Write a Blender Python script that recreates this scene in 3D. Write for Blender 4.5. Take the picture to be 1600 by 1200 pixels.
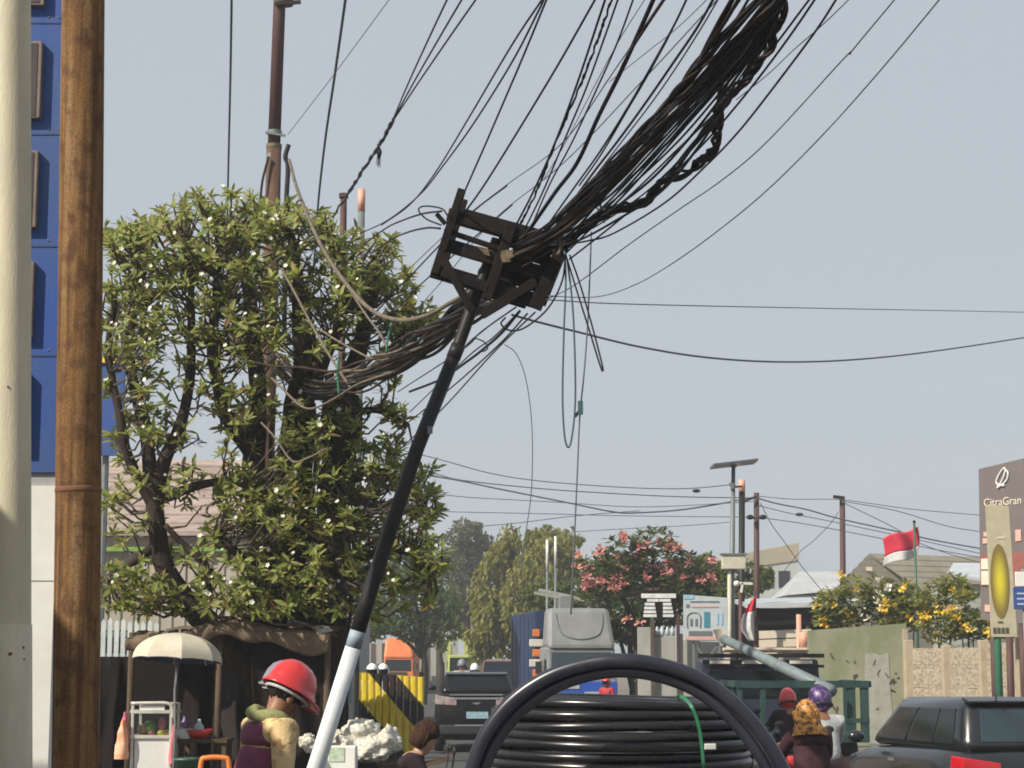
import bpy, bmesh, math, random
from mathutils import Vector, Matrix, noise
R = math.radians
random.seed(7)
for o in list(bpy.data.objects):
    bpy.data.objects.remove(o, do_unlink=True)
scene = bpy.context.scene
C = scene.collection

# ---------------------------------------------------------------- camera
CAM_Z, PITCH, F = 1.85, R(8.27), 3000.0
cd = bpy.data.cameras.new('camera')
cam = bpy.data.objects.new('camera', cd)
C.objects.link(cam)
cam.location = (0, 0, CAM_Z)
cam.rotation_euler = (R(90) + PITCH, 0, 0)
cd.sensor_width = 36.0
cd.lens = F / 1600 * 36.0
cd.clip_start = 0.1
cd.clip_end = 5000
scene.camera = cam

# ---------------------------------------------------------------- sky, sun, exposure
SUN_AZ, SUN_EL = R(233), R(39)          # clockwise from +Y; the sun stands behind the camera's left shoulder
w = bpy.data.worlds.new('World')
scene.world = w
w.use_nodes = True
nt = w.node_tree
sky = nt.nodes.new('ShaderNodeTexSky')
sky.sky_type = 'NISHITA'
sky.sun_disc = False
sky.sun_elevation = SUN_EL
sky.sun_rotation = SUN_AZ
sky.altitude = 0
sky.air_density = 1.2
sky.dust_density = 1.2
sky.ozone_density = 1.0
bg = nt.nodes['Background']
veil = nt.nodes.new('ShaderNodeMix')               # an even veil of dry season haze over the whole sky
veil.data_type = 'RGBA'
veil.inputs[0].default_value = 0.90
veil.inputs[7].default_value = (4.15, 4.50, 4.93, 1)
nt.links.new(sky.outputs[0], veil.inputs[6])
nt.links.new(veil.outputs[2], bg.inputs[0])
bg.inputs[1].default_value = 0.10
sl = bpy.data.lights.new('sun', 'SUN')
sl.energy = 5.0
sl.angle = R(0.6)
sl.color = (1.0, 0.93, 0.80)
so = bpy.data.objects.new('sun', sl)
C.objects.link(so)
sd = Vector((math.sin(SUN_AZ) * math.cos(SUN_EL), math.cos(SUN_AZ) * math.cos(SUN_EL), math.sin(SUN_EL)))
so.rotation_euler = sd.to_track_quat('Z', 'Y').to_euler()
so.location = sd * 60
scene.view_settings.view_transform = 'Standard'
scene.view_settings.look = 'None'
scene.view_settings.exposure = 0.35
scene.view_settings.gamma = 1.0
scene.view_settings.use_curve_mapping = False
scene.cycles.max_bounces = 4
scene.cycles.diffuse_bounces = 3
scene.cycles.glossy_bounces = 2
scene.cycles.transparent_max_bounces = 12
scene.cycles.use_denoising = True
scene.cycles.use_adaptive_sampling = True
scene.cycles.adaptive_threshold = 0.025
scene.cycles.filter_width = 1.8

# ---------------------------------------------------------------- helpers
FW = Vector((0, math.cos(PITCH), math.sin(PITCH)))
UP = Vector((0, -math.sin(PITCH), math.cos(PITCH)))
def P(px, py, Y):
    """the point at depth Y (metres ahead of the lens) that the photograph shows at px, py"""
    d = FW + Vector(((px - 800) / F, 0, 0)) + UP * ((600 - py) / F)
    return Vector((0, 0, CAM_Z)) + d * (Y / d.y)
def S(Y):
    return F / Y                 # pixels per metre at depth Y
WM = {}
def tag(o, label=None, cat=None, group=None, kind=None):
    if label: o['label'] = label
    if cat: o['category'] = cat
    if group: o['group'] = group
    if kind: o['kind'] = kind
    return o
def thing(name, label, cat, loc=(0, 0, 0), rz=0.0, group=None, kind=None):
    o = bpy.data.objects.new(name, None)
    o.empty_display_size = 0.1
    C.objects.link(o)
    o.location = loc
    o.rotation_euler = (0, 0, rz)
    WM[o] = Matrix.Translation(Vector(loc)) @ Matrix.Rotation(rz, 4, 'Z')
    return tag(o, label, cat, group, kind)
def copy_tree(o, parent=None):
    c = o.copy()
    C.objects.link(c)
    if parent: c.parent = parent
    WM[c] = WM.get(o, Matrix())
    for ch in list(o.children):
        copy_tree(ch, c)
    return c

class MB:
    def __init__(s):
        s.v, s.f, s.m = [], [], []
        s.cur = 0
    def add(s, vs, fs):
        b = len(s.v)
        s.v += [Vector(q) for q in vs]
        s.f += [tuple(b + i for i in f) for f in fs]
        s.m += [s.cur] * len(fs)
        return s
    def box(s, c, size, M=None):
        x, y, z = size[0] / 2, size[1] / 2, size[2] / 2
        c = Vector(c)
        vs = [Vector(q) for q in ((-x,-y,-z),(x,-y,-z),(x,y,-z),(-x,y,-z),(-x,-y,z),(x,-y,z),(x,y,z),(-x,y,z))]
        if M: vs = [M @ q for q in vs]
        return s.add([c + q for q in vs], [(0,3,2,1),(4,5,6,7),(0,1,5,4),(1,2,6,5),(2,3,7,6),(3,0,4,7)])
    def hexa(s, vs):
        return s.add(vs, [(0,3,2,1),(4,5,6,7),(0,1,5,4),(1,2,6,5),(2,3,7,6),(3,0,4,7)])
    def beam(s, a, b, w, d, side=None):
        a, b = Vector(a), Vector(b)
        t = (b - a).normalized()
        n = Vector(side) if side else Vector((0, 1, 0))
        n = (n - t * n.dot(t))
        n = n.normalized() if n.length > 1e-5 else t.orthogonal().normalized()
        q = t.cross(n)
        vs = []
        for p in (a, b):
            for sx, sy in ((-1,-1),(1,-1),(1,1),(-1,1)):
                vs.append(p + q * (sx * w / 2) + n * (sy * d / 2))
        return s.add(vs, [(0,3,2,1),(4,5,6,7),(0,1,5,4),(1,2,6,5),(2,3,7,6),(3,0,4,7)])
    def tube(s, pts, r, n=8, closed=False, cap=True):
        pts = [Vector(p) for p in pts]
        k = len(pts)
        rs = r if isinstance(r, (list, tuple)) else [r] * k
        fr, prev = [], None
        for i in range(k):
            a = pts[(i - 1) % k] if (closed or i > 0) else pts[i]
            b = pts[(i + 1) % k] if (closed or i < k - 1) else pts[i]
            t = (b - a)
            t = t.normalized() if t.length > 1e-9 else Vector((0, 0, 1))
            if prev is None:
                u = Vector((0, 0, 1)) if abs(t.z) < 0.9 else Vector((1, 0, 0))
                u = (u - t * u.dot(t)).normalized()
            else:
                u = prev - t * prev.dot(t)
                u = u.normalized() if u.length > 1e-6 else t.orthogonal().normalized()
            prev = u
            fr.append((u, t.cross(u)))
        vs, fs = [], []
        for i in range(k):
            for j in range(n):
                a = 2 * math.pi * j / n
                vs.append(pts[i] + fr[i][0] * (rs[i] * math.cos(a)) + fr[i][1] * (rs[i] * math.sin(a)))
        for i in range(k if closed else k - 1):
            i2 = (i + 1) % k
            for j in range(n):
                j2 = (j + 1) % n
                fs.append((i * n + j, i * n + j2, i2 * n + j2, i2 * n + j))
        if cap and not closed:
            fs.append(tuple(range(n))[::-1])
            fs.append(tuple((k - 1) * n + j for j in range(n)))
        return s.add(vs, fs)
    def lathe(s, prof, n=24, M=None, flute=None):
        vs, fs = [], []
        for r, z in prof:
            for j in range(n):
                a = 2 * math.pi * j / n
                q = Vector((r * math.cos(a), r * math.sin(a), z))
                if flute: q = flute(q, a, r, z)
                vs.append(M @ q if M else q)
        for i in range(len(prof) - 1):
            for j in range(n):
                j2 = (j + 1) % n
                fs.append((i * n + j, i * n + j2, (i + 1) * n + j2, (i + 1) * n + j))
        return s.add(vs, fs)
    def grid(s, fn, nu, nv):
        vs = [fn(i / nu, j / nv) for j in range(nv + 1) for i in range(nu + 1)]
        fs = [(j * (nu + 1) + i, j * (nu + 1) + i + 1, (j + 1) * (nu + 1) + i + 1, (j + 1) * (nu + 1) + i)
              for j in range(nv) for i in range(nu)]
        return s.add(vs, fs)
    def prism(s, poly, d):
        """poly: 3-D outline; d: extrusion vector"""
        k = len(poly)
        d = Vector(d)
        vs = [Vector(p) for p in poly] + [Vector(p) + d for p in poly]
        fs = [tuple(range(k))[::-1], tuple(range(k, 2 * k))]
        fs += [(i, (i + 1) % k, k + (i + 1) % k, k + i) for i in range(k)]
        return s.add(vs, fs)
    def ball(s, c, r, nu=14, nv=9, nz=0.0, seed=0, M=None, freq=2.0):
        rx, ry, rz = r if isinstance(r, (tuple, list)) else (r, r, r)
        c = Vector(c)
        vs, fs = [], []
        for j in range(nv + 1):
            th = math.pi * j / nv
            for i in range(nu):
                ph = 2 * math.pi * i / nu
                d = Vector((math.sin(th) * math.cos(ph), math.sin(th) * math.sin(ph), math.cos(th)))
                k = 1 + nz * noise.noise(d * freq + Vector((seed, seed * 1.7, 0))) + nz * 0.5 * noise.noise(d * freq * 2.7 + Vector((0, seed, 3)))
                q = Vector((d.x * rx, d.y * ry, d.z * rz)) * k
                vs.append(c + (M @ q if M else q))
        for j in range(nv):
            for i in range(nu):
                i2 = (i + 1) % nu
                fs.append((j * nu + i, (j + 1) * nu + i, (j + 1) * nu + i2, j * nu + i2))
        return s.add(vs, fs)
    def build(s, name, mat, parent=None, smooth=False, local=False, bevel=0, solid=0, label=None, cat=None, group=None, kind=None, org=None):
        me = bpy.data.meshes.new(name)
        vs = s.v
        o = None
        if parent is not None:
            if not local:
                inv = WM[parent].inverted()
                vs = [inv @ q for q in vs]
            o = bpy.data.objects.new(name, me)
            o.parent = parent
            WM[o] = WM[parent]
        else:
            o = bpy.data.objects.new(name, me)
            if not local:
                if org is None:
                    xs = [q.x for q in vs]; ys = [q.y for q in vs]; zs = [q.z for q in vs]
                    org = Vector(((min(xs) + max(xs)) / 2, (min(ys) + max(ys)) / 2, min(zs)))
                org = Vector(org)
                o.location = org
                vs = [q - org for q in vs]
                WM[o] = Matrix.Translation(org)
            else:
                WM[o] = Matrix()
        me.from_pydata([tuple(q) for q in vs], [], s.f)
        ms = mat if isinstance(mat, (list, tuple)) else [mat]
        for m in ms: me.materials.append(m)
        if len(ms) > 1:
            for p, i in zip(me.polygons, s.m): p.material_index = i
        me.validate()
        if smooth:
            for p in me.polygons: p.use_smooth = True
        me.update()
        C.objects.link(o)
        if bevel:
            b = o.modifiers.new('bevel', 'BEVEL'); b.width = bevel; b.segments = 2; b.limit_method = 'ANGLE'; b.angle_limit = R(40)
        if solid:
            b = o.modifiers.new('thick', 'SOLIDIFY'); b.thickness = solid; b.offset = 0
        return tag(o, label, cat, group, kind)

def spline(pts, sub=6):
    """Catmull-Rom through the points"""
    pts = [Vector(p) for p in pts]
    if len(pts) < 3:
        a, b = pts[0], pts[-1]
        return [a.lerp(b, i / sub) for i in range(sub + 1)]
    out = []
    for i in range(len(pts) - 1):
        p0 = pts[i - 1] if i > 0 else pts[0] * 2 - pts[1]
        p1, p2 = pts[i], pts[i + 1]
        p3 = pts[i + 2] if i + 2 < len(pts) else pts[-1] * 2 - pts[-2]
        for k in range(sub):
            t = k / sub
            out.append(0.5 * ((2 * p1) + (p2 - p0) * t + (2 * p0 - 5 * p1 + 4 * p2 - p3) * t * t + (3 * p1 - p0 - 3 * p2 + p3) * t ** 3))
    out.append(pts[-1])
    return out

# ---------------------------------------------------------------- materials
MATS = {}
def nodes_of(name):
    m = bpy.data.materials.new(name)
    m.use_nodes = True
    t = m.node_tree
    return m, t, t.nodes['Principled BSDF']
def mat(name, col, rough=0.6, metal=0.0, col2=None, scale=8.0, stretch=(1, 1, 1), detail=6.0, lo=0.35, hi=0.65,
        bump=0.0, bscale=None, spec=0.5, coat=0.0, emit=0.0, col3=None, rvar=0.0, coords='Object', bstretch=None):
    m, t, b = nodes_of(name)
    b.inputs['Roughness'].default_value = rough
    b.inputs['Metallic'].default_value = metal
    b.inputs['Specular IOR Level'].default_value = spec
    b.inputs['Coat Weight'].default_value = coat
    L = t.links.new
    tc = t.nodes.new('ShaderNodeTexCoord')
    mp = t.nodes.new('ShaderNodeMapping')
    mp.inputs['Scale'].default_value = stretch
    L(tc.outputs[coords], mp.inputs[0])
    if col2 is None: col2 = tuple(c * 0.82 for c in col)
    nz = t.nodes.new('ShaderNodeTexNoise')
    nz.inputs['Scale'].default_value = scale
    nz.inputs['Detail'].default_value = detail
    nz.inputs['Roughness'].default_value = 0.62
    L(mp.outputs[0], nz.inputs['Vector'])
    rp = t.nodes.new('ShaderNodeValToRGB')
    rp.color_ramp.elements[0].position = lo
    rp.color_ramp.elements[1].position = hi
    rp.color_ramp.elements[0].color = (*col2, 1)
    rp.color_ramp.elements[1].color = (*col, 1)
    if col3:
        e = rp.color_ramp.elements.new((lo + hi) / 2)
        e.color = (*col3, 1)
    L(nz.outputs['Fac'], rp.inputs[0])
    L(rp.outputs[0], b.inputs['Base Color'])
    if rvar:
        mr = t.nodes.new('ShaderNodeMapRange')
        mr.inputs['To Min'].default_value = max(0.02, rough - rvar)
        mr.inputs['To Max'].default_value = min(1, rough + rvar)
        L(nz.outputs['Fac'], mr.inputs['Value'])
        L(mr.outputs[0], b.inputs['Roughness'])
    if bump:
        n2 = t.nodes.new('ShaderNodeTexNoise')
        n2.inputs['Scale'].default_value = bscale or scale * 3
        n2.inputs['Detail'].default_value = 5
        if bstretch:
            mp2 = t.nodes.new('ShaderNodeMapping')
            mp2.inputs['Scale'].default_value = bstretch
            L(tc.outputs[coords], mp2.inputs[0]); L(mp2.outputs[0], n2.inputs['Vector'])
        else:
            L(mp.outputs[0], n2.inputs['Vector'])
        bp = t.nodes.new('ShaderNodeBump')
        bp.inputs['Strength'].default_value = bump
        bp.inputs['Distance'].default_value = 0.02
        L(n2.outputs['Fac'], bp.inputs['Height'])
        L(bp.outputs[0], b.inputs['Normal'])
    if emit:
        b.inputs['Emission Color'].default_value = (*col, 1)
        b.inputs['Emission Strength'].default_value = emit
    MATS[name] = m
    return m
def leafmat(name, cols, trans=0.42, rough=0.5):
    """cols: list of (position, colour) over a random number per leaf"""
    m, t, b = nodes_of(name)
    L = t.links.new
    g = t.nodes.new('ShaderNodeNewGeometry')
    oi = t.nodes.new('ShaderNodeObjectInfo')
    ad = t.nodes.new('ShaderNodeMath'); ad.operation = 'ADD'
    L(g.outputs['Random Per Island'], ad.inputs[0]); L(oi.outputs['Random'], ad.inputs[1])
    fr = t.nodes.new('ShaderNodeMath'); fr.operation = 'FRACT'
    L(ad.outputs[0], fr.inputs[0])
    rp = t.nodes.new('ShaderNodeValToRGB')
    els = rp.color_ramp.elements
    els[0].position, els[0].color = cols[0][0], (*cols[0][1], 1)
    els[1].position, els[1].color = cols[-1][0], (*cols[-1][1], 1)
    for p_, c_ in cols[1:-1]:
        e = els.new(p_); e.color = (*c_, 1)
    L(fr.outputs[0], rp.inputs[0])
    L(rp.outputs[0], b.inputs['Base Color'])
    b.inputs['Roughness'].default_value = rough
    b.inputs['Specular IOR Level'].default_value = 0.16
    tr = t.nodes.new('ShaderNodeBsdfTranslucent')
    hs = t.nodes.new('ShaderNodeHueSaturation')
    hs.inputs['Hue'].default_value = 0.48; hs.inputs['Value'].default_value = 1.5; hs.inputs['Saturation'].default_value = 1.1
    L(rp.outputs[0], hs.inputs['Color']); L(hs.outputs[0], tr.inputs[0])
    mx = t.nodes.new('ShaderNodeMixShader')
    mx.inputs[0].default_value = trans
    L(b.outputs[0], mx.inputs[1]); L(tr.outputs[0], mx.inputs[2])
    L(mx.outputs[0], t.nodes['Material Output'].inputs[0])
    MATS[name] = m
    return m
def glassmat(name, tint=(0.008, 0.011, 0.013), rough=0.08):
    m, t, b = nodes_of(name)
    b.inputs['Base Color'].default_value = (*tint, 1)
    b.inputs['Roughness'].default_value = rough
    b.inputs['Specular IOR Level'].default_value = 0.28
    return m

M = MATS
mat('cream_pole', (0.56, 0.50, 0.36), 0.6, col2=(0.46, 0.41, 0.29), scale=3, stretch=(3, 3, 0.6), bump=0.15, bscale=40)
mat('rust_pole', (0.25, 0.165, 0.085), 0.95, col2=(0.10, 0.054, 0.032), col3=(0.20, 0.105, 0.042), scale=34, stretch=(1.0, 1.0, 0.025), detail=11, lo=0.36, hi=0.64, bump=0.22, bscale=160, bstretch=(1, 1, 0.5), spec=0.15)
mat('rust_dark', (0.16, 0.07, 0.035), 0.85, scale=20)
mat('sign_blue', (0.022, 0.068, 0.27), 0.55, spec=.3, col2=(0.045, 0.085, 0.22), scale=2.2, stretch=(2.5, 1, .7), detail=9, rvar=0.12)
mat('sign_white', (0.72, 0.71, 0.67), 0.5, col2=(0.62, 0.60, 0.55), scale=2.5)
mat('sign_grey', (0.33, 0.33, 0.32), 0.55)
mat('bezel', (0.20, 0.15, 0.12), 0.5, col2=(0.12, 0.09, 0.075), scale=6)
mat('screen', (0.040, 0.030, 0.028), 0.35, col2=(0.075, 0.055, 0.05), scale=2.2)
mat('pole_brown', (0.085, 0.034, 0.030), 0.7, col2=(0.05, 0.02, 0.021), scale=6, stretch=(1, 1, 0.3))
mat('pole_rust', (0.12, 0.058, 0.032), 0.85, col2=(0.06, 0.03, 0.02), scale=9, stretch=(1, 1, 0.3), bump=0.2)
mat('steel_dark', (0.010, 0.0095, 0.011), 0.5, spec=0.25, col2=(0.018, 0.016, 0.016), scale=14, stretch=(1, 1, 0.4), rvar=0.15)
mat('steel_rack', (0.0055, 0.005, 0.006), 0.6, spec=0.12, col2=(0.015, 0.010, 0.0085), scale=9)
mat('pole_white', (0.66, 0.67, 0.66), 0.55, col2=(0.50, 0.53, 0.55), scale=5, stretch=(1, 1, 0.6), bump=0.1)
mat('pole_bluegrey', (0.28, 0.35, 0.40), 0.6, col2=(0.10, 0.12, 0.14), scale=9)
mat('galv', (0.19, 0.225, 0.235), 0.55, metal=0.1, spec=.3, col2=(0.13, 0.16, 0.17), scale=8, rvar=0.1)
mat('galv_dark', (0.16, 0.18, 0.18), 0.55, metal=0.2)
mat('cable_black', (0.009, 0.010, 0.014), 0.6, spec=0.2, col2=(0.020, 0.020, 0.024), scale=4)
mat('cable_brown', (0.060, 0.041, 0.032), 0.8, spec=0.15, col2=(0.014, 0.011, 0.012), scale=3)
mat('cable_teal', (0.045, 0.10, 0.11), 0.5, col2=(0.03, 0.07, 0.08), scale=3)
mat('cable_grey', (0.10, 0.11, 0.13), 0.6)
mat('cable_tan', (0.15, 0.12, 0.085), 0.75, col2=(0.085, 0.065, 0.045), scale=10)
mat('bark', (0.045, 0.032, 0.025), 0.9, spec=0.15, col2=(0.016, 0.012, 0.010), scale=11, stretch=(1, 1, 0.4), bump=0.6, bscale=25)
mat('bark_pale', (0.11, 0.09, 0.07), 0.9, spec=0.15, col2=(0.06, 0.05, 0.04), scale=9, bump=0.4)
leafmat('leaf_plumeria', [(0.0, (0.090, 0.118, 0.026)), (0.35, (0.180, 0.215, 0.050)), (0.7, (0.265, 0.290, 0.085)), (0.93, (0.37, 0.37, 0.15)), (0.965, (0.33, 0.30, 0.10)), (0.985, (0.22, 0.12, 0.04)), (1.0, (0.24, 0.13, 0.045))])
leafmat('leaf_far_olive', [(0, (0.13, 0.14, 0.035)), (0.6, (0.22, 0.225, 0.055)), (1, (0.30, 0.28, 0.075))])
leafmat('leaf_far_grey', [(0, (0.085, 0.095, 0.05)), (0.6, (0.13, 0.135, 0.07)), (1, (0.19, 0.18, 0.10))])
leafmat('leaf_far_green', [(0, (0.06, 0.09, 0.025)), (0.6, (0.11, 0.145, 0.04)), (1, (0.18, 0.20, 0.065))])
leafmat('leaf_dark', [(0, (0.03, 0.045, 0.018)), (0.6, (0.075, 0.10, 0.035)), (1, (0.15, 0.18, 0.06))])
leafmat('leaf_shrub', [(0, (0.10, 0.125, 0.03)), (0.6, (0.19, 0.215, 0.055)), (1, (0.29, 0.30, 0.10))])
leafmat('petal_pink', [(0, (0.55, 0.20, 0.20)), (1, (0.68, 0.36, 0.28))], 0.3)
leafmat('petal_white', [(0, (0.82, 0.80, 0.70)), (1, (0.88, 0.86, 0.78))], 0.2)
leafmat('petal_yellow', [(0, (0.72, 0.50, 0.05)), (1, (0.80, 0.64, 0.16))], 0.3)
mat('asphalt', (0.055, 0.054, 0.052), 0.9, col2=(0.038, 0.037, 0.036), scale=2.0, bump=0.3, bscale=60)
mat('ground', (0.17, 0.145, 0.115), 0.95, col2=(0.12, 0.10, 0.08), scale=0.7, bump=0.4, bscale=12)
mat('paving', (0.22, 0.21, 0.19), 0.9, col2=(0.16, 0.15, 0.14), scale=1.5, bump=0.3, bscale=30)
mat('kerb', (0.32, 0.31, 0.29), 0.9, scale=4)
mat('paint_white', (0.72, 0.72, 0.70), 0.6, col2=(0.5, 0.5, 0.48), scale=5)
mat('tarp_brown', (0.19, 0.14, 0.095), 0.8, spec=.15, col2=(0.10, 0.072, 0.05), scale=3.5, bump=0.3, bscale=7)
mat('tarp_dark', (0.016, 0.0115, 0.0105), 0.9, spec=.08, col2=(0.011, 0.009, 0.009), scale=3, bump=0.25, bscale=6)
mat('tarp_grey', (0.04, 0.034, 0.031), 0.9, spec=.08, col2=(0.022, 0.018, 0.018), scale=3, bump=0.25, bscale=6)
mat('wood', (0.11, 0.075, 0.048), 0.85, spec=.2, col2=(0.06, 0.04, 0.026), scale=6, stretch=(1, 1, 0.2))
mat('picket', (0.62, 0.64, 0.62), 0.6, col2=(0.42, 0.47, 0.48), scale=5)
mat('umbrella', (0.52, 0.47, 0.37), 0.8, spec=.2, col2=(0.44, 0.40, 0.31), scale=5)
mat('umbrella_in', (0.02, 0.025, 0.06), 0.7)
mat('alu', (0.60, 0.59, 0.53), 0.4, metal=0.3, col2=(0.46, 0.45, 0.40), scale=6)
mat('cart_white', (0.66, 0.66, 0.63), 0.45, col2=(0.56, 0.56, 0.54), scale=3)
mat('orange_bag', (0.78, 0.27, 0.11), 0.5, col2=(0.75, 0.50, 0.34), scale=9)
mat('pink', (0.62, 0.16, 0.20), 0.6)
mat('red', (0.52, 0.035, 0.03), 0.4)
mat('red_lamp', (0.55, 0.012, 0.02), 0.2, coat=0.6)
mat('orange', (0.72, 0.20, 0.03), 0.45)
mat('salmon', (0.66, 0.33, 0.23), 0.6)
mat('green_dark', (0.03, 0.10, 0.065), 0.5)
mat('green_fruit', (0.18, 0.33, 0.06), 0.5)
mat('yellow', (0.80, 0.56, 0.03), 0.5)
mat('helmet_red', (0.58, 0.030, 0.028), 0.28, col2=(0.48, 0.025, 0.028), scale=4, coat=0.4)
mat('helmet_grey', (0.20, 0.21, 0.25), 0.35, coat=0.3)
mat('helmet_white', (0.80, 0.80, 0.79), 0.3, coat=0.3)
mat('helmet_orange', (0.50, 0.21, 0.035), 0.5, col2=(0.05, 0.03, 0.02), scale=34, lo=0.42, hi=0.52)
mat('helmet_purple', (0.055, 0.02, 0.11), 0.4, col2=(0.30, 0.20, 0.38), scale=14, lo=0.40, hi=0.52)
mat('skin', (0.27, 0.125, 0.070), 0.55, col2=(0.22, 0.10, 0.055), scale=12)
mat('skin_light', (0.42, 0.24, 0.15), 0.55, col2=(0.36, 0.2, 0.12), scale=12)
mat('hair_black', (0.012, 0.010, 0.009), 0.7, spec=.2, col2=(0.022, 0.018, 0.015), scale=60, stretch=(1, 1, 0.15), bump=1.0, bscale=120, bstretch=(1, 1, .12))
mat('hair_brown', (0.070, 0.030, 0.016), 0.75, spec=.2, col2=(0.026, 0.013, 0.009), scale=70, stretch=(1, 1, 0.12), bump=1.0, bscale=120, bstretch=(1, 1, .12))
mat('vest_maroon', (0.19, 0.035, 0.085), 0.8, col2=(0.13, 0.025, 0.055), scale=7, bump=0.3, bscale=14)
mat('jacket_maroon', (0.25, 0.028, 0.055), 0.75, col2=(0.18, 0.02, 0.04), scale=6, bump=0.3, bscale=12)
mat('shirt_yellow', (0.62, 0.45, 0.22), 0.8, col2=(0.30, 0.17, 0.07), scale=16, lo=0.36, hi=0.5, bump=0.3)
mat('towel', (0.30, 0.31, 0.13), 0.9, col2=(0.22, 0.22, 0.09), scale=20, bump=0.4)
mat('cloth_dark', (0.022, 0.014, 0.018), 0.9, spec=.15, col2=(0.034, 0.02, 0.024), scale=9, bump=0.8, bscale=8)
mat('cloth_maroon_dark', (0.055, 0.024, 0.031), 0.9, spec=.15, col2=(0.03, 0.014, 0.019), scale=9, bump=0.8, bscale=8)
mat('cloth_white', (0.50, 0.50, 0.50), 0.85, col2=(0.36, 0.36, 0.37), scale=9, bump=0.8, bscale=9)
mat('cloth_grey', (0.36, 0.33, 0.33), 0.85, scale=7, bump=0.3)
mat('cloth_red', (0.42, 0.03, 0.04), 0.8, scale=7)
mat('cloth_orange', (0.55, 0.24, 0.04), 0.8, col2=(0.06, 0.035, 0.02), scale=22, lo=0.42, hi=0.54)
mat('jeans', (0.055, 0.10, 0.19), 0.9, col2=(0.04, 0.07, 0.14), scale=12)
mat('plastic_bag', (0.62, 0.60, 0.53), 0.35, col2=(0.46, 0.43, 0.35), scale=6, bump=0.7, bscale=11)
mat('carton', (0.74, 0.74, 0.68), 0.7, col2=(0.66, 0.66, 0.60), scale=4)
mat('carton_green', (0.28, 0.42, 0.24), 0.7, col2=(0.6, 0.64, 0.55), scale=16)
mat('pale_blue', (0.42, 0.58, 0.62), 0.5)
mat('car_black', (0.004, 0.004, 0.006), 0.3, coat=0.1, spec=0.25, col2=(0.009, 0.009, 0.009), scale=3)
mat('car_dark', (0.009, 0.010, 0.013), 0.25, coat=0.4, col2=(0.014, 0.014, 0.016), scale=2)
mat('car_trim', (0.02, 0.02, 0.02), 0.6)
mat('chrome', (0.55, 0.55, 0.56), 0.25, metal=0.8)
mat('tyre', (0.02, 0.02, 0.02), 0.85)
mat('rim', (0.32, 0.32, 0.33), 0.4, metal=0.6)
mat('lamp_pale', (0.36, 0.33, 0.32), 0.25, col2=(0.24, 0.15, 0.15), scale=10)
mat('plate', (0.32, 0.46, 0.54), 0.5, col2=(0.16, 0.26, 0.32), scale=22)
mat('truck_blue', (0.016, 0.032, 0.095), 0.6, spec=.25, col2=(0.02, 0.036, 0.085), scale=1.2, stretch=(1, 1, 0.3))
mat('truck_blue_bright', (0.02, 0.085, 0.48), 0.4, col2=(0.03, 0.09, 0.38), scale=3)
mat('truck_grey', (0.235, 0.24, 0.245), 0.55, spec=.3, col2=(0.185, 0.19, 0.195), scale=2)
mat('truck_orange', (0.66, 0.17, 0.035), 0.5, col2=(0.52, 0.13, 0.03), scale=2)
mat('truck_lime', (0.40, 0.44, 0.14), 0.6, col2=(0.30, 0.34, 0.11), scale=2)
M['glass'] = glassmat('glass')
M['glass_blue'] = glassmat('glass_blue', (0.035, 0.055, 0.065), 0.08)
mat('pipe', (0.010, 0.010, 0.013), 0.27, col2=(0.016, 0.015, 0.016), scale=3, rvar=0.08, spec=0.5)
mat('pipe_blue', (0.013, 0.014, 0.026), 0.32, col2=(0.03, 0.03, 0.04), scale=5, rvar=0.10)
mat('strap_green', (0.02, 0.16, 0.07), 0.5)
mat('wall_green', (0.185, 0.20, 0.115), 0.85, col2=(0.25, 0.25, 0.17), lo=.42, hi=.56, scale=1.6, stretch=(1, 1, 0.6), bump=0.2)
mat('wall_patch', (0.34, 0.34, 0.31), 0.85, col2=(0.25, 0.26, 0.20), scale=4)
mat('precast', (0.36, 0.30, 0.215), 0.9, col2=(0.20, 0.17, 0.13), scale=16, lo=0.40, hi=0.58, bump=0.8, bscale=16)
mat('precast_post', (0.40, 0.33, 0.23), 0.9, col2=(0.33, 0.27, 0.19), scale=5)
mat('concrete', (0.36, 0.36, 0.33), 0.9, col2=(0.28, 0.28, 0.255), scale=2, stretch=(1, 1, 0.5))
mat('plaster_cream', (0.40, 0.355, 0.29), 0.9, col2=(0.30, 0.265, 0.22), scale=1)
mat('roof_pink', (0.36, 0.285, 0.25), 0.9, col2=(0.24, 0.185, 0.155), scale=1.3, lo=.4, hi=.6, stretch=(1, 1, 2))
mat('roof_beige', (0.40, 0.35, 0.27), 0.85, col2=(0.33, 0.28, 0.22), scale=2)
mat('roof_metal', (0.50, 0.53, 0.56), 0.5, metal=0.1, col2=(0.42, 0.44, 0.46), scale=1.5)
mat('gable_dark', (0.045, 0.045, 0.05), 0.8, col2=(0.10, 0.10, 0.11), scale=5)
mat('board_brown', (0.135, 0.112, 0.108), 0.6, col2=(0.115, 0.095, 0.09), scale=2)
mat('board_red', (0.25, 0.08, 0.06), 0.6)
mat('board_pinktext', (0.60, 0.36, 0.30), 0.6)
mat('board_cream', (0.64, 0.56, 0.44), 0.6, col2=(0.58, 0.50, 0.40), scale=4)
mat('board_side', (0.03, 0.035, 0.08), 0.6)
mat('banner_cream', (0.46, 0.42, 0.29), 0.7, col2=(0.38, 0.345, 0.23), scale=4)
mat('ink', (0.07, 0.06, 0.05), 0.7)
mat('sign_face', (0.46, 0.50, 0.52), 0.6, col2=(0.38, 0.42, 0.44), scale=3)
mat('sign_teal', (0.05, 0.22, 0.30), 0.5)
mat('sign_lightblue', (0.28, 0.50, 0.64), 0.5)
mat('flag_red', (0.58, 0.02, 0.05), 0.8)
mat('flag_white', (0.52, 0.52, 0.51), 0.8)
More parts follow.
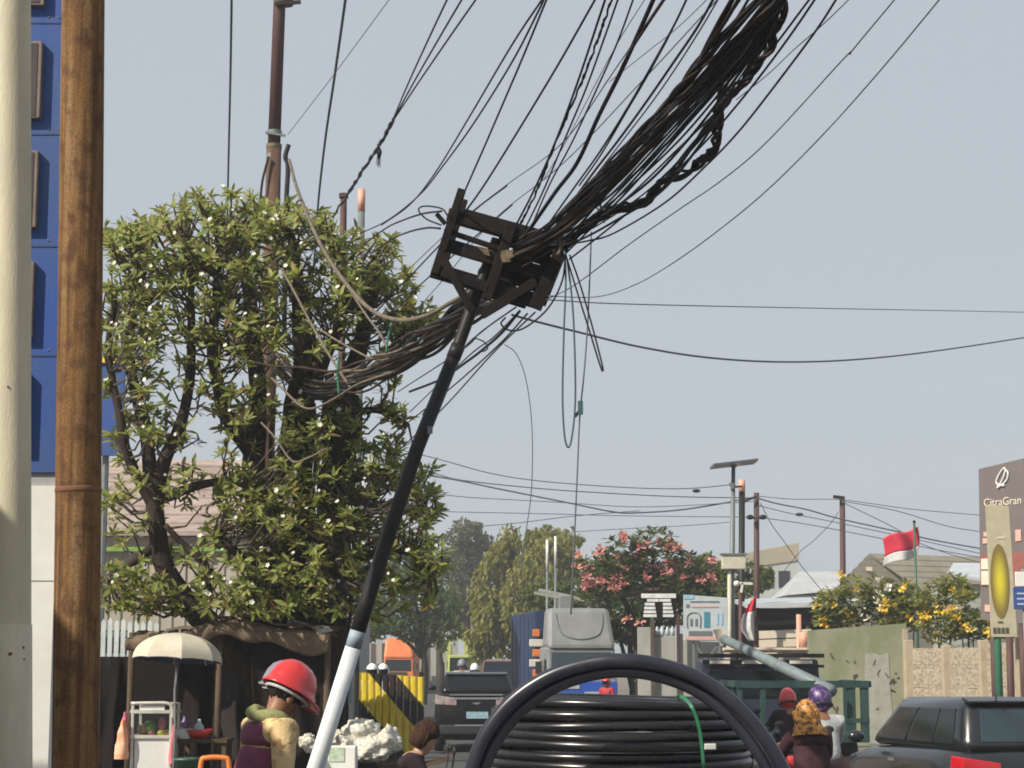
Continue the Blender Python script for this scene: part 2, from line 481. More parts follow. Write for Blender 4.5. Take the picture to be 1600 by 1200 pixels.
mat('green_steel', (0.014, 0.040, 0.038), 0.55, spec=.3, col2=(0.03, 0.065, 0.06), scale=6)
mat('green_post', (0.035, 0.16, 0.085), 0.5)
mat('navy', (0.02, 0.024, 0.05), 0.5)
mat('box_cream', (0.52, 0.49, 0.38), 0.6, col2=(0.44, 0.41, 0.31), scale=8)
mat('pale_building', (0.42, 0.43, 0.42), 0.9, col2=(0.36, 0.37, 0.36), scale=0.3)
mat('parapet', (0.34, 0.30, 0.21), 0.9, col2=(0.28, 0.25, 0.18), scale=0.5)
def rust_wear(m):
    """dark blotches and fine speckle over the streaks of the rusty pole"""
    t = m.node_tree; b = t.nodes['Principled BSDF']; L = t.links.new
    src = b.inputs['Base Color'].links[0].from_socket
    tc = t.nodes.new('ShaderNodeTexCoord')
    n1 = t.nodes.new('ShaderNodeTexNoise'); n1.inputs['Scale'].default_value = 16; n1.inputs['Detail'].default_value = 10
    mp = t.nodes.new('ShaderNodeMapping'); mp.inputs['Scale'].default_value = (1, 1, .7)
    L(tc.outputs['Object'], mp.inputs[0]); L(mp.outputs[0], n1.inputs['Vector'])
    r1 = t.nodes.new('ShaderNodeMapRange'); r1.inputs['From Min'].default_value = .50; r1.inputs['From Max'].default_value = .66; r1.inputs['To Max'].default_value = .75
    L(n1.outputs['Fac'], r1.inputs['Value'])
    m1 = t.nodes.new('ShaderNodeMix'); m1.data_type = 'RGBA'; m1.inputs[7].default_value = (.085, .042, .028, 1)
    L(r1.outputs[0], m1.inputs[0]); L(src, m1.inputs[6])
    n2 = t.nodes.new('ShaderNodeTexNoise'); n2.inputs['Scale'].default_value = 130; n2.inputs['Detail'].default_value = 3
    L(tc.outputs['Object'], n2.inputs['Vector'])
    r2 = t.nodes.new('ShaderNodeMapRange'); r2.inputs['From Min'].default_value = .3; r2.inputs['From Max'].default_value = .7; r2.inputs['To Min'].default_value = .68; r2.inputs['To Max'].default_value = 1.2
    L(n2.outputs['Fac'], r2.inputs['Value'])
    m2 = t.nodes.new('ShaderNodeMix'); m2.data_type = 'RGBA'; m2.blend_type = 'MULTIPLY'; m2.inputs[0].default_value = 1
    L(m1.outputs[2], m2.inputs[6]); L(r2.outputs[0], m2.inputs[7])
    L(m2.outputs[2], b.inputs['Base Color'])
rust_wear(M['rust_pole'])
mat('sign_paper', (0.20, 0.15, 0.095), 0.9, spec=.1, col2=(0.09, 0.065, 0.04), scale=30)
mat('solar', (0.07, 0.075, 0.085), 0.3)
mat('roof_white', (0.40, 0.41, 0.42), 0.7, col2=(0.31, 0.32, 0.33), scale=1.2)
mat('steel_white', (0.66, 0.64, 0.58), 0.5)
# ================================================================ the setting
PZ = 0.12                                        # height of the pavement
MB().grid(lambda u, v: Vector((-700 + 1400 * u, -100 + 1500 * v, -0.02)), 2, 2).build('ground', M['ground'], kind='structure')
rd = [(-1.2,-40),(9,-40),(9,30),(7.2,38),(3.1,43),(2.9,62),(0.2,115),(-8,200),(-60,520),(-72,520),(-20,200),(-9.8,115),(-4.2,60),(-2.6,32),(-1.2,24)]
MB().add([(x, y, -0.004) for x, y in rd], [tuple(range(len(rd)))]).build('road', M['asphalt'], kind='structure')
pv = [(-14,-8),(2.6,-8),(2.6,10.2),(-1.2,11.2),(-1.2,24),(-2.6,32),(-4.2,60),(-14,60)]
MB().prism([(x, y, -0.03) for x, y in pv], (0, 0, PZ + 0.03)).build('pavement', M['paving'], kind='structure')
mb = MB()
ke = [(2.6,-8),(2.6,10.2),(-1.2,11.2),(-1.2,24),(-2.6,32),(-4.2,60)]
for (x0, y0), (x1, y1) in zip(ke, ke[1:]):
    d = Vector((x1 - x0, y1 - y0, 0)).normalized()
    n = Vector((d.y, -d.x, 0)) * 0.08
    mb.beam(Vector((x0, y0, PZ / 2)) + n, Vector((x1, y1, PZ / 2)) + n, PZ + 0.03, 0.15, side=n)
mb.build('kerb', M['kerb'], kind='structure')
mb = MB()
for y in range(14, 110, 6):
    x = 1.4 - max(0, y - 45) * 0.085
    mb.add([(x - .06, y, 0.0), (x + .06, y, 0.0), (x + .06 - .2 * (y > 45), y + 2.6, 0.0), (x - .06 - .2 * (y > 45), y + 2.6, 0.0)], [(0, 1, 2, 3)])
mb.build('lane_marking', M['paint_white'], kind='structure')

# ---- unseen shop block added left of the frame to shade the nearest pole feet
t = thing('added_shade_shop', 'unseen cream shop block added left of the frame to shade the nearest poles', 'building', (-6.9, 4.9, PZ))
MB().box((-6.9, 4.9, PZ + 2.2), (4.4, 6.8, 4.4)).build('wall', M['plaster_cream'], t)
MB().box((-6.9, 4.9, PZ + 4.5), (4.8, 7.1, 0.2)).build('roof', M['roof_metal'], t)
f = MB().box((-4.68, 6.2, PZ + 1.05), (0.06, 0.95, 2.1)).build('door', M['wood'], t)
MB().box((-4.63, 5.85, PZ + 1.0), (0.05, 0.04, 0.14)).build('handle', M['chrome'], f)
for y, z in ((3.6, 1.5), (3.6, 3.5), (6.2, 3.5)):
    f = MB().box((-4.68, y, PZ + z), (0.08, 1.2, 1.0)).build('window', M['sign_white'], t)
    MB().box((-4.65, y, PZ + z), (0.05, 1.05, 0.85)).build('pane', M['glass'], f)

# ================================================================ far buildings
def roof_slabs(mb, a, b, c, d, n, th=0.05):
    """n strips between edge a-b (eave) and d-c (ridge), each a little proud: rows of tiles"""
    for i in range(n):
        v0, v1 = i / n, (i + 1.04) / n
        p0, p1 = a.lerp(d, v0), b.lerp(c, v0)
        p2, p3 = b.lerp(c, v1), a.lerp(d, v1)
        mb.hexa([p0, p1, p2, p3] + [q + Vector((0, -0.02, th)) for q in (p0, p1, p2 - Vector((0,0,th*.7)), p3 - Vector((0,0,th*.7)))])
# house with pinkish tiled roof behind the big tree
t = thing('tiled_roof_house', 'cream house with pinkish tiled roof showing through the big tree', 'house', P(230, 1036, 47) - Vector((0, 0, 1.85)))
Y = 47
x0, x1 = P(-60, 800, Y).x, P(420, 800, Y).x
ze = P(200, 838, Y).z
zr = P(200, 722, Y + 4).z
MB().box(((x0 + x1) / 2, Y + 4.2, ze / 2), (x1 - x0 - .5, 8, ze)).build('wall', M['plaster_cream'], t)
for i in range(9):
    mb = MB()
    a, b = Vector((x0, Y - .3, ze)), Vector((x1, Y - .3, ze))
    c, d = Vector((x1, Y + 4, zr)), Vector((x0, Y + 4, zr))
    v0, v1 = i / 9, (i + 1.06) / 9
    p = [a.lerp(d, v0), b.lerp(c, v0), b.lerp(c, v1), a.lerp(d, v1)]
    mb.hexa([q for q in p] + [p[0] + Vector((0, 0, .11)), p[1] + Vector((0, 0, .11)), p[2] + Vector((0, 0, .05)), p[3] + Vector((0, 0, .05))])
    mb.build('roof_course', M['roof_pink'], t)
mb = MB().hexa([Vector((x0, Y + 3.9, zr - .1)), Vector((x1, Y + 3.9, zr - .1)), Vector((x1, Y + 8.6, ze)), Vector((x0, Y + 8.6, ze)),
                Vector((x0, Y + 3.9, zr)), Vector((x1, Y + 3.9, zr)), Vector((x1, Y + 8.6, ze + .1)), Vector((x0, Y + 8.6, ze + .1))])
mb.build('roof', M['roof_pink'], t)
for px in (205, 300, 380):
    q = P(px, 890, Y + .15)
    f = MB().box((q.x, Y + .16, q.z), (0.9, .1, 1.0)).build('window', M['steel_white'], t)
    MB().box((q.x, Y + .10, q.z), (0.76, .06, .86)).build('pane', M['glass'], f)
# metal roofed shed behind it
t = thing('metal_roof_shed', 'pale grey metal roofed shed rising behind the big tree trunks', 'building', (P(430, 800, 58).x, 60, 0))
x0, x1 = P(330, 700, 58).x, P(560, 700, 58).x
zt = P(400, 690, 58).z
MB().box(((x0 + x1) / 2, 61, zt / 2 - .6), (x1 - x0, 5, zt - 1.2)).build('wall', M['pale_building'], t)
mb = MB()
n = 26
for i in range(n):
    xa, xb = x0 - .2 + (x1 - x0 + .4) * i / n, x0 - .2 + (x1 - x0 + .4) * (i + 1) / n
    zz = 0.05 if i % 2 else 0.0
    mb.hexa([(xa, 58.2, zt - 1.5 + zz), (xb, 58.2, zt - 1.5 + zz), (xb, 63.5, zt + zz), (xa, 63.5, zt + zz),
             (xa, 58.2, zt - 1.45 + zz), (xb, 58.2, zt - 1.45 + zz), (xb, 63.5, zt + .05 + zz), (xa, 63.5, zt + .05 + zz)])
mb.build('corrugated_roof', M['roof_metal'], t)
# low corrugated fence in front of the house
t = thing('corrugated_fence', 'low cream corrugated sheet fence under the pinkish roof behind the tree', 'fence', (P(260, 1000, 36).x, 36, 0))
z0, z1 = 0, P(200, 838, 36).z
z1 = P(200, 862, 36).z
xa, xb = P(120, 900, 36).x, P(400, 900, 36).x
n = 28
for i in range(n):
    u, v = xa + (xb - xa) * i / n, xa + (xb - xa) * (i + 1) / n
    MB().box(((u + v) / 2, 36 + (0.03 if i % 2 else 0), z1 / 2), (v - u - .004, .03, z1)).build('sheet', M['plaster_cream'], t)
MB().box(((xa + xb) / 2, 35.9, z1 + .04), (xb - xa, .14, .08)).build('top_rail', M['green_fruit'], t)
# blue board with yellow top, behind the left edge of the tree
t = thing('blue_board', 'dark blue signboard with yellow top edge glimpsed behind the left tree leaves', 'signboard', (P(176, 1036, 33).x, 33, 0))
a, b = P(135, 712, 33), P(196, 568, 33)
MB().box(((a.x + b.x) / 2, 33, (a.z + b.z) / 2), (b.x - a.x, .12, b.z - a.z)).build('panel', M['sign_blue'], t)
MB().box(((a.x + b.x) / 2, 32.97, b.z + .06), (b.x - a.x + .04, .16, .12)).build('yellow_edge', M['yellow'], t)
MB().tube([((a.x + b.x) / 2, 33.1, 0), ((a.x + b.x) / 2, 33.1, b.z)], .06).build('post', M['galv_dark'], t)

# hazy pale block on the right
t = thing('pale_warehouse', 'hazy pale grey block with tan parapet behind the utility poles', 'building', (P(1205, 1036, 140).x, 143, 0))
Y = 140
a, b = P(1150, 870, Y), P(1246, 856, Y)
MB().hexa([(a.x, Y, 0), (b.x, Y, 0), (b.x, Y + 8, 0), (a.x, Y + 8, 0), (a.x, Y, a.z - .4), (b.x, Y, b.z - .4), (b.x, Y + 8, b.z - .4), (a.x, Y + 8, a.z - .4)]).build('wall', M['pale_building'], t)
MB().hexa([(a.x - .1, Y - .1, a.z - .9), (b.x + .1, Y - .1, b.z - .9), (b.x + .1, Y + 8, b.z - .9), (a.x - .1, Y + 8, a.z - .9), (a.x - .1, Y - .1, a.z + .1), (b.x + .1, Y - .1, b.z + .35), (b.x + .1, Y + 8, b.z + .35), (a.x - .1, Y + 8, a.z + .1)]).build('parapet', M['parapet'], t)
for px in (1200, 1225):
    q = P(px, 905, Y)
    MB().box((q.x, Y - .02, q.z), (.8, .1, 1.2)).build('window', M['glass'], t)
# white low roof beyond
t = thing('white_roof_house', 'low house with white metal roof between the pale block and the dark gable', 'house', (P(1280, 1036, 100).x, 102, 0))
a, b, c = P(1228, 930, 100), P(1322, 922, 100), P(1250, 893, 103)
d = P(1322, 893, 103)
MB().box(((a.x + b.x) / 2, 103, a.z / 2), (b.x - a.x - .2, 5.5, a.z)).build('wall', M['concrete'], t)
MB().hexa([a, b, Vector((b.x, 106, a.z)), Vector((a.x, 106, a.z)), c, d, d + Vector((0, .3, 0)), c + Vector((0, .3, 0))]).build('roof', M['roof_white'], t)
# house with the dark gable and beige roof
t = thing('dark_gable_house', 'house with black lattice gable and beige tiled roof under the flying flag', 'house', (P(1420, 1036, 72).x, 73, 0))
Y = 70
pk, gl, gr = P(1357, 868, Y), P(1308, 918, Y - 0.8), P(1428, 918, Y + 0.6)
bk = Vector((7.2, 3.6, 0))
mb = MB().prism([gl, gr, pk], (.02, .12, 0))
mb.build('gable', M['gable_dark'], t)
for k in range(7):
    u = (k + .7) / 7.6
    lo = gl.lerp(gr, u)
    hi = gl.lerp(pk, u * 2) if u < .41 else pk.lerp(gr, (u - .41) / .59)
    if (hi - lo).length > .12:
        MB().beam(lo + Vector((0, -.05, 0)), hi + Vector((0, -.05, 0)), .07, .04).build('lattice_bar', M['concrete'], t)
q = P(1358, 889, Y - .4)
MB().box((q.x, q.y, q.z), (.22, .06, .14)).build('vent', M['board_cream'], t)
for s_, e in ((gl, 'roof_course'), (gr, 'roof_course')):
    for i in range(6):
        v0, v1 = i / 6, (i + 1.05) / 6
        o_ = Vector((0, -.25, 0))
        up = Vector((0, 0, .1))
        s2 = s_ + (s_ - pk) * .12
        p = [s2.lerp(pk, v0) + o_, s2.lerp(pk, v0) + bk, s2.lerp(pk, v1) + bk, s2.lerp(pk, v1) + o_]
        MB().hexa([p[0], p[1], p[2], p[3], p[0] + up, p[1] + up, p[2] + up * .5, p[3] + up * .5]).build(e, M['roof_beige'], t)
MB().hexa([Vector((gl.x + .2, gl.y + .1, 0)), Vector((gr.x - .2, gr.y + .1, 0)), Vector((gr.x, gr.y, 0)) + bk, Vector((gl.x, gl.y, 0)) + bk,
           gl + Vector((.2, .1, 0)), gr + Vector((-.2, .1, 0)), gr + bk, gl + bk]).build('wall', M['plaster_cream'], t)
# second, lower roof at the right of it
t = thing('tan_roof_shed', 'tan roofed shed with grey eave board beside the brown billboard', 'shed', (P(1500, 1036, 64).x, 65, 0))
Y = 63
a, b, c, d = P(1480, 900, Y), P(1560, 912, Y), P(1570, 884, Y + 3), P(1490, 884, Y + 3)
MB().hexa([a, b, c, d] + [q + Vector((0, 0, .1)) for q in (a, b, c, d)]).build('roof', M['roof_metal'], t)
MB().box(((a.x + b.x) / 2, Y + 1.6, a.z / 2 - .1), (b.x - a.x - .2, 2.6, a.z - .3)).build('wall', M['concrete'], t)

# dark open stall with flat roof on the right
t = thing('dark_roof_stall', 'dark open roadside stall with flat grey roof beside the green wall', 'stall', (P(1270, 1036, 51).x, 52, 0))
Y = 50
a, b = P(1172, 944, Y), P(1362, 938, Y)
MB().hexa([(a.x, Y, a.z - .1), (b.x, Y, b.z - .1), (b.x, Y + 4, b.z + .15), (a.x, Y + 4, a.z + .15), (a.x, Y, a.z), (b.x, Y, b.z), (b.x, Y + 4, b.z + .25), (a.x, Y + 4, a.z + .25)]).build('roof', M['roof_metal'], t)
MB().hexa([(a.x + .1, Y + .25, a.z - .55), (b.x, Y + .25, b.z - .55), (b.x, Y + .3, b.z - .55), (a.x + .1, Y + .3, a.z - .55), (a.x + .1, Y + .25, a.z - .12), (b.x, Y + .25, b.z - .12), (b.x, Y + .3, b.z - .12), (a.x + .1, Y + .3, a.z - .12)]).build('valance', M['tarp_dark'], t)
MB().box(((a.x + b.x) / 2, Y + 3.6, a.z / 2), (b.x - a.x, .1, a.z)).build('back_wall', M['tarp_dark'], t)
for px in (1180, 1262, 1340):
    q = P(px, 980, Y + .35)
    MB().tube([(q.x, q.y, 0), (q.x, q.y, a.z - .1)], .06).build('post', M['wood'], t)
for k, py in enumerate((992, 1006, 1020)):
    q0, q1 = P(1186, py, Y - .1), P(1268, py - 3, Y - .1)
    MB().beam(q0, q1, .2, .05).build('plank', M['board_cream'], t)
MB().box((P(1228, 1060, Y).x, Y - .02, .55), (1.5, .1, 1.1)).build('counter', M['plaster_cream'], t)

# ---- far cream wall and far hedge bank at the end of the road
t = thing('far_wall', 'long cream boundary wall far down the road behind the trucks', 'wall', (P(660, 1036, 125).x, 125, 0))
a, b = P(560, 1005, 125), P(712, 1002, 125)
n = 9
for i in range(n):
    u, v = a.x + (b.x - a.x) * i / n, a.x + (b.x - a.x) * (i + 1) / n
    MB().box(((u + v) / 2, 125, a.z / 2), (v - u - .03, .2, a.z)).build('panel', M['plaster_cream'], t)
for i in range(n + 1):
    u = a.x + (b.x - a.x) * i / n
    MB().box((u, 124.8, a.z / 2 + .1), (.3, .3, a.z + .2)).build('post', M['concrete'], t)

# ================================================================ right hand walls
t = thing('green_wall', 'tall dull green rendered wall with pale patch beside the yellow flowers', 'wall', (P(1340, 1036, 44).x, 44, 0))
Y = 44
a, b = P(1263, 985, Y), P(1416, 974, Y)
MB().hexa([(a.x, Y, 0), (b.x, Y, 0), (b.x, Y + .2, 0), (a.x, Y + .2, 0), a, b, b + Vector((0, .2, 0)), a + Vector((0, .2, 0))]).build('wall_panel', M['wall_green'], t)
c, d = P(1352, 1022, Y), P(1388, 1020, Y)
MB().prism([(c.x, Y - .012, .05), (d.x + .1, Y - .012, .05), (d.x + .03, Y - .012, 1.1), (d.x, Y - .012, d.z), (d.x - .2, Y - .012, d.z - .06), (d.x - .3, Y - .012, d.z), (c.x, Y - .012, c.z), (c.x - .04, Y - .012, 1.2)], (0, .014, 0)).build('pale_patch', M['wall_patch'], t)
rr = random.Random(3)
for k in range(16):
    q = P(rr.choice((1300, 1320, 1333, 1360, 1375, 1392, 1398)) + rr.uniform(-6, 6), rr.uniform(1022, 1110), Y)
    mb = MB()
    pts = [Vector((q.x + rr.uniform(-.07, .07), Y - .014, q.z + rr.uniform(-.09, .09))) for _ in range(3)]
    mb.tube(spline(pts, 4), .012, 5)
    mb.build('paint_scrawl', M['ink'], t)
q = P(1413, 985, Y)
MB().box((q.x, Y - .05, q.z / 2 - .02), (.1, .12, q.z + .1)).build('end_post', M['precast_post'], t)
t = thing('precast_wall', 'tan precast concrete panel wall with posts below the brown billboard', 'wall', (P(1510, 1036, 42).x, 42, 0))
posts = [(1419, 1000, 43.5), (1478, 1008, 42.6), (1536, 1000, 41.6), (1594, 996, 40.6), (1655, 990, 39.6)]
pp = [P(*q) for q in posts]
for k, q in enumerate(pp):
    MB().box((q.x, q.y, q.z / 2), (.20, .20, q.z)).build('post', M['precast_post'], t, bevel=.02)
for k in range(len(pp) - 1):
    a, b = pp[k], pp[k + 1]
    zt = min(a.z, b.z) - .05
    for r_ in range(5):
        z0, z1 = zt * r_ / 5, zt * (r_ + 1) / 5 - .012
        d = (b - a); d.z = 0; d.normalize()
        a2, b2 = a + d * .1, b - d * .1
        MB().beam((a2.x, a2.y + .03, (z0 + z1) / 2), (b2.x, b2.y + .03, (z0 + z1) / 2), z1 - z0, .05).build('panel', M['precast'], t)
        for e in range(3):
            u0, u1 = (e + .08) / 3, (e + .92) / 3
            MB().beam((a2.x + (b2.x - a2.x) * u0, a2.y + (b2.y - a2.y) * u0 - .004, (z0 + z1) / 2), (a2.x + (b2.x - a2.x) * u1, a2.y + (b2.y - a2.y) * u1 - .004, (z0 + z1) / 2), (z1 - z0) * .76, .03).build('raised_face', M['precast'], t, bevel=.012)
# pale concrete yard wall in the middle
t = thing('concrete_yard_wall', 'pale grey concrete yard wall with brown post under the plate sign', 'wall', (P(1030, 1036, 49).x, 49, 0))
Y = 49
for (u, v, py, dy) in ((996, 1021, 980, 0), (1022, 1056, 995, .15), (1062, 1092, 990, .05), (1093, 1130, 1002, .1)):
    a, b = P(u, py, Y), P(v, py, Y)
    MB().box(((a.x + b.x) / 2, Y + dy, a.z / 2), (b.x - a.x, .18, a.z)).build('panel', M['concrete'], t)
a = P(1059, 960, Y)
MB().box((a.x, Y - .05, a.z / 2), (.08, .1, a.z)).build('post', M['pole_brown'], t)
for k in range(4):
    q = P(1027 + k * 8, 994, Y + .15)
    MB().lathe([(0, 0), (.055, 0), (.06, .14), (.03, .2), (.03, .24), (0, .24)], 8, Matrix.Translation(q)).build('glass_jar', M['sign_face'], smooth=True, label=('leftmost', 'second', 'third', 'rightmost')[k] + ' small pale jar standing on the concrete yard wall', cat='jar', group='jars on the yard wall')
# ================================================================ nearest poles and the price totem
t = thing('concrete_pole', 'smooth cream concrete pole filling the left edge of the view', 'pole', (P(-5, 1200, 9).x, 9, PZ))
b0, b1 = P(14, 1200, 9), P(16, -60, 9)
d = (b1 - b0) / (b1.z - b0.z)
base, top = b0 + d * (PZ - b0.z), b0 + d * (9.0 - b0.z)
MB().tube([base.lerp(top, k / 8) for k in range(9)], [.102 - .0008 * k for k in range(9)], 32).build('shaft', M['cream_pole'], t, smooth=True)
q0 = b0 + d * (P(0, 1300, 9).z - b0.z); q1 = b0 + d * (P(0, 977, 9).z - b0.z)
MB().tube([base + Vector((0, 0, .01)), q0, q1, q1 + Vector((0, 0, .004))], [.107, .106, .1045, .101], 32).build('base_sleeve', M['cream_pole'], t, smooth=True)
for px, py, r_ in ((24, 1022, .013), (41, 1012, .01), (42, 1030, .008), (21, 609, .006), (2, 1018, .008)):
    q = P(px, py, 9)
    ax = b0 + d * (q.z - b0.z)
    n = Vector((q.x - ax.x, -math.sqrt(max(.0001, .101 ** 2 - (q.x - ax.x) ** 2)), 0))
    n = n.normalized()
    MB().ball(ax + n * .1015, (r_, .005, r_ * .8), 8, 6, .5, px, M=n.to_track_quat('Y', 'Z').to_matrix()).build('rust_spot', M['rust_dark'], t, smooth=True)

t = thing('price_totem', 'tall blue totem with dark price boxes and white base behind the rusty pole', 'totem sign', (P(10, 1200, 11).x, 11.2, PZ))
Y = 11
xl, xr = P(-18, 738, Y).x, P(90, 745, Y).x
zb = P(60, 738, Y).z
MB().box(((xl + xr) / 2, Y + .2, (zb + 6.1) / 2), (xr - xl, .4, 6.1 - zb)).build('blue_face', M['sign_blue'], t)
zs = P(60, 758, Y).z
for py in (36, 210, 385, 556):
    z_ = P(80, py, Y).z
    MB().box(((xl + xr) / 2, Y - .001, z_), (xr - xl - .004, .006, .008)).build('panel_seam', M['board_side'], t)
    for px_ in (76, 92): MB().ball(P(px_, py - 9, Y), .007, 6, 5).build('rivet', M['galv_dark'], t)
MB().box(((xl + xr) / 2, Y + .22, (zb + zs) / 2 - .001), (xr - xl - .02, .4, zb - zs)).build('grey_band', M['sign_grey'], t)
zm = P(60, 908, Y).z
MB().box(((xl + xr) / 2, Y + .205, (zs + zm) / 2), (xr - xl, .4, zs - zm - .006)).build('white_panel', M['sign_white'], t)
MB().box(((xl + xr) / 2, Y + .205, (PZ + zm) / 2), (xr - xl, .4, zm - PZ - .006)).build('white_panel', M['sign_white'], t)
MB().box(((xl + xr) / 2, Y + .23, (PZ + zs) / 2), (xr - xl - .03, .36, zs - PZ - .02)).build('core', M['sign_grey'], t)
xp = P(67, 130, Y).x
for (y0, y1) in ((-110, 12), (68, 188), (238, 358), (411, 530), (585, 705)):
    z1, z0 = P(50, y0, Y).z, P(50, y1, Y).z
    f = MB().box((xp - .145, Y - .022, (z0 + z1) / 2), (.29, .05, z1 - z0)).build('price_box', M['bezel'], t, bevel=.006)
    MB().box((xp - .15, Y - .046, (z0 + z1) / 2), (.25, .01, z1 - z0 - .03)).build('price_screen', M['screen'], f)

t = thing('rusty_pole', 'rust streaked round steel pole in front of the blue totem', 'pole', (P(112, 1200, 8).x, 8, PZ))
b0, b1 = P(118, 1200, 8), P(130, 0, 8)
d = (b1 - b0) / (b1.z - b0.z)
base, top = b0 + d * (PZ - b0.z), b0 + d * (7.5 - b0.z)
MB().tube([base.lerp(top, k / 6) for k in range(7)], [.098 - .0018 * k for k in range(7)], 32).build('shaft', M['rust_pole'], t, smooth=True)
q = b0 + d * (P(120, 766, 8).z - b0.z)
MB().tube([q + d * (-.012), q + d * (-.006), q + d * .006, q + d * .012], [.0948, .0965, .0965, .0945], 32).build('weld_seam', M['rust_dark'], t, smooth=True)
MB().box((base.x, base.y, PZ + .012), (.36, .36, .024)).build('base_plate', M['rust_dark'], t)

# ---- brown power pole behind the tree
Y = 27
t = thing('brown_power_pole', 'tall red brown steel power pole rising behind the big tree', 'pole', (P(402, 1200, Y).x, Y, PZ))
a, b, c = P(447, -260, Y), P(428, 232, Y), P(404, 1150, Y)
g = c + (c - b) * ((PZ - c.z) / (c.z - b.z))
MB().tube([b + (b - a) * .0, a.lerp(b, .5), a], [.092, .089, .086], 20).build('upper_shaft', M['pole_brown'], t, smooth=True)
MB().tube([g, b.lerp(g, .5), b + (a - b) * .01], [.14, .125, .108], 20).build('lower_shaft', M['pole_rust'], t, smooth=True)
q = P(446, 4, Y)
MB().tube([q + Vector((0, 0, -.04)), q + Vector((0, 0, .04))], .115, 20).build('clamp', M['steel_dark'], t)
MB().beam(P(430, 6, Y - .12), P(470, 3, Y - .12), .05, .05).build('clamp_arm', M['steel_dark'], t)
for py, tt in ((208, 0), (229, 1), (244, 0)):
    q = a.lerp(b, (py + 260) / 492)
    MB().tube([q + Vector((0, 0, -.028)), q + Vector((0, 0, .028))], .108 + .006 * tt, 20).build('band', M['cable_tan'] if tt else M['galv_dark'], t)
MB().beam(P(415, 207, Y - .1), P(446, 212, Y - .1), .03, .03).build('bolt', M['galv_dark'], t)
MB().tube(spline([P(451, 226, Y - .1), P(446, 245, Y - .1), P(450, 262, Y - .1), P(447, 330, Y - .1), P(444, 520, Y - .1)], 5), .035, 8).build('conduit', M['steel_dark'], t, smooth=True)
MB().tube(spline([P(420, 245, Y - .15), P(415, 262, Y - .15), P(409, 290, Y - .15), P(405, 340, Y - .1)], 5), .018, 6).build('drop_lead', M['cable_black'], t, smooth=True)
# two shorter posts beside it
def post_thing(name, label, px, py0, Y, r, mt, cat='post', tip=None, tiplen=0.0, gz=0.0, dx=0.0, sides=12):
    t = thing(name, label, cat, (P(px, 1036, Y).x, Y, gz))
    q = P(px + dx, py0, Y)
    bx = P(px, 1036, Y).x
    if tip:
        MB().tube([(bx, Y, gz), (q.x, Y, q.z - tiplen)], r, sides).build('shaft', mt, t, smooth=True)
        MB().tube([(q.x, Y, q.z - tiplen), (q.x, Y, q.z)], r * 1.06, sides).build('painted_tip', tip, t, smooth=True)
    else:
        MB().tube([(bx, Y, gz), (q.x, Y, q.z)], [r * 1.15, r], sides).build('shaft', mt, t, smooth=True)
    return t
t = post_thing('steel_post', 'short dark brown post top showing above the tree', 528, 302, 28, .05, M['pole_brown'], gz=PZ, dx=9)
q = P(537, 306, 28); MB().box(q, (.13, .13, .06)).build('cap', M['pole_brown'], t)
t = post_thing('tipped_post', 'grey post with orange painted tip above the tree crown', 556, 296, 29, .055, M['galv_dark'], tip=M['salmon'], tiplen=.35, gz=PZ, dx=9)

# ================================================================ leaning telecom pole and its rack
Y = 13
LP = [P(409, 1461, Y), P(494, 1198, Y), P(552, 1010, Y), P(573, 940, Y), P(652, 700, Y), P(716, 540, Y), P(768, 398, Y), P(777, 374, Y)]
LP[0].z = PZ
t = thing('leaning_pole', 'leaning black telecom pole with white painted foot, carrying the cable rack', 'pole', LP[0])
MB().tube([LP[0], LP[1], LP[2]], [.062, .058, .053], 20).build('white_foot', M['pole_white'], t, smooth=True)
MB().tube([LP[2] + (LP[1] - LP[2]) * .01, LP[2].lerp(LP[3], .34)], [.0536, .0530], 20).build('worn_band', M['pole_bluegrey'], t, smooth=True)
MB().tube([LP[2].lerp(LP[3], .34), LP[3], LP[4], LP[5].lerp(LP[4], .04)], [.0528, .052, .049, .047], 20).build('middle_shaft', M['steel_dark'], t, smooth=True)
MB().tube([LP[5].lerp(LP[4], .06), LP[5], LP[6], LP[7]], [.045, .043, .041, .040], 20).build('upper_shaft', M['steel_dark'], t, smooth=True)
for k, (a, b, u) in enumerate(((LP[4], LP[5], .94),)):
    q = a.lerp(b, u); d = (b - a).normalized()
    MB().tube([q - d * .05, q + d * .05], .050, 20).build('joint_collar', M['steel_dark'], t, smooth=True)
q = P(513, 1131, Y)
MB().tube([q + Vector((-.04, 0, .005)), q + Vector((.05, 0, -.005))], .014, 8).build('step_bolt', M['steel_dark'], t)
q = P(672, 672, Y - .07)
MB().box(q, (.035, .012, .05)).build('tag_plate', M['galv'], t)

t = thing('cable_rack', 'rusty black steel cable rack bolted to the top of the leaning pole', 'cable rack', P(770, 480, Y))
def rbar(name, x0, y0, x1, y1, wpx, dep, Yk, mt='steel_rack'):
    a, b = P(x0, y0, Yk), P(x1, y1, Yk)
    return MB().beam(a, b, wpx * Yk / F, dep).build(name, M[mt], t, bevel=.004)
YF, YB = Y - .10, Y + .20
rbar('top_rail', 700, 336, 872, 385, 20, .09, YF)
rbar('rail', 694, 360, 790, 392, 8, .04, YF)
rbar('middle_rail', 688, 380, 866, 432, 21, .05, YF + .01)
rbar('bottom_rail', 674, 424, 842, 474, 19, .05, YF)
rbar('upright', 722, 296, 679, 428, 13, .05, YF - .05)
rbar('upright', 884, 374, 836, 482, 20, .05, YF - .05)
rbar('upright', 800, 352, 760, 468, 16, .04, YF - .05)
rbar('brace', 688, 396, 738, 486, 13, .03, YF - .07)
rbar('brace', 690, 426, 762, 452, 12, .03, YF - .06)
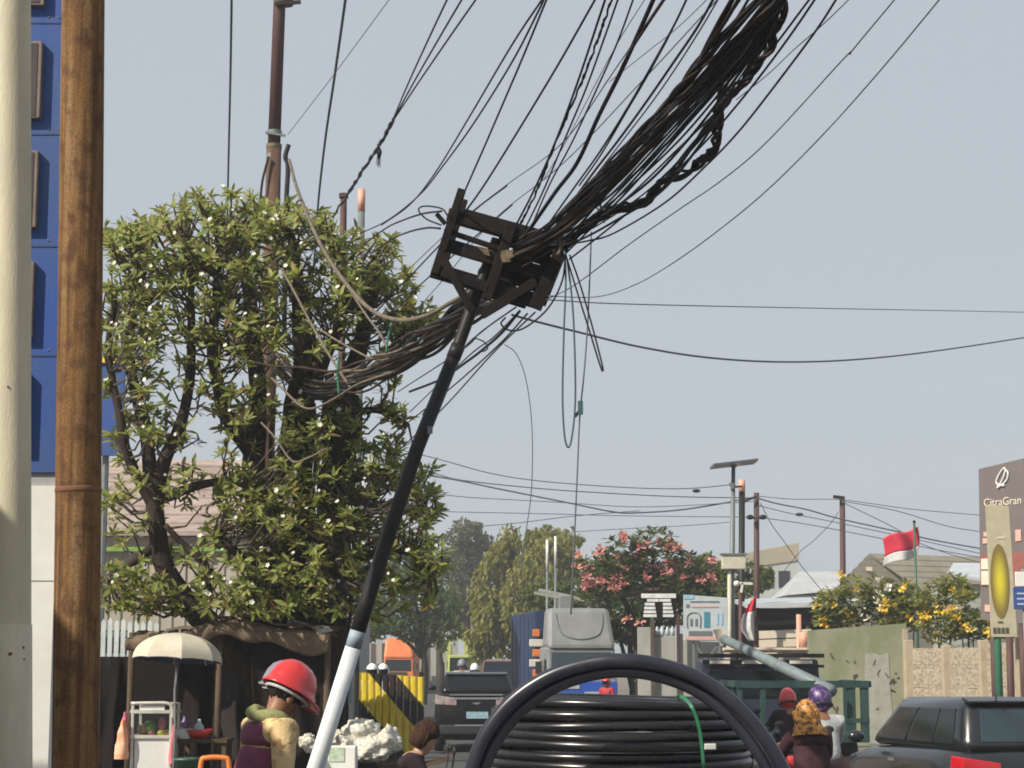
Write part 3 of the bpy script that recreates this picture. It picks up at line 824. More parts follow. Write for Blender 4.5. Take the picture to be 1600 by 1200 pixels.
rbar('brace', 838, 440, 752, 492, 15, .04, YF - .06)
rbar('top_rail', 706, 330, 880, 378, 16, .08, YB)
rbar('bottom_rail', 684, 420, 850, 470, 16, .05, YB)
rbar('upright', 726, 312, 690, 424, 11, .04, YB)
rbar('upright', 888, 372, 846, 476, 14, .04, YB)
for (x0, y0, x1, y1, w_) in ((792, 366, 872, 392, 12), (800, 392, 860, 412, 13), (806, 414, 862, 440, 9), (782, 430, 846, 452, 15), (845, 380, 862, 432, 17), (812, 385, 800, 440, 15), (770, 446, 800, 468, 16), (795, 378, 860, 398, 16), (790, 404, 850, 424, 10), (776, 420, 838, 440, 9), (826, 392, 812, 470, 13), (856, 390, 838, 468, 14), (770, 462, 822, 478, 10), (786, 372, 770, 450, 14)):
    rbar('plate', x0, y0, x1, y1, w_, .02, YF + .06)
a, b = P(700, 332, YF - .02), P(706, 330, YB)
for (x0, y0) in ((704, 338), (866, 386), (680, 424), (838, 474)):
    MB().beam(P(x0, y0, YF), P(x0 + 6, y0 - 5, YB), .04, .04, side=(0, 0, 1)).build('cross_tie', M['steel_rack'], t)
MB().prism([P(x, y, YF - .085) for x, y in ((783, 392), (792, 390), (803, 391), (800, 396), (804, 400), (797, 404), (798, 409), (785, 410), (782, 401))], (0, .006, 0)).build('torn_label', M['sign_paper'], t)
MB().prism([P(x, y, YF - .04) for x, y in ((744, 384), (762, 388), (766, 400), (758, 398), (750, 390))], (0, .006, 0)).build('torn_label', M['sign_paper'], t)
# little lever with a lead loop at the left end
rbar('hook', 682, 334, 696, 350, 7, .03, YF - .05)

# ================================================================ cables
def path(pts, Y0, Y1, sub=6, ext0=0.0, ext1=0.0):
    """pts: photo pixels; depth runs from Y0 to Y1 along the line; ext: metres to run on past either end"""
    L = [0.0]
    for (a, b), (c, d) in zip(pts, pts[1:]): L.append(L[-1] + math.hypot(c - a, d - b))
    V = [P(x, y, 1.0 / (1.0 / Y0 + (1.0 / Y1 - 1.0 / Y0) * l / L[-1])) for (x, y), l in zip(pts, L)]
    V = spline(V, sub)
    if ext0: V.insert(0, V[0] + (V[0] - V[1]).normalized() * ext0 + Vector((0, 0, ext0 * .05)))
    if ext1: V.append(V[-1] + (V[-1] - V[-2]).normalized() * ext1 + Vector((0, 0, ext1 * .05)))
    return V
def wire(label, pts, wpx, Y0, Y1, mt='cable_black', ext0=0, ext1=0, group=None, name='cable', n=6, cat='cable', wob=0.0):
    V = path(pts, Y0, Y1, 7, ext0, ext1)
    if wob:
        s_ = random.random() * 100
        V = [q + Vector((noise.noise(q * .9 + Vector((s_, 0, 0))), 0, noise.noise(q * .9 + Vector((0, s_, 0))))) * wob for q in V]
    r = wpx / 2 * ((Y0 + Y1) / 2) / F
    return MB().tube(V, r, n).build(name, M[mt], smooth=True, label=label, cat=cat, group=group)
def twisted(name, label, pts, Y0, Y1, k, rpx, wpx, turns, mt='cable_black', ext0=0, ext1=0, group=None, flat=1.0, jit=0.0, mts=None, sub=8, cat='cable'):
    """a bundle: k strands winding about one line, each strand a part"""
    V = path(pts, Y0, Y1, sub, ext0, ext1)
    t = thing(name, label, cat, V[0], group=group)
    Ym = (Y0 + Y1) / 2
    r = wpx / 2 * Ym / F
    for i in range(k):
        ph = 2 * math.pi * i / k + random.uniform(-.4, .4)
        rad = rpx * Ym / F * random.uniform(.35, 1.05)
        s_ = random.random() * 50
        tw = turns * random.uniform(.6, 1.3)
        out = []
        for j, q in enumerate(V):
            u = j / (len(V) - 1)
            a = V[max(0, j - 1)]; b = V[min(len(V) - 1, j + 1)]
            tn = (b - a).normalized()
            e1 = tn.cross(Vector((0, 1, 0)))
            e1 = e1.normalized() if e1.length > 1e-4 else Vector((1, 0, 0))
            e2 = tn.cross(e1)
            an = ph + tw * 2 * math.pi * u
            k_ = 1 + jit * noise.noise(Vector((u * 7, s_, 0)))
            out.append(q + (e1 * math.cos(an) * flat + e2 * math.sin(an)) * rad * k_)
        mm = M[random.choice(mts)] if mts else M[mt]
        MB().tube(out, r * random.uniform(.8, 1.15), 6).build('strand', mm, t, smooth=True)
    return t
random.seed(21)
# the great bundle from the rack up to the right and over the camera
twisted('cable_bundle', 'thickest dark bundle of cables running from the rack to the top right', [(800, 404), (862, 366), (925, 304), (1000, 226), (1062, 158), (1122, 88), (1206, -8)], 13, 9.6, 24, 19, 4.6, .55, ext1=7, jit=.6, mts=['cable_black', 'cable_brown', 'cable_brown'], cat='cable bundle')
twisted('cable_bundle', 'upper dark cable bundle parting from the thickest one near the top edge', [(880, 352), (940, 282), (1010, 205), (1072, 130), (1112, 62), (1150, -8)], 13, 9.6, 7, 7, 5.0, .8, ext1=7, jit=.6, mts=['cable_black', 'cable_brown'], cat='cable bundle')
twisted('cable_bundle', 'snaking loop of twisted cables hanging below the thick bundle', [(866, 392), (905, 362), (950, 330), (1000, 318), (1040, 284), (1082, 262), (1112, 236), (1122, 198), (1124, 168), (1140, 150), (1168, 118), (1196, 78), (1214, 40), (1226, -10)], 12.9, 9.8, 7, 8.0, 6.0, 9, ext1=7, jit=.5, mts=['cable_black', 'cable_black', 'cable_brown'], cat='cable bundle')
twisted('cable_bundle', 'short twisted strands linking the snaking loop to the bundle above', [(1022, 296), (1058, 258), (1090, 218), (1118, 176), (1128, 140), (1150, 112), (1182, 86), (1206, 40), (1218, -8)], 12.6, 9.7, 4, 4, 5, 3, ext1=7, jit=.5, mts=['cable_black', 'cable_brown'], cat='cable bundle')
# bundle leaving the rack down to the left, into the tree
twisted('cable_bundle', 'sagging brown cable bundle running from the rack left into the tree', [(800, 420), (755, 462), (700, 508), (648, 544), (598, 574), (545, 596), (480, 604), (430, 560)], 13, 25, 24, 19, 4.4, .9, jit=1.0, mts=['cable_brown', 'cable_black', 'cable_brown', 'cable_black', 'cable_tan', 'cable_brown'], cat='cable bundle')
# a loose net of strands just right of the rack
LS = ('uppermost', 'second', 'third', 'fourth', 'fifth', 'lowest')
for k in range(6):
    u = k / 5
    wire(LS[k] + ' of the loose strands in the tangle between rack and snaking loop', [(846 + 14 * u, 370 + 28 * u), (882 + 14 * u, 350 + 24 * u), (910 + 16 * u, 326 + 26 * u + random.uniform(-4, 4)), (952 + 14 * u, 292 + 22 * u), (1002 + 12 * u, 240 + 22 * u), (1064 + 10 * u, 174 + 20 * u), (1132 + 8 * u, 100 + 16 * u), (1214 + 8 * u, -8)], 3.8, 12.95, 9.7, random.choice(['cable_black', 'cable_black', 'cable_brown']), ext1=6, group='loose strands beside the thick bundle')
for k, (x0, y0, x1, y1) in enumerate(((912, 290, 936, 322), (925, 288, 912, 318), (930, 322, 944, 348), (938, 314, 930, 346), (868, 352, 874, 398), (880, 372, 870, 398))):
    wire(('upper left', 'upper right', 'lower left', 'lower right', 'leftmost', 'second leftmost')[k] + ' frayed tie wire knotted round the tangle right of the rack', [(x0, y0), ((x0 + x1) / 2 + 4, (y0 + y1) / 2), (x1, y1)], 3.5, 12.4, 12.4, 'cable_tan', group='frayed tie wires right of the rack', name='tie_wire', cat='tie wire')

# ---- single cables in the fan, from left to right
wire('teal cable dropping almost straight into the tree top, leftmost in the sky', [(362, -10), (360, 120), (356, 300), (354, 420)], 3.6, 15, 25, 'cable_teal', ext0=4)
wire('teal cable dropping into the tree right of the red brown pole', [(541, -10), (523, 118), (508, 220), (497, 320), (490, 420)], 4.0, 15, 25, 'cable_teal', ext0=4)
wire('very thin grey wire running from the red brown pole to the top edge', [(450, 210), (490, 158), (525, 112), (612, -6)], 1.3, 26, 18, 'cable_grey', ext1=6)
for k, x in enumerate((703, 727, 750)):
    wire(('leftmost', 'middle', 'rightmost')[k] + ' of three cables that meet in the tufted cable left of centre', [(x, -10), (x + (612 - x) * .34 - 2, 60), (x + (612 - x) * .70 - 3, 134), (612, 192)], 2.8, 14, 20, 'cable_black', ext0=5)
twisted('twisted_cable', 'dark twisted cable with a tuft hanging from it, above the tree', [(614, 188), (592, 228), (568, 264), (543, 304), (520, 338)], 20, 27.8, 3, 2.2, 2.8, 6)
t = thing('cable_tuft', 'frayed dark tuft dangling from the twisted cable above the tree', 'cable tuft', P(590, 262, 22))
MB().tube([P(592, 229, 22), P(593, 237, 22), P(592, 247, 22)], [.012, .03, .02], 8).build('knot', M['cable_black'], t, smooth=True)
for k in range(5):
    MB().tube([P(590 + k, 242, 22), P(588 + k * 1.6 + random.uniform(-1, 1), 256 + random.uniform(0, 8), 22)], .005, 4).build('fray', M['cable_grey'], t)
wire('upper of two thin cables sweeping from top centre to the tree shoulder', [(852, -8), (800, 70), (735, 180), (680, 270), (640, 320), (596, 352)], 2.5, 10.5, 20, 'cable_black', ext0=6)
wire('lower of two thin cables sweeping from top centre to the tree shoulder', [(845, 10), (800, 97), (738, 196), (690, 262), (655, 305), (606, 344), (560, 366)], 2.5, 10.5, 20, 'cable_black', ext0=6)
wire('thin black cable meeting the top of the rack upright', [(857, -8), (815, 94), (791, 150), (760, 222), (724, 304), (714, 330)], 3.2, 10, 12.9, 'cable_black', ext0=6)
wire('thin black cable crossing to the left end of the rack top rail', [(934, -8), (868, 108), (800, 220), (756, 290), (722, 338)], 3.4, 10, 12.9, 'cable_black', ext0=6)
wire('faint wire passing behind the rack towards the tree shoulder', [(1040, -8), (960, 110), (880, 222), (790, 290), (720, 345), (650, 410), (560, 500)], 1.6, 12, 24, 'cable_grey', ext0=6)
wire('faint wire passing low behind the rack to the tree', [(1120, 0), (1000, 130), (880, 255), (770, 345), (690, 440), (600, 540)], 1.6, 12, 24, 'cable_grey', ext0=6)
wire('left strand of the steep cluster above the rack', [(948, -8), (902, 130), (866, 226), (832, 302), (804, 356)], 3.6, 9.8, 13, 'cable_black', ext0=6)
twisted('twisted_cable', 'knotted twisted cable in the steep cluster above the rack', [(958, -8), (936, 56), (908, 130), (870, 218), (838, 300), (808, 360)], 9.8, 13, 2, 2.2, 3.6, 14, ext0=6)
wire('right strand of the steep cluster above the rack', [(968, -8), (944, 60), (915, 140), (884, 214), (848, 300), (818, 362)], 3.0, 9.8, 13, 'cable_black', ext0=6)
wire('thin cable right of the steep cluster', [(992, -8), (964, 68), (932, 140), (894, 222), (858, 290), (828, 360)], 2.8, 9.8, 13, 'cable_black', ext0=6)
wire('hair thin wire right of the steep cluster', [(1012, -8), (968, 62), (926, 140), (884, 222), (850, 280)], 1.4, 10, 13, 'cable_grey', ext0=6)
wire('heavy single black cable standing clear left of the thick bundle', [(1024, -8), (1002, 42), (970, 112), (936, 180), (902, 254), (868, 300), (832, 352), (806, 388)], 6.8, 9.8, 13, 'cable_black', ext0=6)
wire('second leg of the heavy cable, parting from it near the top edge', [(1043, -8), (1012, 38), (978, 92), (956, 140)], 4.4, 9.7, 10.6, 'cable_brown', ext0=6)
wire('cable forking near the top edge left of the thick bundle', [(1076, -8), (1054, 38), (1022, 96), (982, 166), (938, 236), (898, 292), (850, 360)], 3.3, 9.8, 13, 'cable_black', ext0=6)
wire('fork branch dropping from the cable left of the thick bundle', [(1056, 34), (1038, 70), (1006, 128), (980, 172), (940, 240), (905, 290)], 3.0, 10, 12.4, 'cable_black')
wire('thin grey wire slanting across the cables near the top edge', [(1112, -8), (1060, 42), (1010, 82), (952, 128)], 1.6, 10, 11, 'cable_grey', ext0=6)
wire('dark cable hugging the upper bundle on its left side', [(1118, -8), (1090, 42), (1052, 98), (1012, 156), (970, 214), (918, 282), (870, 350)], 4.0, 9.8, 13, 'cable_black', ext0=6)
wire('thinner cable hugging the upper bundle on its left side', [(1126, -8), (1098, 40), (1060, 100), (1020, 158), (968, 226), (922, 286)], 2.4, 9.8, 12.4, 'cable_black', ext0=6)
LB = ('nearest to the bundle', 'second from the bundle', 'third from the bundle', 'fourth from the bundle', 'fifth from the bundle', 'farthest from the bundle')
for k in range(6):
    u = k / 5
    wire('dark cable strung below the thick bundle, ' + LB[k], [(1206 + 24 * u, -8), (1172 + 12 * u, 70 + 14 * u), (1112 + 24 * u, 140 + 22 * u), (1048 + 40 * u, 204 + 30 * u), (986 + 48 * u, 262 + 34 * u + random.uniform(-3, 3)), (930 + 40 * u, 312 + 28 * u), (884 + 14 * u, 350 + 28 * u), (848, 384)], random.choice((2.4, 2.8, 3.6, 4.4)), 9.7, 12.9, 'cable_black', ext0=6, group='cables strung below the thick bundle')
wire('left of a pair of cables right of the snaking loop', [(1270, -8), (1200, 84), (1140, 150), (1112, 182), (1060, 232), (990, 300), (925, 356), (880, 400)], 3.2, 9.7, 12.9, 'cable_black', ext0=6)
wire('right of a pair of cables right of the snaking loop', [(1278, -8), (1240, 48), (1196, 108), (1150, 166), (1098, 226), (1040, 282), (960, 350), (890, 405)], 3.4, 9.7, 12.9, 'cable_black', ext0=6)
wire('black cable sagging clear to the right of the pair', [(1311, -8), (1272, 52), (1200, 148), (1152, 208), (1104, 258), (1040, 316), (960, 364), (920, 376), (884, 382)], 3.4, 9.7, 12.9, 'cable_black', ext0=6)
wire('thin grey wire crossing the sagging cable near the top edge', [(1334, -8), (1284, 40), (1240, 78), (1200, 116), (1150, 156)], 1.8, 9.6, 10.5, 'cable_grey', ext0=6)
wire('thin wire with a kink running right of all the thicker cables', [(1404, -8), (1334, 76), (1328, 85), (1318, 92), (1200, 220), (1130, 280), (1060, 328), (980, 384), (900, 444), (850, 470)], 2.0, 9.5, 13, 'cable_grey', ext0=6, n=5)
wire('outermost thin wire running from rack to the top right', [(1474, -8), (1380, 105), (1290, 206), (1200, 296), (1120, 362), (1050, 412), (990, 446), (930, 464), (850, 462)], 2.0, 9.4, 13, 'cable_grey', ext0=6)
# ---- right of the rack, long spans
wire('dark drooping span from below the rack to the right edge', [(800, 492), (840, 503), (900, 518), (1000, 542), (1100, 558), (1200, 565), (1300, 564), (1400, 556), (1500, 543), (1610, 526)], 2.7, 13, 24, 'cable_grey', ext1=6)
wire('faint level wire from the rack to the right edge', [(850, 468), (950, 474), (1100, 478), (1300, 482), (1610, 488)], 1.4, 13, 24, 'cable_grey', ext1=6)
# ---- hanging loops
wire('long narrow teal cable loop hanging below the rack', [(882, 392), (884, 440), (881, 520), (879, 620), (882, 680), (888, 699), (894, 680), (899, 620), (897, 520), (893, 460), (886, 404)], 3.0, 12.7, 12.7, 'cable_teal', name='cable_loop', cat='cable loop')
wire('shorter slanting dark cable loop hanging below the rack', [(884, 398), (900, 450), (922, 520), (938, 572), (942, 579), (940, 566), (924, 505), (905, 440), (890, 398)], 2.8, 12.6, 12.6, 'cable_black', name='cable_loop', cat='cable loop')
t = thing('hanging_cable', 'single thin cable with a small clip hanging to the treetops', 'cable', P(898, 830, 12.8))
MB().tube(path([(924, 362), (922, 420), (918, 510), (912, 590), (906, 650), (902, 740), (898, 830), (892, 960)], 12.8, 12.8), 2.4 / 2 * 12.8 / F, 6).build('cable', M['cable_grey'], t, smooth=True)
MB().box(P(907, 637, 12.78), (.034, .03, .09)).build('clip', M['cable_teal'], t)
MB().beam(P(907, 641, 12.78), P(898, 651, 12.78), .022, .02).build('clip_tail', M['cable_teal'], t)
wire('faint curved drop wire right of the leaning pole', [(788, 538), (806, 552), (820, 586), (829, 640), (832, 700), (830, 770), (822, 830), (812, 900)], 1.6, 12.8, 12.8, 'cable_grey')
# lead loops round the rack
wire('stiff lead looping over the left end of the rack', [(700, 338), (690, 326), (664, 322), (654, 328), (666, 342), (690, 352)], 2.6, 12.8, 12.8, 'cable_black', name='lead_loop', cat='cable loop')
wire('upper of two leads bowing from the rack into the tree', [(690, 330), (660, 334), (630, 344), (604, 356), (570, 380)], 2.8, 12.9, 20, 'cable_black')
wire('lower of two leads bowing from the rack into the tree', [(688, 357), (668, 356), (640, 362), (612, 374), (580, 396)], 2.8, 12.9, 20, 'cable_black')
wire('loose lead curling under the right end of the rack', [(884, 398), (878, 440), (856, 482), (820, 512), (796, 516), (783, 506), (790, 496)], 3.0, 12.7, 12.7, 'cable_black', name='lead_loop', cat='cable loop')
wire('tiny lead curl under the middle of the rack', [(742, 528), (756, 534), (762, 544), (754, 550)], 2.2, 12.8, 12.8, 'cable_black', name='lead_loop', cat='cable loop')
for k, (a, b, c, d) in enumerate((((812, 486), (770, 528), (728, 560), (640, 644)), ((824, 490), (778, 540), (700, 610), (600, 690)), ((836, 488), (770, 552), (690, 640), (610, 716)), ((806, 480), (750, 520), (720, 548), (622, 612)), ((800, 484), (756, 516), (716, 556), (660, 648)))):
    wire(('longest', 'second', 'lowest', 'uppermost', 'shortest')[k] + ' of the thin wires slanting down left behind the leaning pole', [a, b, c, d], 2.2, 13.2, 22, 'cable_black' if k % 2 else 'cable_grey', group='thin wires slanting behind the leaning pole')
wire('black lead running from rack foot along the pole', [(812, 486), (784, 520), (752, 548), (728, 566), (690, 592), (640, 612)], 4.4, 12.85, 15, 'cable_black')
# wires passing behind the left of the rack
wire('upper dark wire behind the left of the rack', [(792, 290), (740, 330), (690, 380), (640, 432), (590, 480)], 2.4, 13.4, 22, 'cable_black')
wire('lower dark wire behind the left of the rack', [(800, 320), (740, 372), (690, 415), (640, 462), (600, 510)], 2.2, 13.4, 22, 'cable_black')
# ---- tan aged cables looping through the tree crown
wire('thick tan aged cable swooping down through the tree crown to the rack', [(452, 250), (466, 300), (500, 380), (540, 442), (580, 484), (622, 500), (664, 494), (706, 472), (760, 440)], 6.5, 20.5, 13.1, 'cable_tan')
wire('thin tan cable sloping through the middle of the tree crown', [(440, 420), (462, 460), (494, 520), (524, 570), (548, 606)], 4.2, 20, 18, 'cable_tan')
wire('tan cable branching to the right in the tree crown', [(478, 500), (520, 528), (552, 546), (590, 562), (640, 552)], 3.6, 19.5, 17, 'cable_tan')
wire('short tan cable under the thick tan one', [(552, 462), (572, 492), (594, 522), (606, 546)], 3.6, 19.5, 17.5, 'cable_tan')
wire('looping brown cable low in the tree crown', [(424, 590), (450, 616), (470, 634), (490, 638), (524, 622), (560, 600), (612, 582)], 3.8, 19.5, 17, 'cable_tan')
wire('lowest looping brown cable in the tree crown', [(408, 660), (430, 684), (456, 720), (480, 716), (512, 700)], 3.4, 19.5, 19, 'cable_tan')
wire('level brown cable across the dark trunks', [(396, 566), (430, 572), (470, 574), (520, 580), (560, 566), (612, 556)], 3.6, 19.5, 17, 'cable_brown')
wire('green cable end hanging beside the brown cables', [(529, 560), (528, 590), (530, 616)], 4.2, 18, 18, 'strap_green')
wire('green cable end hanging near the thick tan cable', [(612, 504), (606, 530), (604, 552)], 3.4, 17, 17, 'strap_green')

# ---- distant utility lines
dl = [
 ('top distant line from the leaning pole to the lamp post', [(560, 688), (672, 714), (760, 738), (830, 750), (920, 758), (1010, 763), (1080, 763), (1145, 757)], 1.5),
 ('upper double distant line over the far trees', [(560, 720), (670, 738), (720, 750), (840, 763), (940, 770), (1060, 776), (1182, 778)], 1.7),
 ('thick middle distant line dipping then rising to the brown pole', [(560, 730), (690, 746), (780, 764), (880, 784), (960, 800), (1000, 801), (1060, 797), (1120, 788), (1182, 776)], 2.4),
 ('thin distant line just below the middle ones', [(640, 764), (720, 776), (860, 784), (1000, 792), (1140, 786), (1182, 783)], 1.2),
 ('faint distant line touching the treetops', [(560, 796), (720, 800), (860, 803), (980, 806), (1182, 808)], 1.2),
 ('lowest faint distant line behind the treetops', [(700, 826), (800, 818), (900, 806), (1000, 798)], 1.2),
 ('faint distant line left of the lamp post', [(880, 832), (980, 826), (1060, 822), (1140, 816)], 1.0),
]
for lb, pts, w_ in dl:
    wire(lb, pts, w_, 58, 60, 'cable_grey', name='utility_line', cat='utility line')
dr = [
 ('upper thick line falling from the brown pole to the right edge', [(1182, 778), (1215, 787), (1260, 796), (1310, 810), (1400, 830), (1470, 846), (1620, 872)], 2.2),
 ('second line falling from the brown pole to the right', [(1186, 790), (1230, 801), (1300, 815), (1400, 836), (1620, 884)], 1.3),
 ('third line falling from the brown pole to the right', [(1192, 809), (1260, 819), (1360, 838), (1480, 862), (1620, 886)], 1.3),
 ('level line joining the two brown poles', [(1182, 775), (1240, 780), (1315, 781), (1420, 795), (1520, 804), (1620, 812)], 1.2),
 ('line dropping steeply from the dark pole past the flag', [(1315, 784), (1360, 806), (1400, 826), (1440, 850), (1520, 876), (1620, 896)], 1.3),
 ('upper line from the dark pole to the billboard', [(1316, 783), (1400, 798), (1480, 822), (1540, 832), (1620, 846)], 1.3),
 ('stay wire slanting down right from the brown pole', [(1188, 786), (1206, 820), (1228, 850), (1252, 884), (1290, 930)], 1.2),
 ('stay wire slanting down left from the dark pole', [(1310, 800), (1296, 820), (1270, 846), (1250, 862), (1222, 896)], 1.2),
]
for lb, pts, w_ in dr:
    wire(lb, pts, w_, 60, 62, 'cable_grey', name='utility_line', cat='utility line')
for px, py, Yk, lb in ((1088, 767, 59, 'small dark splice knot on the line left of the lamp post'), (1249, 804, 61, 'small dark splice knot on the line right of the brown pole')):
    MB().ball(P(px, py, Yk), (.13, .06, .06), 8, 6).build('splice_knot', M['cable_black'], smooth=True, label=lb, cat='splice')

# ================================================================ distant poles
Y = 50
t = thing('solar_lamp_post', 'pale street lamp post with flat solar panel on top', 'lamp post', (P(1144, 1036, Y).x, Y, 0))
q = P(1146, 730, Y)
bx = P(1143, 1036, Y).x
MB().tube([(bx, Y, 0), (bx + .02, Y, 3.2), (q.x, Y, q.z)], [.10, .085, .05], 12).build('shaft', M['galv_dark'], t, smooth=True)
MB().tube([(P(1137, 1036, Y).x, Y - .12, 0), (P(1139, 880, Y).x, Y - .12, P(1139, 880, Y).z)], .055, 8).build('conduit', M['box_cream'], t, smooth=True)
a, b = P(1112, 729, Y - .3), P(1181, 721, Y - .3)
MB().beam(a, b, .055, 1.0).build('solar_panel', M['solar'], t)
MB().tube([q, q + Vector((0, 0, .08))], .09, 10).build('panel_mount', M['galv_dark'], t)
MB().box(P(1143, 759, Y - .08), (.12, .12, .16)).build('lamp_head', M['steel_white'], t, bevel=.02)
f = MB().box(P(1146, 878, Y - .16), (.62, .22, .38)).build('control_box', M['box_cream'], t, bevel=.02)
MB().box(P(1146, 866, Y - .17), (.68, .28, .04)).build('box_lid', M['galv_dark'], f)
t = post_thing('dark_pole', 'dark pole with pink painted tip close behind the solar lamp post', 1156, 750, 52, .085, M['steel_dark'], 'pole', tip=M['salmon'], tiplen=.32, dx=3)
MB().beam(P(1146, 761, 51.8), P(1160, 760, 51.8), .05, .05).build('tie_bracket', M['steel_dark'], t)
t = post_thing('brown_utility_pole', 'red brown utility pole carrying the distant lines', 1181, 770, 60, .085, M['pole_brown'], 'pole', dx=1)
MB().beam(P(1170, 809, 59.8), P(1194, 810, 59.8), .06, .06).build('cross_arm', M['pole_brown'], t)
for px in (1172, 1192):
    MB().ball(P(px, 808, 59.7), (.12, .08, .08), 8, 6).build('insulator', M['steel_dark'], t, smooth=True)
MB().beam(P(1162, 784, 59.8), P(1182, 776, 59.8), .06, .06).build('top_arm', M['steel_dark'], t)
t = post_thing('dark_utility_pole', 'dark brown utility pole beside the black gable', 1317, 776, 62, .09, M['pole_brown'], 'pole', dx=-1)
MB().beam(P(1302, 776, 61.8), P(1319, 778, 61.8), .10, .10).build('top_arm', M['steel_dark'], t)
for k, (px, py, lb) in enumerate(((855, 843, 'white topped marker pole, the left one before the far trees'), (867, 838, 'white topped marker pole, the right one before the far trees'))):
    t = post_thing('marker_pole', lb, px - 1, py, 68, .045, M['galv_dark'], 'pole', tip=M['paint_white'], tiplen=1.12, dx=1 + k)
# ================================================================ the big white flowering tree
rt = random.Random(11)
YT = 22.0
tree = thing('flowering_tree', 'big bushy tree with long leaves and white flowers behind the stall', 'tree', (P(455, 1180, YT).x, YT, PZ))
def TP(px, py, dy=0.0):
    return P(px, py, YT + dy)
SK = []                                              # skeleton points that twigs can grow from
def stem(name, pts, r0, r1, mt='bark'):
    V = spline([TP(*q) for q in pts], 5)
    V = [q + Vector((noise.noise(q * 1.7), noise.noise(q * 1.7 + Vector((9, 0, 0))), 0)) * .05 for q in V]
    n = len(V)
    rs = [r0 + (r1 - r0) * i / (n - 1) for i in range(n)]
    rs = [r * (1 + .16 * noise.noise(q * 4)) for r, q in zip(rs, V)]
    SK.extend(V[2:])
    return MB().tube(V, rs, 12).build(name, M[mt], tree, smooth=True)
g = P(455, 1300, YT); 
stem('trunk', [(470, 1300, 0), (468, 1120, 0), (462, 960, 0), (462, 800, .1), (468, 660, .1), (478, 540, 0), (462, 430, -.2), (450, 360, -.3)], .36, .05)
stem('trunk', [(440, 1290, .1), (425, 1080, .1), (408, 900, .1), (398, 740, 0), (400, 600, 0), (392, 480, .1), (380, 380, .1)], .22, .05)
stem('trunk', [(500, 1290, .2), (512, 1060, .2), (518, 860, .2), (528, 700, .1), (545, 600, 0), (570, 500, 0), (590, 420, .1)], .26, .05)
stem('limb', [(440, 1140, -.1), (360, 1010, -.3), (296, 948, -.4), (256, 874, -.5), (241, 780, -.5), (228, 690, -.5), (208, 600, -.4), (206, 480, -.3), (220, 400, -.2)], .16, .035)
stem('limb', [(240, 775, -.5), (262, 716, -.5), (280, 672, -.4), (296, 580, -.3), (300, 470, -.3), (290, 370, -.2)], .09, .03)
stem('limb', [(246, 800, -.5), (206, 730, -.6), (184, 660, -.7), (172, 560, -.5), (178, 450, -.3)], .07, .03)
stem('limb', [(236, 786, -.5), (280, 770, -.55), (320, 757, -.6), (362, 752, -.6), (402, 768, -.5)], .07, .03)
stem('limb', [(240, 855, -.5), (206, 882, -.6), (170, 900, -.7)], .06, .025)
stem('limb', [(300, 950, -.4), (330, 900, -.6), (286, 850, -.6), (260, 820, -.6)], .06, .03)
stem('limb', [(402, 720, 0), (352, 640, -.3), (330, 540, -.4), (340, 430, -.4), (350, 350, -.3)], .10, .03)
stem('limb', [(470, 640, .1), (510, 560, -.3), (540, 470, -.4), (530, 390, -.3)], .09, .03)
stem('limb', [(545, 610, 0), (600, 560, .2), (636, 500, .2), (652, 450, .2)], .08, .025)
stem('limb', [(522, 760, .1), (580, 740, .1), (630, 752, .2), (668, 800, .2)], .09, .025)
stem('limb', [(516, 900, .2), (570, 870, 0), (630, 860, 0), (676, 880, .1)], .08, .025)
stem('limb', [(540, 650, 0), (580, 640, -.2), (612, 650, -.2), (640, 662, -.2)], .05, .018)
stem('limb', [(440, 980, -.2), (400, 900, -.6), (370, 860, -.7), (340, 830, -.7)], .09, .03)
stem('limb', [(480, 960, -.2), (520, 900, -.6), (545, 840, -.6), (560, 790, -.5)], .09, .03)
# a bulge of old bark and a dark burr, right of the trunks
stem('trunk', [(548, 700, .1), (556, 660, .05), (552, 620, .1)], .06, .10)
for k in range(16):                                  # hanging dead stems that darken the middle of the tree
    x = rt.uniform(395, 550); y = rt.uniform(560, 800)
    SKn = len(SK)
    stem('hanging_root', [(x, y, rt.uniform(-.5, .2)), (x + rt.uniform(-12, 12), y + 90, rt.uniform(-.5, .2)), (x + rt.uniform(-20, 20), y + rt.uniform(150, 330), rt.uniform(-.4, .2))], rt.uniform(.02, .05), .015)
    del SK[SKn:]
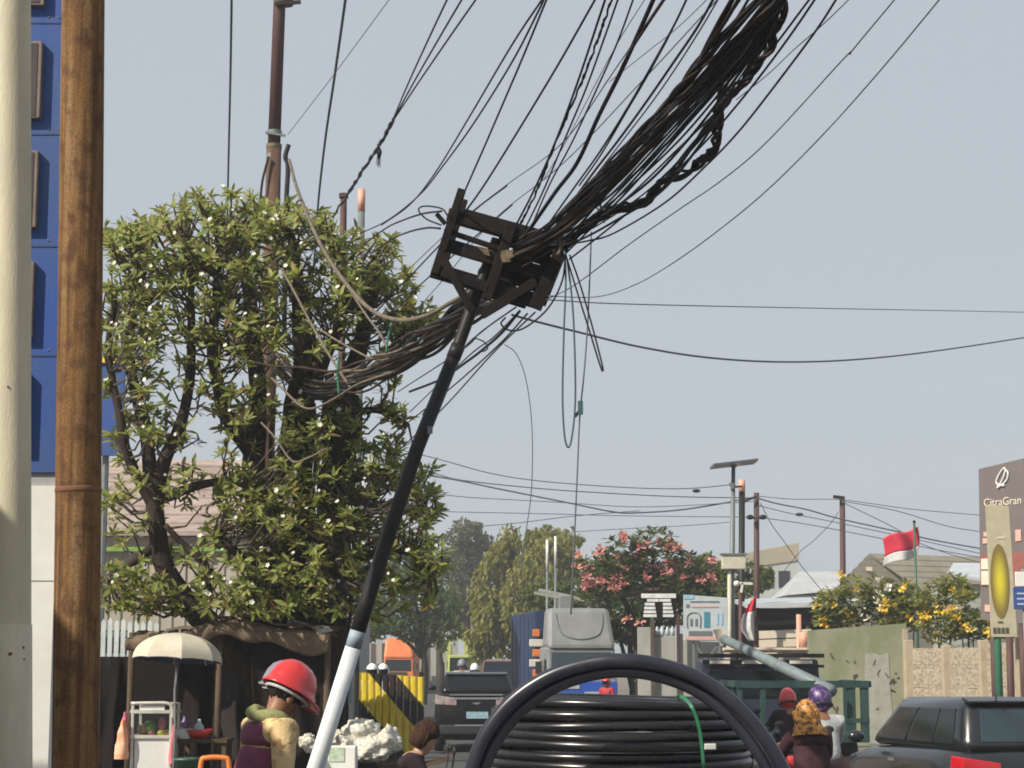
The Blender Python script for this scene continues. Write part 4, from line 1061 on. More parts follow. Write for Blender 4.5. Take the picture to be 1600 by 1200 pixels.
# whorls of leaves: (centre px, half sizes px, count, depth range)
REG = [
 (335, 342, 100, 46, 50, (-1.6, 1.2)), (440, 354, 80, 44, 36, (-1.6, 1.2)), (240, 372, 74, 40, 26, (-1.4, 1.0)), (250, 400, 92, 60, 48, (-1.5, 1.0)), (420, 372, 110, 60, 62, (-1.7, 1.0)), (540, 400, 90, 50, 50, (-1.5, 1.0)),
 (610, 425, 44, 44, 22, (-1.0, .8)), (300, 460, 140, 66, 76, (-1.5, .9)), (460, 470, 110, 66, 62, (-1.7, .8)), (560, 480, 84, 44, 34, (-1.3, .8)),
 (640, 492, 44, 22, 16, (-.8, .6)), (215, 500, 60, 70, 30, (-1.3, .8)), (290, 550, 130, 46, 46, (-1.4, .8)), (430, 545, 90, 46, 34, (-1.6, .6)),
 (195, 590, 40, 70, 20, (-1.2, .6)), (290, 640, 110, 56, 36, (-1.2, .6)), (380, 620, 56, 60, 18, (-1.4, .5)), (215, 670, 60, 40, 16, (-1.1, .5)),
 (590, 545, 60, 36, 14, (-.9, .6)), (590, 610, 40, 40, 9, (-.7, .6)), (630, 648, 34, 20, 8, (-.6, .4)), (600, 705, 50, 30, 16, (-.7, .6)),
 (640, 770, 56, 50, 34, (-.9, .8)), (600, 800, 60, 70, 40, (-.9, .8)), (668, 790, 30, 34, 14, (-.6, .6)), (640, 880, 60, 70, 44, (-.8, 1.0)), (580, 900, 50, 70, 34, (-.9, .8)),
 (560, 770, 40, 60, 20, (-.9, .2)), (500, 800, 70, 70, 26, (-1.3, -.3)), (430, 860, 80, 70, 30, (-1.4, -.4)), (340, 900, 90, 60, 34, (-1.4, -.2)), (230, 900, 80, 60, 30, (-1.2, .2)),
 (200, 800, 50, 60, 15, (-1.1, .3)), (300, 800, 70, 40, 16, (-1.2, .2)), (380, 770, 40, 60, 14, (-1.2, -.3)), (200, 940, 60, 34, 22, (-1.1, .4)), (320, 955, 100, 30, 26, (-1.3, .2)),
 (470, 620, 90, 60, 22, (-1.0, -.3)), (450, 740, 80, 70, 34, (-1.1, -.3)), (500, 880, 70, 80, 30, (-1.1, -.3)), (400, 830, 50, 80, 20, (-1.1, -.3)), (440, 950, 90, 34, 28, (-1.3, -.1)), (400, 968, 60, 18, 10, (-1.2, -.6)), (470, 690, 60, 50, 12, (-1.2, -.4)), (530, 660, 40, 40, 8, (-.9, -.2)), (200, 366, 46, 20, 18, (-1.0, .8)), (660, 500, 40, 24, 14, (-.8, .6)), (235, 740, 70, 40, 12, (-1.2, .2)), (330, 720, 60, 50, 12, (-1.2, .2)),
]
LEAF_V = [(0, 0, 0), (.09, .16, .02), (.155, .45, .035), (.11, .75, .02), (0, 1.0, -.03), (-.11, .75, .02), (-.155, .45, .035), (-.09, .16, .02), (0, .42, 0), (0, .75, -.005)]
LEAF_F = [(0, 1, 2, 8), (0, 8, 6, 7), (8, 2, 3, 9), (8, 9, 5, 6), (9, 3, 4), (9, 4, 5)]
WH = []
def inside(px, py):
    if py < 300 and not 235 < px < 480: return False
    if px < 160 + 0 * py and py < 340: return False
    return True
for (cx, cy, rx, ry, n, (d0, d1)) in REG:
    if cy >= 940: cy -= 26
    for _ in range(int(n * (.95 if (520 < cy < 700 and cx < 400) else .95 if (740 < cy < 890 and cx < 420) else 1.1 if cy > 520 else 1.4))):
        for _t in range(6):
            a = rt.uniform(0, 2 * math.pi); r_ = math.sqrt(rt.random())
            px, py = cx + rx * r_ * math.cos(a), cy + ry * r_ * math.sin(a)
            if inside(px, py): break
        WH.append(TP(px, py, rt.uniform(d0, d1)))
leaves = []                                          # (matrix, scale) of every leaf
twg = MB()
for c in WH:
    best = min(SK, key=lambda q: (q - c).length + .6 * abs(q.z - (c.z - .25)))
    dist = (best - c).length
    ax = (c - best)
    ax = ax.normalized() if dist > .05 else Vector((0, 0, 1))
    ax = (ax * .5 + Vector((rt.uniform(-.4, .4), rt.uniform(-.6, .2), rt.uniform(.3, 1.0)))).normalized()
    st = best if dist < 1.1 else c - (c - best).normalized() * rt.uniform(.4, .8)
    mid = st.lerp(c, .55) - ax * .08 + Vector((rt.uniform(-.06, .06), rt.uniform(-.06, .06), -.05))
    twg.tube([st, mid, c], [.016, .012, .008], 5)
    k = rt.randint(10, 17)
    e1 = ax.orthogonal().normalized()
    e2 = ax.cross(e1)
    for i in range(k):
        an = i * 2.39996 + rt.uniform(-.3, .3)
        tilt = rt.uniform(.5, 1.75)
        dr = (e1 * math.cos(an) + e2 * math.sin(an)) * math.sin(tilt) + ax * math.cos(tilt) + Vector((0, 0, -.18))
        dr.normalize()
        nz = (ax - dr * ax.dot(dr))
        nz = nz.normalized() if nz.length > 1e-3 else dr.orthogonal().normalized()
        xx = dr.cross(nz)
        L = rt.uniform(.065, .15) if rt.random() < .8 else rt.uniform(.14, .185)
        base = c - ax * rt.uniform(0, .10)
        m = Matrix(((xx.x * L, dr.x * L, nz.x * L, base.x), (xx.y * L, dr.y * L, nz.y * L, base.y), (xx.z * L, dr.z * L, nz.z * L, base.z), (0, 0, 0, 1)))
        leaves.append(m)
twg.build('twigs', M['bark_pale'], tree, kind='stuff')
leaves.sort(key=lambda m: m[1][3] - rt.uniform(0, .5))
lme = bpy.data.meshes.new('leaf')
lme.from_pydata(LEAF_V, [], LEAF_F)
lme.materials.append(M['leaf_plumeria'])
inv = WM[tree].inverted()
for m in leaves[:300]:
    o = bpy.data.objects.new('leaf', lme)
    C.objects.link(o)
    o.parent = tree
    o.matrix_local = inv @ m
mb = MB()
for m in leaves[300:]:
    mb.add([m @ Vector(q) for q in LEAF_V], LEAF_F)
mb.build('foliage', M['leaf_plumeria'], tree, kind='stuff')
fme = bpy.data.meshes.new('flower')
fv, ff = [(0, 0, 0)], []
for i in range(5):
    a = i * 2 * math.pi / 5
    for da, r_ in ((-.5, .75), (0, 1), (.5, .75)):
        fv.append((math.cos(a + da) * r_, math.sin(a + da) * r_, .25))
    ff.append((0, 1 + i * 3, 2 + i * 3, 3 + i * 3))
fme.from_pydata(fv, [], ff)
fme.materials.append(M['petal_white'])
cand = [c for c in WH if c.y < YT - .35]
for k in range(190):
    c = rt.choice(cand)
    dr = Vector((rt.uniform(-.8, .4), -1, rt.uniform(-.1, .9))).normalized()
    o = bpy.data.objects.new('flower', fme)
    C.objects.link(o)
    o.parent = tree
    r_ = rt.uniform(.016, .034)
    o.matrix_local = inv @ (Matrix.Translation(c + Vector((rt.uniform(-.08, .08), -.12, rt.uniform(0, .10)))) @ dr.to_track_quat('Z', 'Y').to_matrix().to_4x4() @ Matrix.Scale(r_, 4))

# ================================================================ other trees
CLV = [(-.5, 0, 0), (0, -.22, .1), (.5, 0, 0), (0, .22, .1)]
def leafy(mb, c, r, n, size, rg, shell=.55, droop=0.0, aspect=.42, drop=None):
    for _ in range(n):
        while True:
            d = Vector((rg.gauss(0, 1), rg.gauss(0, 1), rg.gauss(0, 1)))
            if d.length > .01: break
        d.normalize()
        k = (shell + (1 - shell) * rg.random()) * (1 + .22 * noise.noise(d * 2.2 + Vector(c)))
        q = Vector(c) + Vector((d.x * r[0], d.y * r[1], d.z * r[2])) * k
        if droop: q.z -= droop * rg.random() ** 2 * r[2]
        L = size * rg.uniform(.6, 1.35)
        u = (d * .5 + Vector((rg.uniform(-1, 1), rg.uniform(-1, 1), rg.uniform(-1, 1) - (1.4 if drop else 0)))).normalized()
        v = u.orthogonal().normalized()
        v = Matrix.Rotation(rg.uniform(0, 6.28), 3, u) @ v
        mb.add([q - u * L * .5, q + v * L * aspect * .5, q + u * L * .5, q - v * L * aspect * .5], [(0, 1, 2, 3)])
def far_tree(name, label, base, trunk_h, blobs, Y, n, size, lm, seed, droop=0.0, group=None, r0=.2, drop=None, shell=.5):
    rg = random.Random(seed)
    t = thing(name, label, 'tree', (base, Y, 0), group=group)
    cs = [(P(px, py, Y + dy), (rx / S(Y), max(.6, rx / S(Y) * .8), ry / S(Y))) for px, py, rx, ry, dy in blobs]
    top = max(c.z for c, _ in cs)
    MB().tube(spline([(base, Y, 0), (base + .1, Y, trunk_h * .6), (base, Y, trunk_h), (cs[0][0].x, Y, cs[0][0].z)], 4), [r0 * (1 - .06 * k) for k in range(13)], 10).build('trunk', M['bark'], t, smooth=True)
    for c, r_ in cs[:8]:
        MB().tube(spline([(base, Y, trunk_h * .8), ((base + c.x) / 2, (Y + c.y) / 2, (trunk_h + c.z) / 2 + .1), c], 4), [r0 * .45 * (1 - .085 * k) for k in range(9)], 8).build('limb', M['bark'], t, smooth=True)
    mb = MB()
    vol = sum(r_[0] * r_[2] for _, r_ in cs)
    for c, r_ in cs:
        m_ = int(n * r_[0] * r_[2] / vol)
        k = max(5, m_ // 90)                          # small clumps inside every blob give light and dark masses
        for _ in range(k):
            d = Vector((rg.gauss(0, 1), rg.gauss(0, 1), rg.gauss(0, 1))).normalized() * rg.uniform(.35, .95)
            cc = c + Vector((d.x * r_[0], d.y * r_[1], d.z * r_[2]))
            s_ = rg.uniform(.25, .5)
            leafy(mb, cc, (r_[0] * s_, r_[1] * s_, r_[2] * s_), m_ // k, size, rg, shell, droop, drop=drop)
    mb.build('crown', lm, t, kind='stuff')
    return t
far_tree('grey_green_tree', 'tall hazy grey green tree right of the leaning pole', P(730, 1036, 125).x, 4.5,
         [(732, 842, 40, 30, 0), (715, 880, 36, 40, 0), (752, 880, 34, 44, 1), (700, 930, 30, 40, 0), (735, 930, 40, 44, 0), (690, 880, 20, 30, 0)], 125, 9000, .34, M['leaf_far_grey'], 31, r0=.3)
far_tree('bamboo_clump', 'yellow green feathery bamboo mass behind the blue truck', P(815, 1036, 95).x, 3.0,
         [(800, 860, 40, 40, 0), (860, 850, 40, 34, 0), (775, 905, 34, 44, 0), (830, 905, 50, 40, -1), (880, 890, 30, 44, 0), (765, 955, 40, 50, 0), (815, 955, 46, 44, -1), (745, 1000, 30, 34, 0), (790, 1000, 40, 34, 0)],
         95, 15000, .34, M['leaf_far_olive'], 32, droop=.8, drop=True, r0=.16)
far_tree('feathery_tree', 'small olive tree above the two white topped marker poles', P(880, 1036, 100).x, 3.5,
         [(862, 838, 26, 20, 0), (895, 848, 22, 22, 0), (845, 858, 26, 22, 0)], 100, 1800, .3, M['leaf_far_olive'], 36, r0=.14)
far_tree('roadside_tree', 'dark green roadside tree low behind the leaning pole', P(660, 1036, 88).x, 2.6,
         [(640, 880, 50, 60, 0), (610, 940, 46, 50, 0), (665, 940, 40, 56, 0), (590, 985, 30, 30, 0), (690, 975, 30, 40, 0), (640, 985, 40, 30, 0)], 88, 7500, .30, M['leaf_far_green'], 33, r0=.22)
far_tree('roadside_tree', 'slim roadside tree with pale trunk beside the far cream wall', P(688, 1036, 105).x, 2.4,
         [(690, 985, 24, 32, 0), (702, 950, 24, 36, 0)], 105, 1600, .28, M['leaf_far_green'], 34, r0=.18)
far_tree('shade_tree', 'dark round shade tree behind the concrete yard wall', P(985, 1036, 60).x, 1.6,
         [(985, 905, 60, 40, 0), (1050, 915, 50, 40, 0), (950, 950, 50, 40, 0), (1020, 950, 60, 36, 0), (1090, 930, 34, 30, 0), (1000, 985, 50, 30, 0)], 60, 8500, .22, M['leaf_dark'], 35, r0=.18)
far_tree('light_green_tree', 'light green tree behind the solar lamp post', P(1120, 1036, 66).x, 2.2,
         [(1105, 895, 30, 30, 0), (1150, 905, 40, 34, 0), (1185, 910, 26, 30, 0), (1130, 935, 40, 26, 0)], 66, 4200, .22, M['leaf_far_green'], 37, r0=.14)
far_tree('hedge_tree', 'mid green bush between the truck and the pink blossoms', P(905, 1036, 70).x, 1.6,
         [(880, 925, 34, 26, 0), (850, 935, 34, 22, 0), (905, 950, 30, 28, 0)], 70, 3600, .2, M['leaf_far_green'], 38, r0=.14)

# pink flowering tree: thick whorls with clusters of blossom
rg = random.Random(5)
YP = 55
t = thing('pink_blossom_tree', 'dark leaved tree with clusters of pink blossom above the blue truck', 'tree', (P(1000, 1036, YP).x, YP, 0))
bx = P(1000, 1036, YP).x
stems = [[(1000, 1140, 0), (998, 1040, 0), (985, 960, 0), (950, 900, 0)], [(1000, 1140, 0), (1004, 1020, 0), (1015, 930, 0), (1022, 860, 0)], [(1000, 1140, 0), (1010, 1020, .2), (1050, 940, .3), (1095, 900, .3)]]
for s_ in stems:
    MB().tube(spline([P(x, y, YP + d) for x, y, d in s_], 5), [.16 - .0075 * k for k in range(16)], 9).build('trunk', M['bark'], t, smooth=True)
PB = [(925, 895, 36, 30, 50), (970, 872, 40, 34, 60), (1022, 850, 36, 22, 44), (1035, 880, 40, 30, 50), (1080, 890, 36, 24, 44), (945, 925, 44, 22, 44), (1000, 905, 50, 30, 56), (1095, 905, 30, 18, 24), (1060, 915, 40, 20, 34)]
lv, fl = MB(), []
for cx, cy, rx, ry, n in PB:
    for _ in range(n):
        a = rg.uniform(0, 6.28); r_ = math.sqrt(rg.random())
        c = P(cx + rx * r_ * math.cos(a), cy + ry * r_ * math.sin(a), YP + rg.uniform(-1.3, .9))
        for i in range(9):
            an, el = i * .7 + rg.uniform(-.2, .2), rg.uniform(-.3, .8)
            u = Vector((math.cos(an) * math.cos(el), math.sin(an) * math.cos(el), math.sin(el)))
            v = Vector((-math.sin(an), math.cos(an), rg.uniform(-.4, .4))).normalized()
            L, W_ = rg.uniform(.2, .32), .05
            lv.add([c, c + u * L * .5 + v * W_, c + u * L, c + u * L * .5 - v * W_], [(0, 1, 2, 3)])
        if rg.random() < .17: fl.append(c)
lv.build('crown', M['leaf_dark'], t, kind='stuff')
fl += [P(x, y, YP - 1.2) for x, y in ((940, 912), (918, 906), (975, 850), (1010, 905), (960, 925), (1112, 905), (1095, 912), (903, 870), (1000, 860), (1018, 930), (980, 972), (1000, 976), (936, 868))]
for c in fl:
    mb = MB()
    mb.v.append(c + Vector((0, -.12, .06)))
    for i in range(14):
        u = Vector((rg.gauss(0, 1) * 1.5, rg.gauss(0, 1) - .6, rg.gauss(0, 1) + .3)).normalized()
        v = u.orthogonal().normalized()
        q = mb.v[0] + u * rg.uniform(.08, .19)
        s_ = rg.uniform(.025, .05)
        k = len(mb.v)
        mb.v += [q - v * s_, q + u * s_ * .6, q + v * s_]
        mb.f.append((0, k, k + 1, k + 2)); mb.m.append(0)
    mb.build('blossom', M['petal_pink'], t)

# yellow flowering shrubs over the wall
def shrub(label, blobs, Y, n, seed, nf, petal='petal_yellow', lm='leaf_shrub'):
    rg = random.Random(seed)
    px = sum(b[0] for b in blobs) / len(blobs)
    t = thing('flowering_shrub', label, 'shrub', (P(px, 1036, Y).x, Y, 0), group='flowering shrubs behind the right hand walls')
    bx = P(px, 1036, Y).x
    lv = MB()
    for cx, cy, rx, ry in blobs:
        c = P(cx, cy, Y)
        MB().tube(spline([(bx, Y, 0), ((bx + c.x) / 2, Y, c.z * .55), c], 5), [.045 - .0035 * k for k in range(11)], 6).build('stem', M['bark_pale'], t, smooth=True)
        for _ in range(int(n * 2.0 / len(blobs))):
            a = rg.uniform(0, 6.28); r_ = math.sqrt(rg.random())
            q = P(cx + rx * r_ * math.cos(a), cy + ry * r_ * math.sin(a), Y + rg.uniform(-.5, .5))
            for i in range(6):
                an, el = i * 1.05 + rg.uniform(-.3, .3), rg.uniform(-.5, .7)
                u = Vector((math.cos(an) * math.cos(el), math.sin(an) * math.cos(el), math.sin(el)))
                v = Vector((-math.sin(an), math.cos(an), rg.uniform(-.5, .5))).normalized()
                L, W_ = rg.uniform(.16, .27), .045
                lv.add([q, q + u * L * .5 + v * W_, q + u * L, q + u * L * .5 - v * W_], [(0, 1, 2, 3)])
    lv.build('crown', M[lm], t, kind='stuff')
    for k in range(nf):
        cx, cy, rx, ry = rg.choice(blobs)
        c = P(cx + rx * rg.uniform(-.9, .9), cy + ry * rg.uniform(-1, .7), Y - rg.uniform(.3, .6))
        mb = MB()
        mb.v.append(c)
        for i in range(10):
            u = Vector((rg.gauss(0, 1), rg.gauss(0, 1) - .8, rg.gauss(0, 1) + .3)).normalized()
            v = u.orthogonal().normalized()
            q = c + u * rg.uniform(.06, .15); s_ = rg.uniform(.025, .05)
            k_ = len(mb.v)
            mb.v += [q - v * s_, q + u * s_ * .6, q + v * s_]
            mb.f.append((0, k_, k_ + 1, k_ + 2)); mb.m.append(0)
        mb.build('flower', M[petal], t)
shrub('yellow flowered shrub over the left end of the green wall', [(1300, 945, 26, 26), (1330, 930, 24, 34), (1310, 970, 36, 18), (1290, 950, 20, 18)], 46.5, 90, 41, 8)
shrub('white flowered shrub over the middle of the green wall', [(1375, 925, 28, 26), (1360, 955, 30, 30), (1395, 950, 26, 28)], 46.8, 80, 42, 16, 'petal_white')
shrub('yellow flowered shrub over the right end of the green wall', [(1415, 935, 22, 26), (1400, 960, 26, 22), (1430, 960, 22, 26)], 46.4, 70, 43, 11)
shrub('yellow flowered shrub behind the first precast panel', [(1462, 940, 30, 36), (1490, 920, 24, 22), (1470, 980, 34, 26)], 45.5, 90, 44, 12)
shrub('yellow flowered shrub at the foot of the brown billboard', [(1508, 945, 22, 34), (1520, 985, 34, 16), (1500, 975, 26, 24), (1560, 985, 30, 16)], 45, 90, 45, 14)
# ================================================================ people
def skin_mesh(name, pts, edges, radii, root, mt, parent, sub=2, smooth=True):
    me = bpy.data.meshes.new(name)
    me.from_pydata(pts, edges, [])
    o = bpy.data.objects.new(name, me)
    C.objects.link(o)
    o.parent = parent
    WM[o] = WM[parent]
    md = o.modifiers.new('skin', 'SKIN')
    md.use_smooth_shade = True
    sv = me.skin_vertices[0].data
    for i, r in enumerate(radii):
        sv[i].radius = r if isinstance(r, tuple) else (r, r)
        sv[i].use_root = (i == root)
    sb = o.modifiers.new('sub', 'SUBSURF')
    sb.levels = sub; sb.render_levels = sub
    me.materials.append(mt)
    return o
STAND = dict(pelvis=(0, 0, .93), spine=(0, .01, 1.10), chest=(0, .015, 1.29), neck=(0, .01, 1.45), jaw=(0, .03, 1.535), skull=(0, .035, 1.615), crown=(0, .02, 1.675),
             sh=(.185, 0, 1.385), el=(.23, .02, 1.10), wr=(.22, .16, .88), hip=(.095, 0, .90), kn=(.10, .03, .50), an=(.10, -.01, .08), toe=(.11, .17, .035))
RIDE = dict(pelvis=(0, -.10, .84), spine=(0, -.07, 1.00), chest=(0, .0, 1.19), neck=(0, .05, 1.35), jaw=(0, .08, 1.435), skull=(0, .085, 1.515), crown=(0, .07, 1.575),
            sh=(.18, .02, 1.285), el=(.25, .22, 1.08), wr=(.27, .46, 1.04), hip=(.10, -.08, .82), kn=(.20, .32, .70), an=(.19, .22, .30), toe=(.19, .38, .27))
def bent(base, lean, head=(0, 0, 0)):
    """lean the upper body forward by an angle about the pelvis; head: extra offset of the head points"""
    d = dict(base)
    pv_ = Vector(base['pelvis'])
    Rm = Matrix.Rotation(-lean, 3, 'X')
    for k in ('spine', 'chest', 'neck', 'jaw', 'skull', 'crown', 'sh', 'el', 'wr'):
        q = Vector(base[k])
        d[k] = tuple(pv_ + Rm @ (q - pv_)) if k not in ('wr',) else tuple((pv_ + Rm @ (q - pv_)).lerp(q, .5))
    for k, w_ in (('jaw', .6), ('skull', 1.0), ('crown', 1.25)):
        d[k] = tuple(Vector(d[k]) + Vector(head) * w_)
    return d
def person(label, loc, rz, pose, shirt, legs, skin='skin', hair=None, helmet=None, vest=None, towel=None, fingers=True, longhair=False, scale=1.0, sleeve=True, face=False, scarf=None):
    t = thing('person', label, 'person', loc, rz)
    t.scale = (scale,) * 3
    p = pose
    X = lambda k, s_: (p[k][0] * s_, p[k][1], p[k][2])
    pts = [p['pelvis'], p['spine'], p['chest'], p['neck'], p['jaw'], p['skull'], p['crown'], tuple(Vector(p['neck']).lerp(Vector(p['chest']), .50))]
    rad = [(.15, .115), (.14, .105), (.160, .112), .056, (.058, .072), (.076, .092), (.055, .066), (.105, .088)]
    ed = [(0, 1), (1, 2), (2, 7), (7, 3), (3, 4), (4, 5), (5, 6)]
    for s_ in (1, -1):
        b = len(pts)
        pts += [X('sh', s_), X('el', s_), X('wr', s_)]
        rad += [.062, .044, .030]
        ed += [(7, b), (b, b + 1), (b + 1, b + 2)]
        dirv = (Vector(X('wr', s_)) - Vector(X('el', s_))).normalized()
        palm = Vector(X('wr', s_)) + dirv * .075
        pts.append(tuple(palm)); rad.append((.030, .018)); ed.append((b + 2, b + 3))
        if fingers:
            side = dirv.cross(Vector((0, 0, 1)))
            side = side.normalized() if side.length > .05 else Vector((1, 0, 0))
            curl = dirv.cross(side)
            for fi, (off, ln) in enumerate(((-.030, .070), (-.010, .085), (.010, .080), (.030, .062))):
                c = len(pts)
                k0 = palm + side * off + dirv * .022
                k1 = k0 + dirv * ln * .5 + curl * ln * .12
                k2 = k1 + dirv * ln * .38 + curl * ln * .34
                pts += [tuple(k0), tuple(k1), tuple(k2)]
                rad += [.0095, .0088, .0075]
                ed += [(b + 3, c), (c, c + 1), (c + 1, c + 2)]
            c = len(pts)
            k0 = Vector(X('wr', s_)) + dirv * .03 - side * .035 * s_
            k1 = k0 + dirv * .035 - side * .022 * s_
            pts += [tuple(k0), tuple(k1)]; rad += [.011, .009]; ed += [(b + 2, c), (c, c + 1)]
    for s_ in (1, -1):
        b = len(pts)
        pts += [X('hip', s_), X('kn', s_), X('an', s_), X('toe', s_)]
        rad += [.088, .058, .040, .036]
        ed += [(0, b), (b, b + 1), (b + 1, b + 2), (b + 2, b + 3)]
    skin_mesh('body', pts, ed, rad, 0, M[skin], t)
    # face: nose, lips, eyes, ears
    sk, jw = Vector(p['skull']), Vector(p['jaw'])
    upv = (sk - Vector(p['neck'])).normalized()
    fwd = Vector((0, 1, 0)); fwd = (fwd - upv * fwd.dot(upv)).normalized()
    Mx = Matrix((Vector((1, 0, 0)), fwd, upv)).transposed()
    hd = lambda x, y, z: sk + Mx @ Vector((x, y, z))
    if face:
        MB().ball(hd(0, .098, -.028), (.014, .020, .022), 8, 6, M=Mx).build('nose', M[skin], t, smooth=True, local=True)
        MB().ball(hd(0, .086, -.068), (.024, .012, .009), 8, 6, M=Mx).build('mouth', M['pink'] if skin != 'skin' else M['skin'], t, smooth=True, local=True)
        for s_ in (1, -1):
            MB().ball(hd(.032 * s_, .082, .002), (.013, .010, .008), 8, 6, M=Mx).build('eye', M['hair_black'], t, smooth=True, local=True)
            MB().ball(hd(.077 * s_, .0, -.015), (.009, .022, .032), 8, 6, M=Mx).build('ear', M[skin], t, smooth=True, local=True)
    # clothes
    up_pts = [p['pelvis'], p['spine'], p['chest'], tuple(Vector(p['neck']).lerp(Vector(p['chest']), .48)), tuple(Vector(p['neck']).lerp(Vector(p['chest']), .12))]
    up_rad = [(.168, .130), (.158, .122), (.182, .136), (.135, .115), .074]
    up_ed = [(0, 1), (1, 2), (2, 3), (3, 4)]
    if sleeve:
        sp, sr, se = list(up_pts), list(up_rad), list(up_ed)
        for s_ in (1, -1):
            b = len(sp)
            w_ = tuple(Vector(X('el', s_)).lerp(Vector(X('wr', s_)), .75))
            sp += [X('sh', s_), X('el', s_), w_]
            sr += [.080, .062, .046]
            se += [(3, b), (b, b + 1), (b + 1, b + 2)]
        skin_mesh('shirt', sp, se, sr, 0, M[shirt], t)
    if vest:
        vp, vr, ve = list(up_pts), [(.192, .156), (.200, .162), (.216, .170), (.178, .152), .088], list(up_ed)
        for s_ in (1, -1):
            b = len(vp)
            vp.append(tuple(Vector(X('sh', s_)).lerp(Vector(p['chest']), .30) + Vector((0, 0, .014)))); vr.append(.104); ve.append((3, b))
        skin_mesh('vest', vp, ve, vr, 0, M[vest], t)
    lp, lr, le = [p['pelvis']], [(.16, .125)], []
    for s_ in (1, -1):
        b = len(lp)
        lp += [X('hip', s_), X('kn', s_), tuple(Vector(X('kn', s_)).lerp(Vector(X('an', s_)), .92))]
        lr += [.105, .074, .058]
        le += [(0, b), (b, b + 1), (b + 1, b + 2)]
    skin_mesh('trousers', lp, le, lr, 0, M[legs], t)
    for s_ in (1, -1):
        a = Vector(X('an', s_)); b = Vector(X('toe', s_))
        MB().ball((a + b) / 2 + Vector((0, .01, -.005)), (.05, .13, .05), 10, 7).build('shoe', M['car_trim'], t, smooth=True, local=True)
    if towel:
        c = Vector(p['neck'])
        ring = [c + Mx @ Vector((math.cos(a) * .095, math.sin(a) * .105 + .005, -.035 + .035 * math.sin(a * 2 + 1))) for a in [k * 2 * math.pi / 14 for k in range(14)]]
        MB().tube(ring, [.036 + .008 * math.sin(k * 2.1) for k in range(14)], 9, closed=True).build('neck_towel', M[towel], t, smooth=True, local=True)
    T = Matrix.Translation(sk) @ Mx.to_4x4()
    if scarf:
        def sc(q, a, r, z):
            k = 1 + .10 * noise.noise(Vector((math.cos(a) * 3, math.sin(a) * 3, z * 9))) + .05 * math.sin(a * 5 + z * 20)
            return Vector((q.x * k * (1.0 if z > -.15 else 1.12), q.y * k * .95 - .01, q.z))
        MB().lathe([(.128, .02), (.132, -.04), (.125, -.09), (.128, -.13), (.15, -.18), (.185, -.23), (.19, -.25)], 36, T, sc).build('head_scarf', M[scarf], t, smooth=True, local=True, solid=.006)
    if hair:
        mb = MB().ball((0, -.022, .030), (.094, .102, .088), 28, 18, .16, len(label), freq=5)
        mb.v = [T @ q for q in mb.v]
        mb.build('hair', M[hair], t, smooth=True, local=True)
        if longhair:
            def lh(q, a, r, z):
                k = 1 + .12 * noise.noise(Vector((math.cos(a) * 4, math.sin(a) * 4, z * 12))) + .04 * math.sin(a * 9 + z * 25)
                return Vector((q.x * k, q.y * k * (.45 if math.sin(a) > .35 else 1.0) - .025, q.z))
            MB().lathe([(.090, .05), (.102, .0), (.105, -.04), (.100, -.08), (.085, -.11), (.05, -.125)], 40, T, lh).build('long_hair', M[hair], t, smooth=True, local=True)
        for k in range(0):     # loose strands break the outline
            a = k * 2.4; e = .3 + (k % 5) * .22
            d = Vector((math.cos(a) * math.cos(e), math.sin(a) * math.cos(e) - .15, math.sin(e)))
            b0_ = T @ Vector((d.x * .086, d.y * .1 - .012, d.z * .082 + .024))
            dn = T.to_3x3() @ (d + Vector((0, -.6, -.2)))
            MB().tube([b0_, b0_ + dn * .02, b0_ + dn * .035 + Vector((0, 0, -.012))], [.006, .005, .002], 4).build('hair_lock', M[hair], t, smooth=True, local=True)
    if helmet == 'hard_red' or helmet == 'hard_grey':
        mt = M['helmet_red'] if helmet == 'hard_red' else M['helmet_grey']
        pr = [(.152, .0), (.150, .012), (.138, .016), (.134, .05), (.122, .095), (.098, .132), (.062, .155), (.025, .164), (0, .165)]
        def fl(q, a, r, z):
            f = Vector((q.x * .86, q.y, q.z))
            if z < .02:                               # peak longer in front
                k = max(0, math.sin(a))
                f.y += .055 * k ** 2 * (1 if z < .014 else .5); f.z -= .020 * k ** 2
            else:
                rid = math.exp(-(q.x / .028) ** 2)
                f.z += .012 * rid * (z / .165)
            return f
        Th = T @ Matrix.Translation((0, -.005, .022)) @ Matrix.Rotation(R(9), 4, 'X')
        pr = [(r_ * 1.08, z_ * 1.05) for r_, z_ in pr]
        h = MB().lathe(pr, 40, Th, fl).build('hard_hat', mt, t, smooth=True, local=True, solid=.004)
        MB().tube([Th @ Vector((math.cos(a) * .112, math.sin(a) * .128, -.012)) for a in [k * 2 * math.pi / 20 for k in range(20)]], .010, 6, closed=True).build('hat_band', M['cloth_white'], h, smooth=True, local=True)
        for s_ in (1, -1):
            MB().ball(Th @ Vector((.118 * s_, .02, .03)), .008, 6, 5).build('vent_knob', mt, h, local=True)
    elif helmet:
        mb = MB().ball((0, -.008, -.014), (.120, .138, .150), 26, 18, 0.03, 2)
        mb.v = [T @ q for q in mb.v]
        h = mb.build('helmet', M[helmet], t, smooth=True, local=True)
        if not scarf: MB().tube([T @ Vector((math.cos(a) * .112, math.sin(a) * .128 - .008, -.085 - .012 * math.sin(a))) for a in [k * 2 * math.pi / 24 for k in range(24)]], .017, 7, closed=True).build('neck_trim', M['car_trim'], h, smooth=True, local=True)
        if not scarf: MB().tube([T @ Vector((math.sin(a) * .123, -.008 - math.cos(a) * .0, math.cos(a) * .153 - .014)) for a in [R(-80 + 10 * k) for k in range(17)]], .006, 5).build('shell_ridge', M['car_trim'], h, smooth=True, local=True)
        mb = MB()
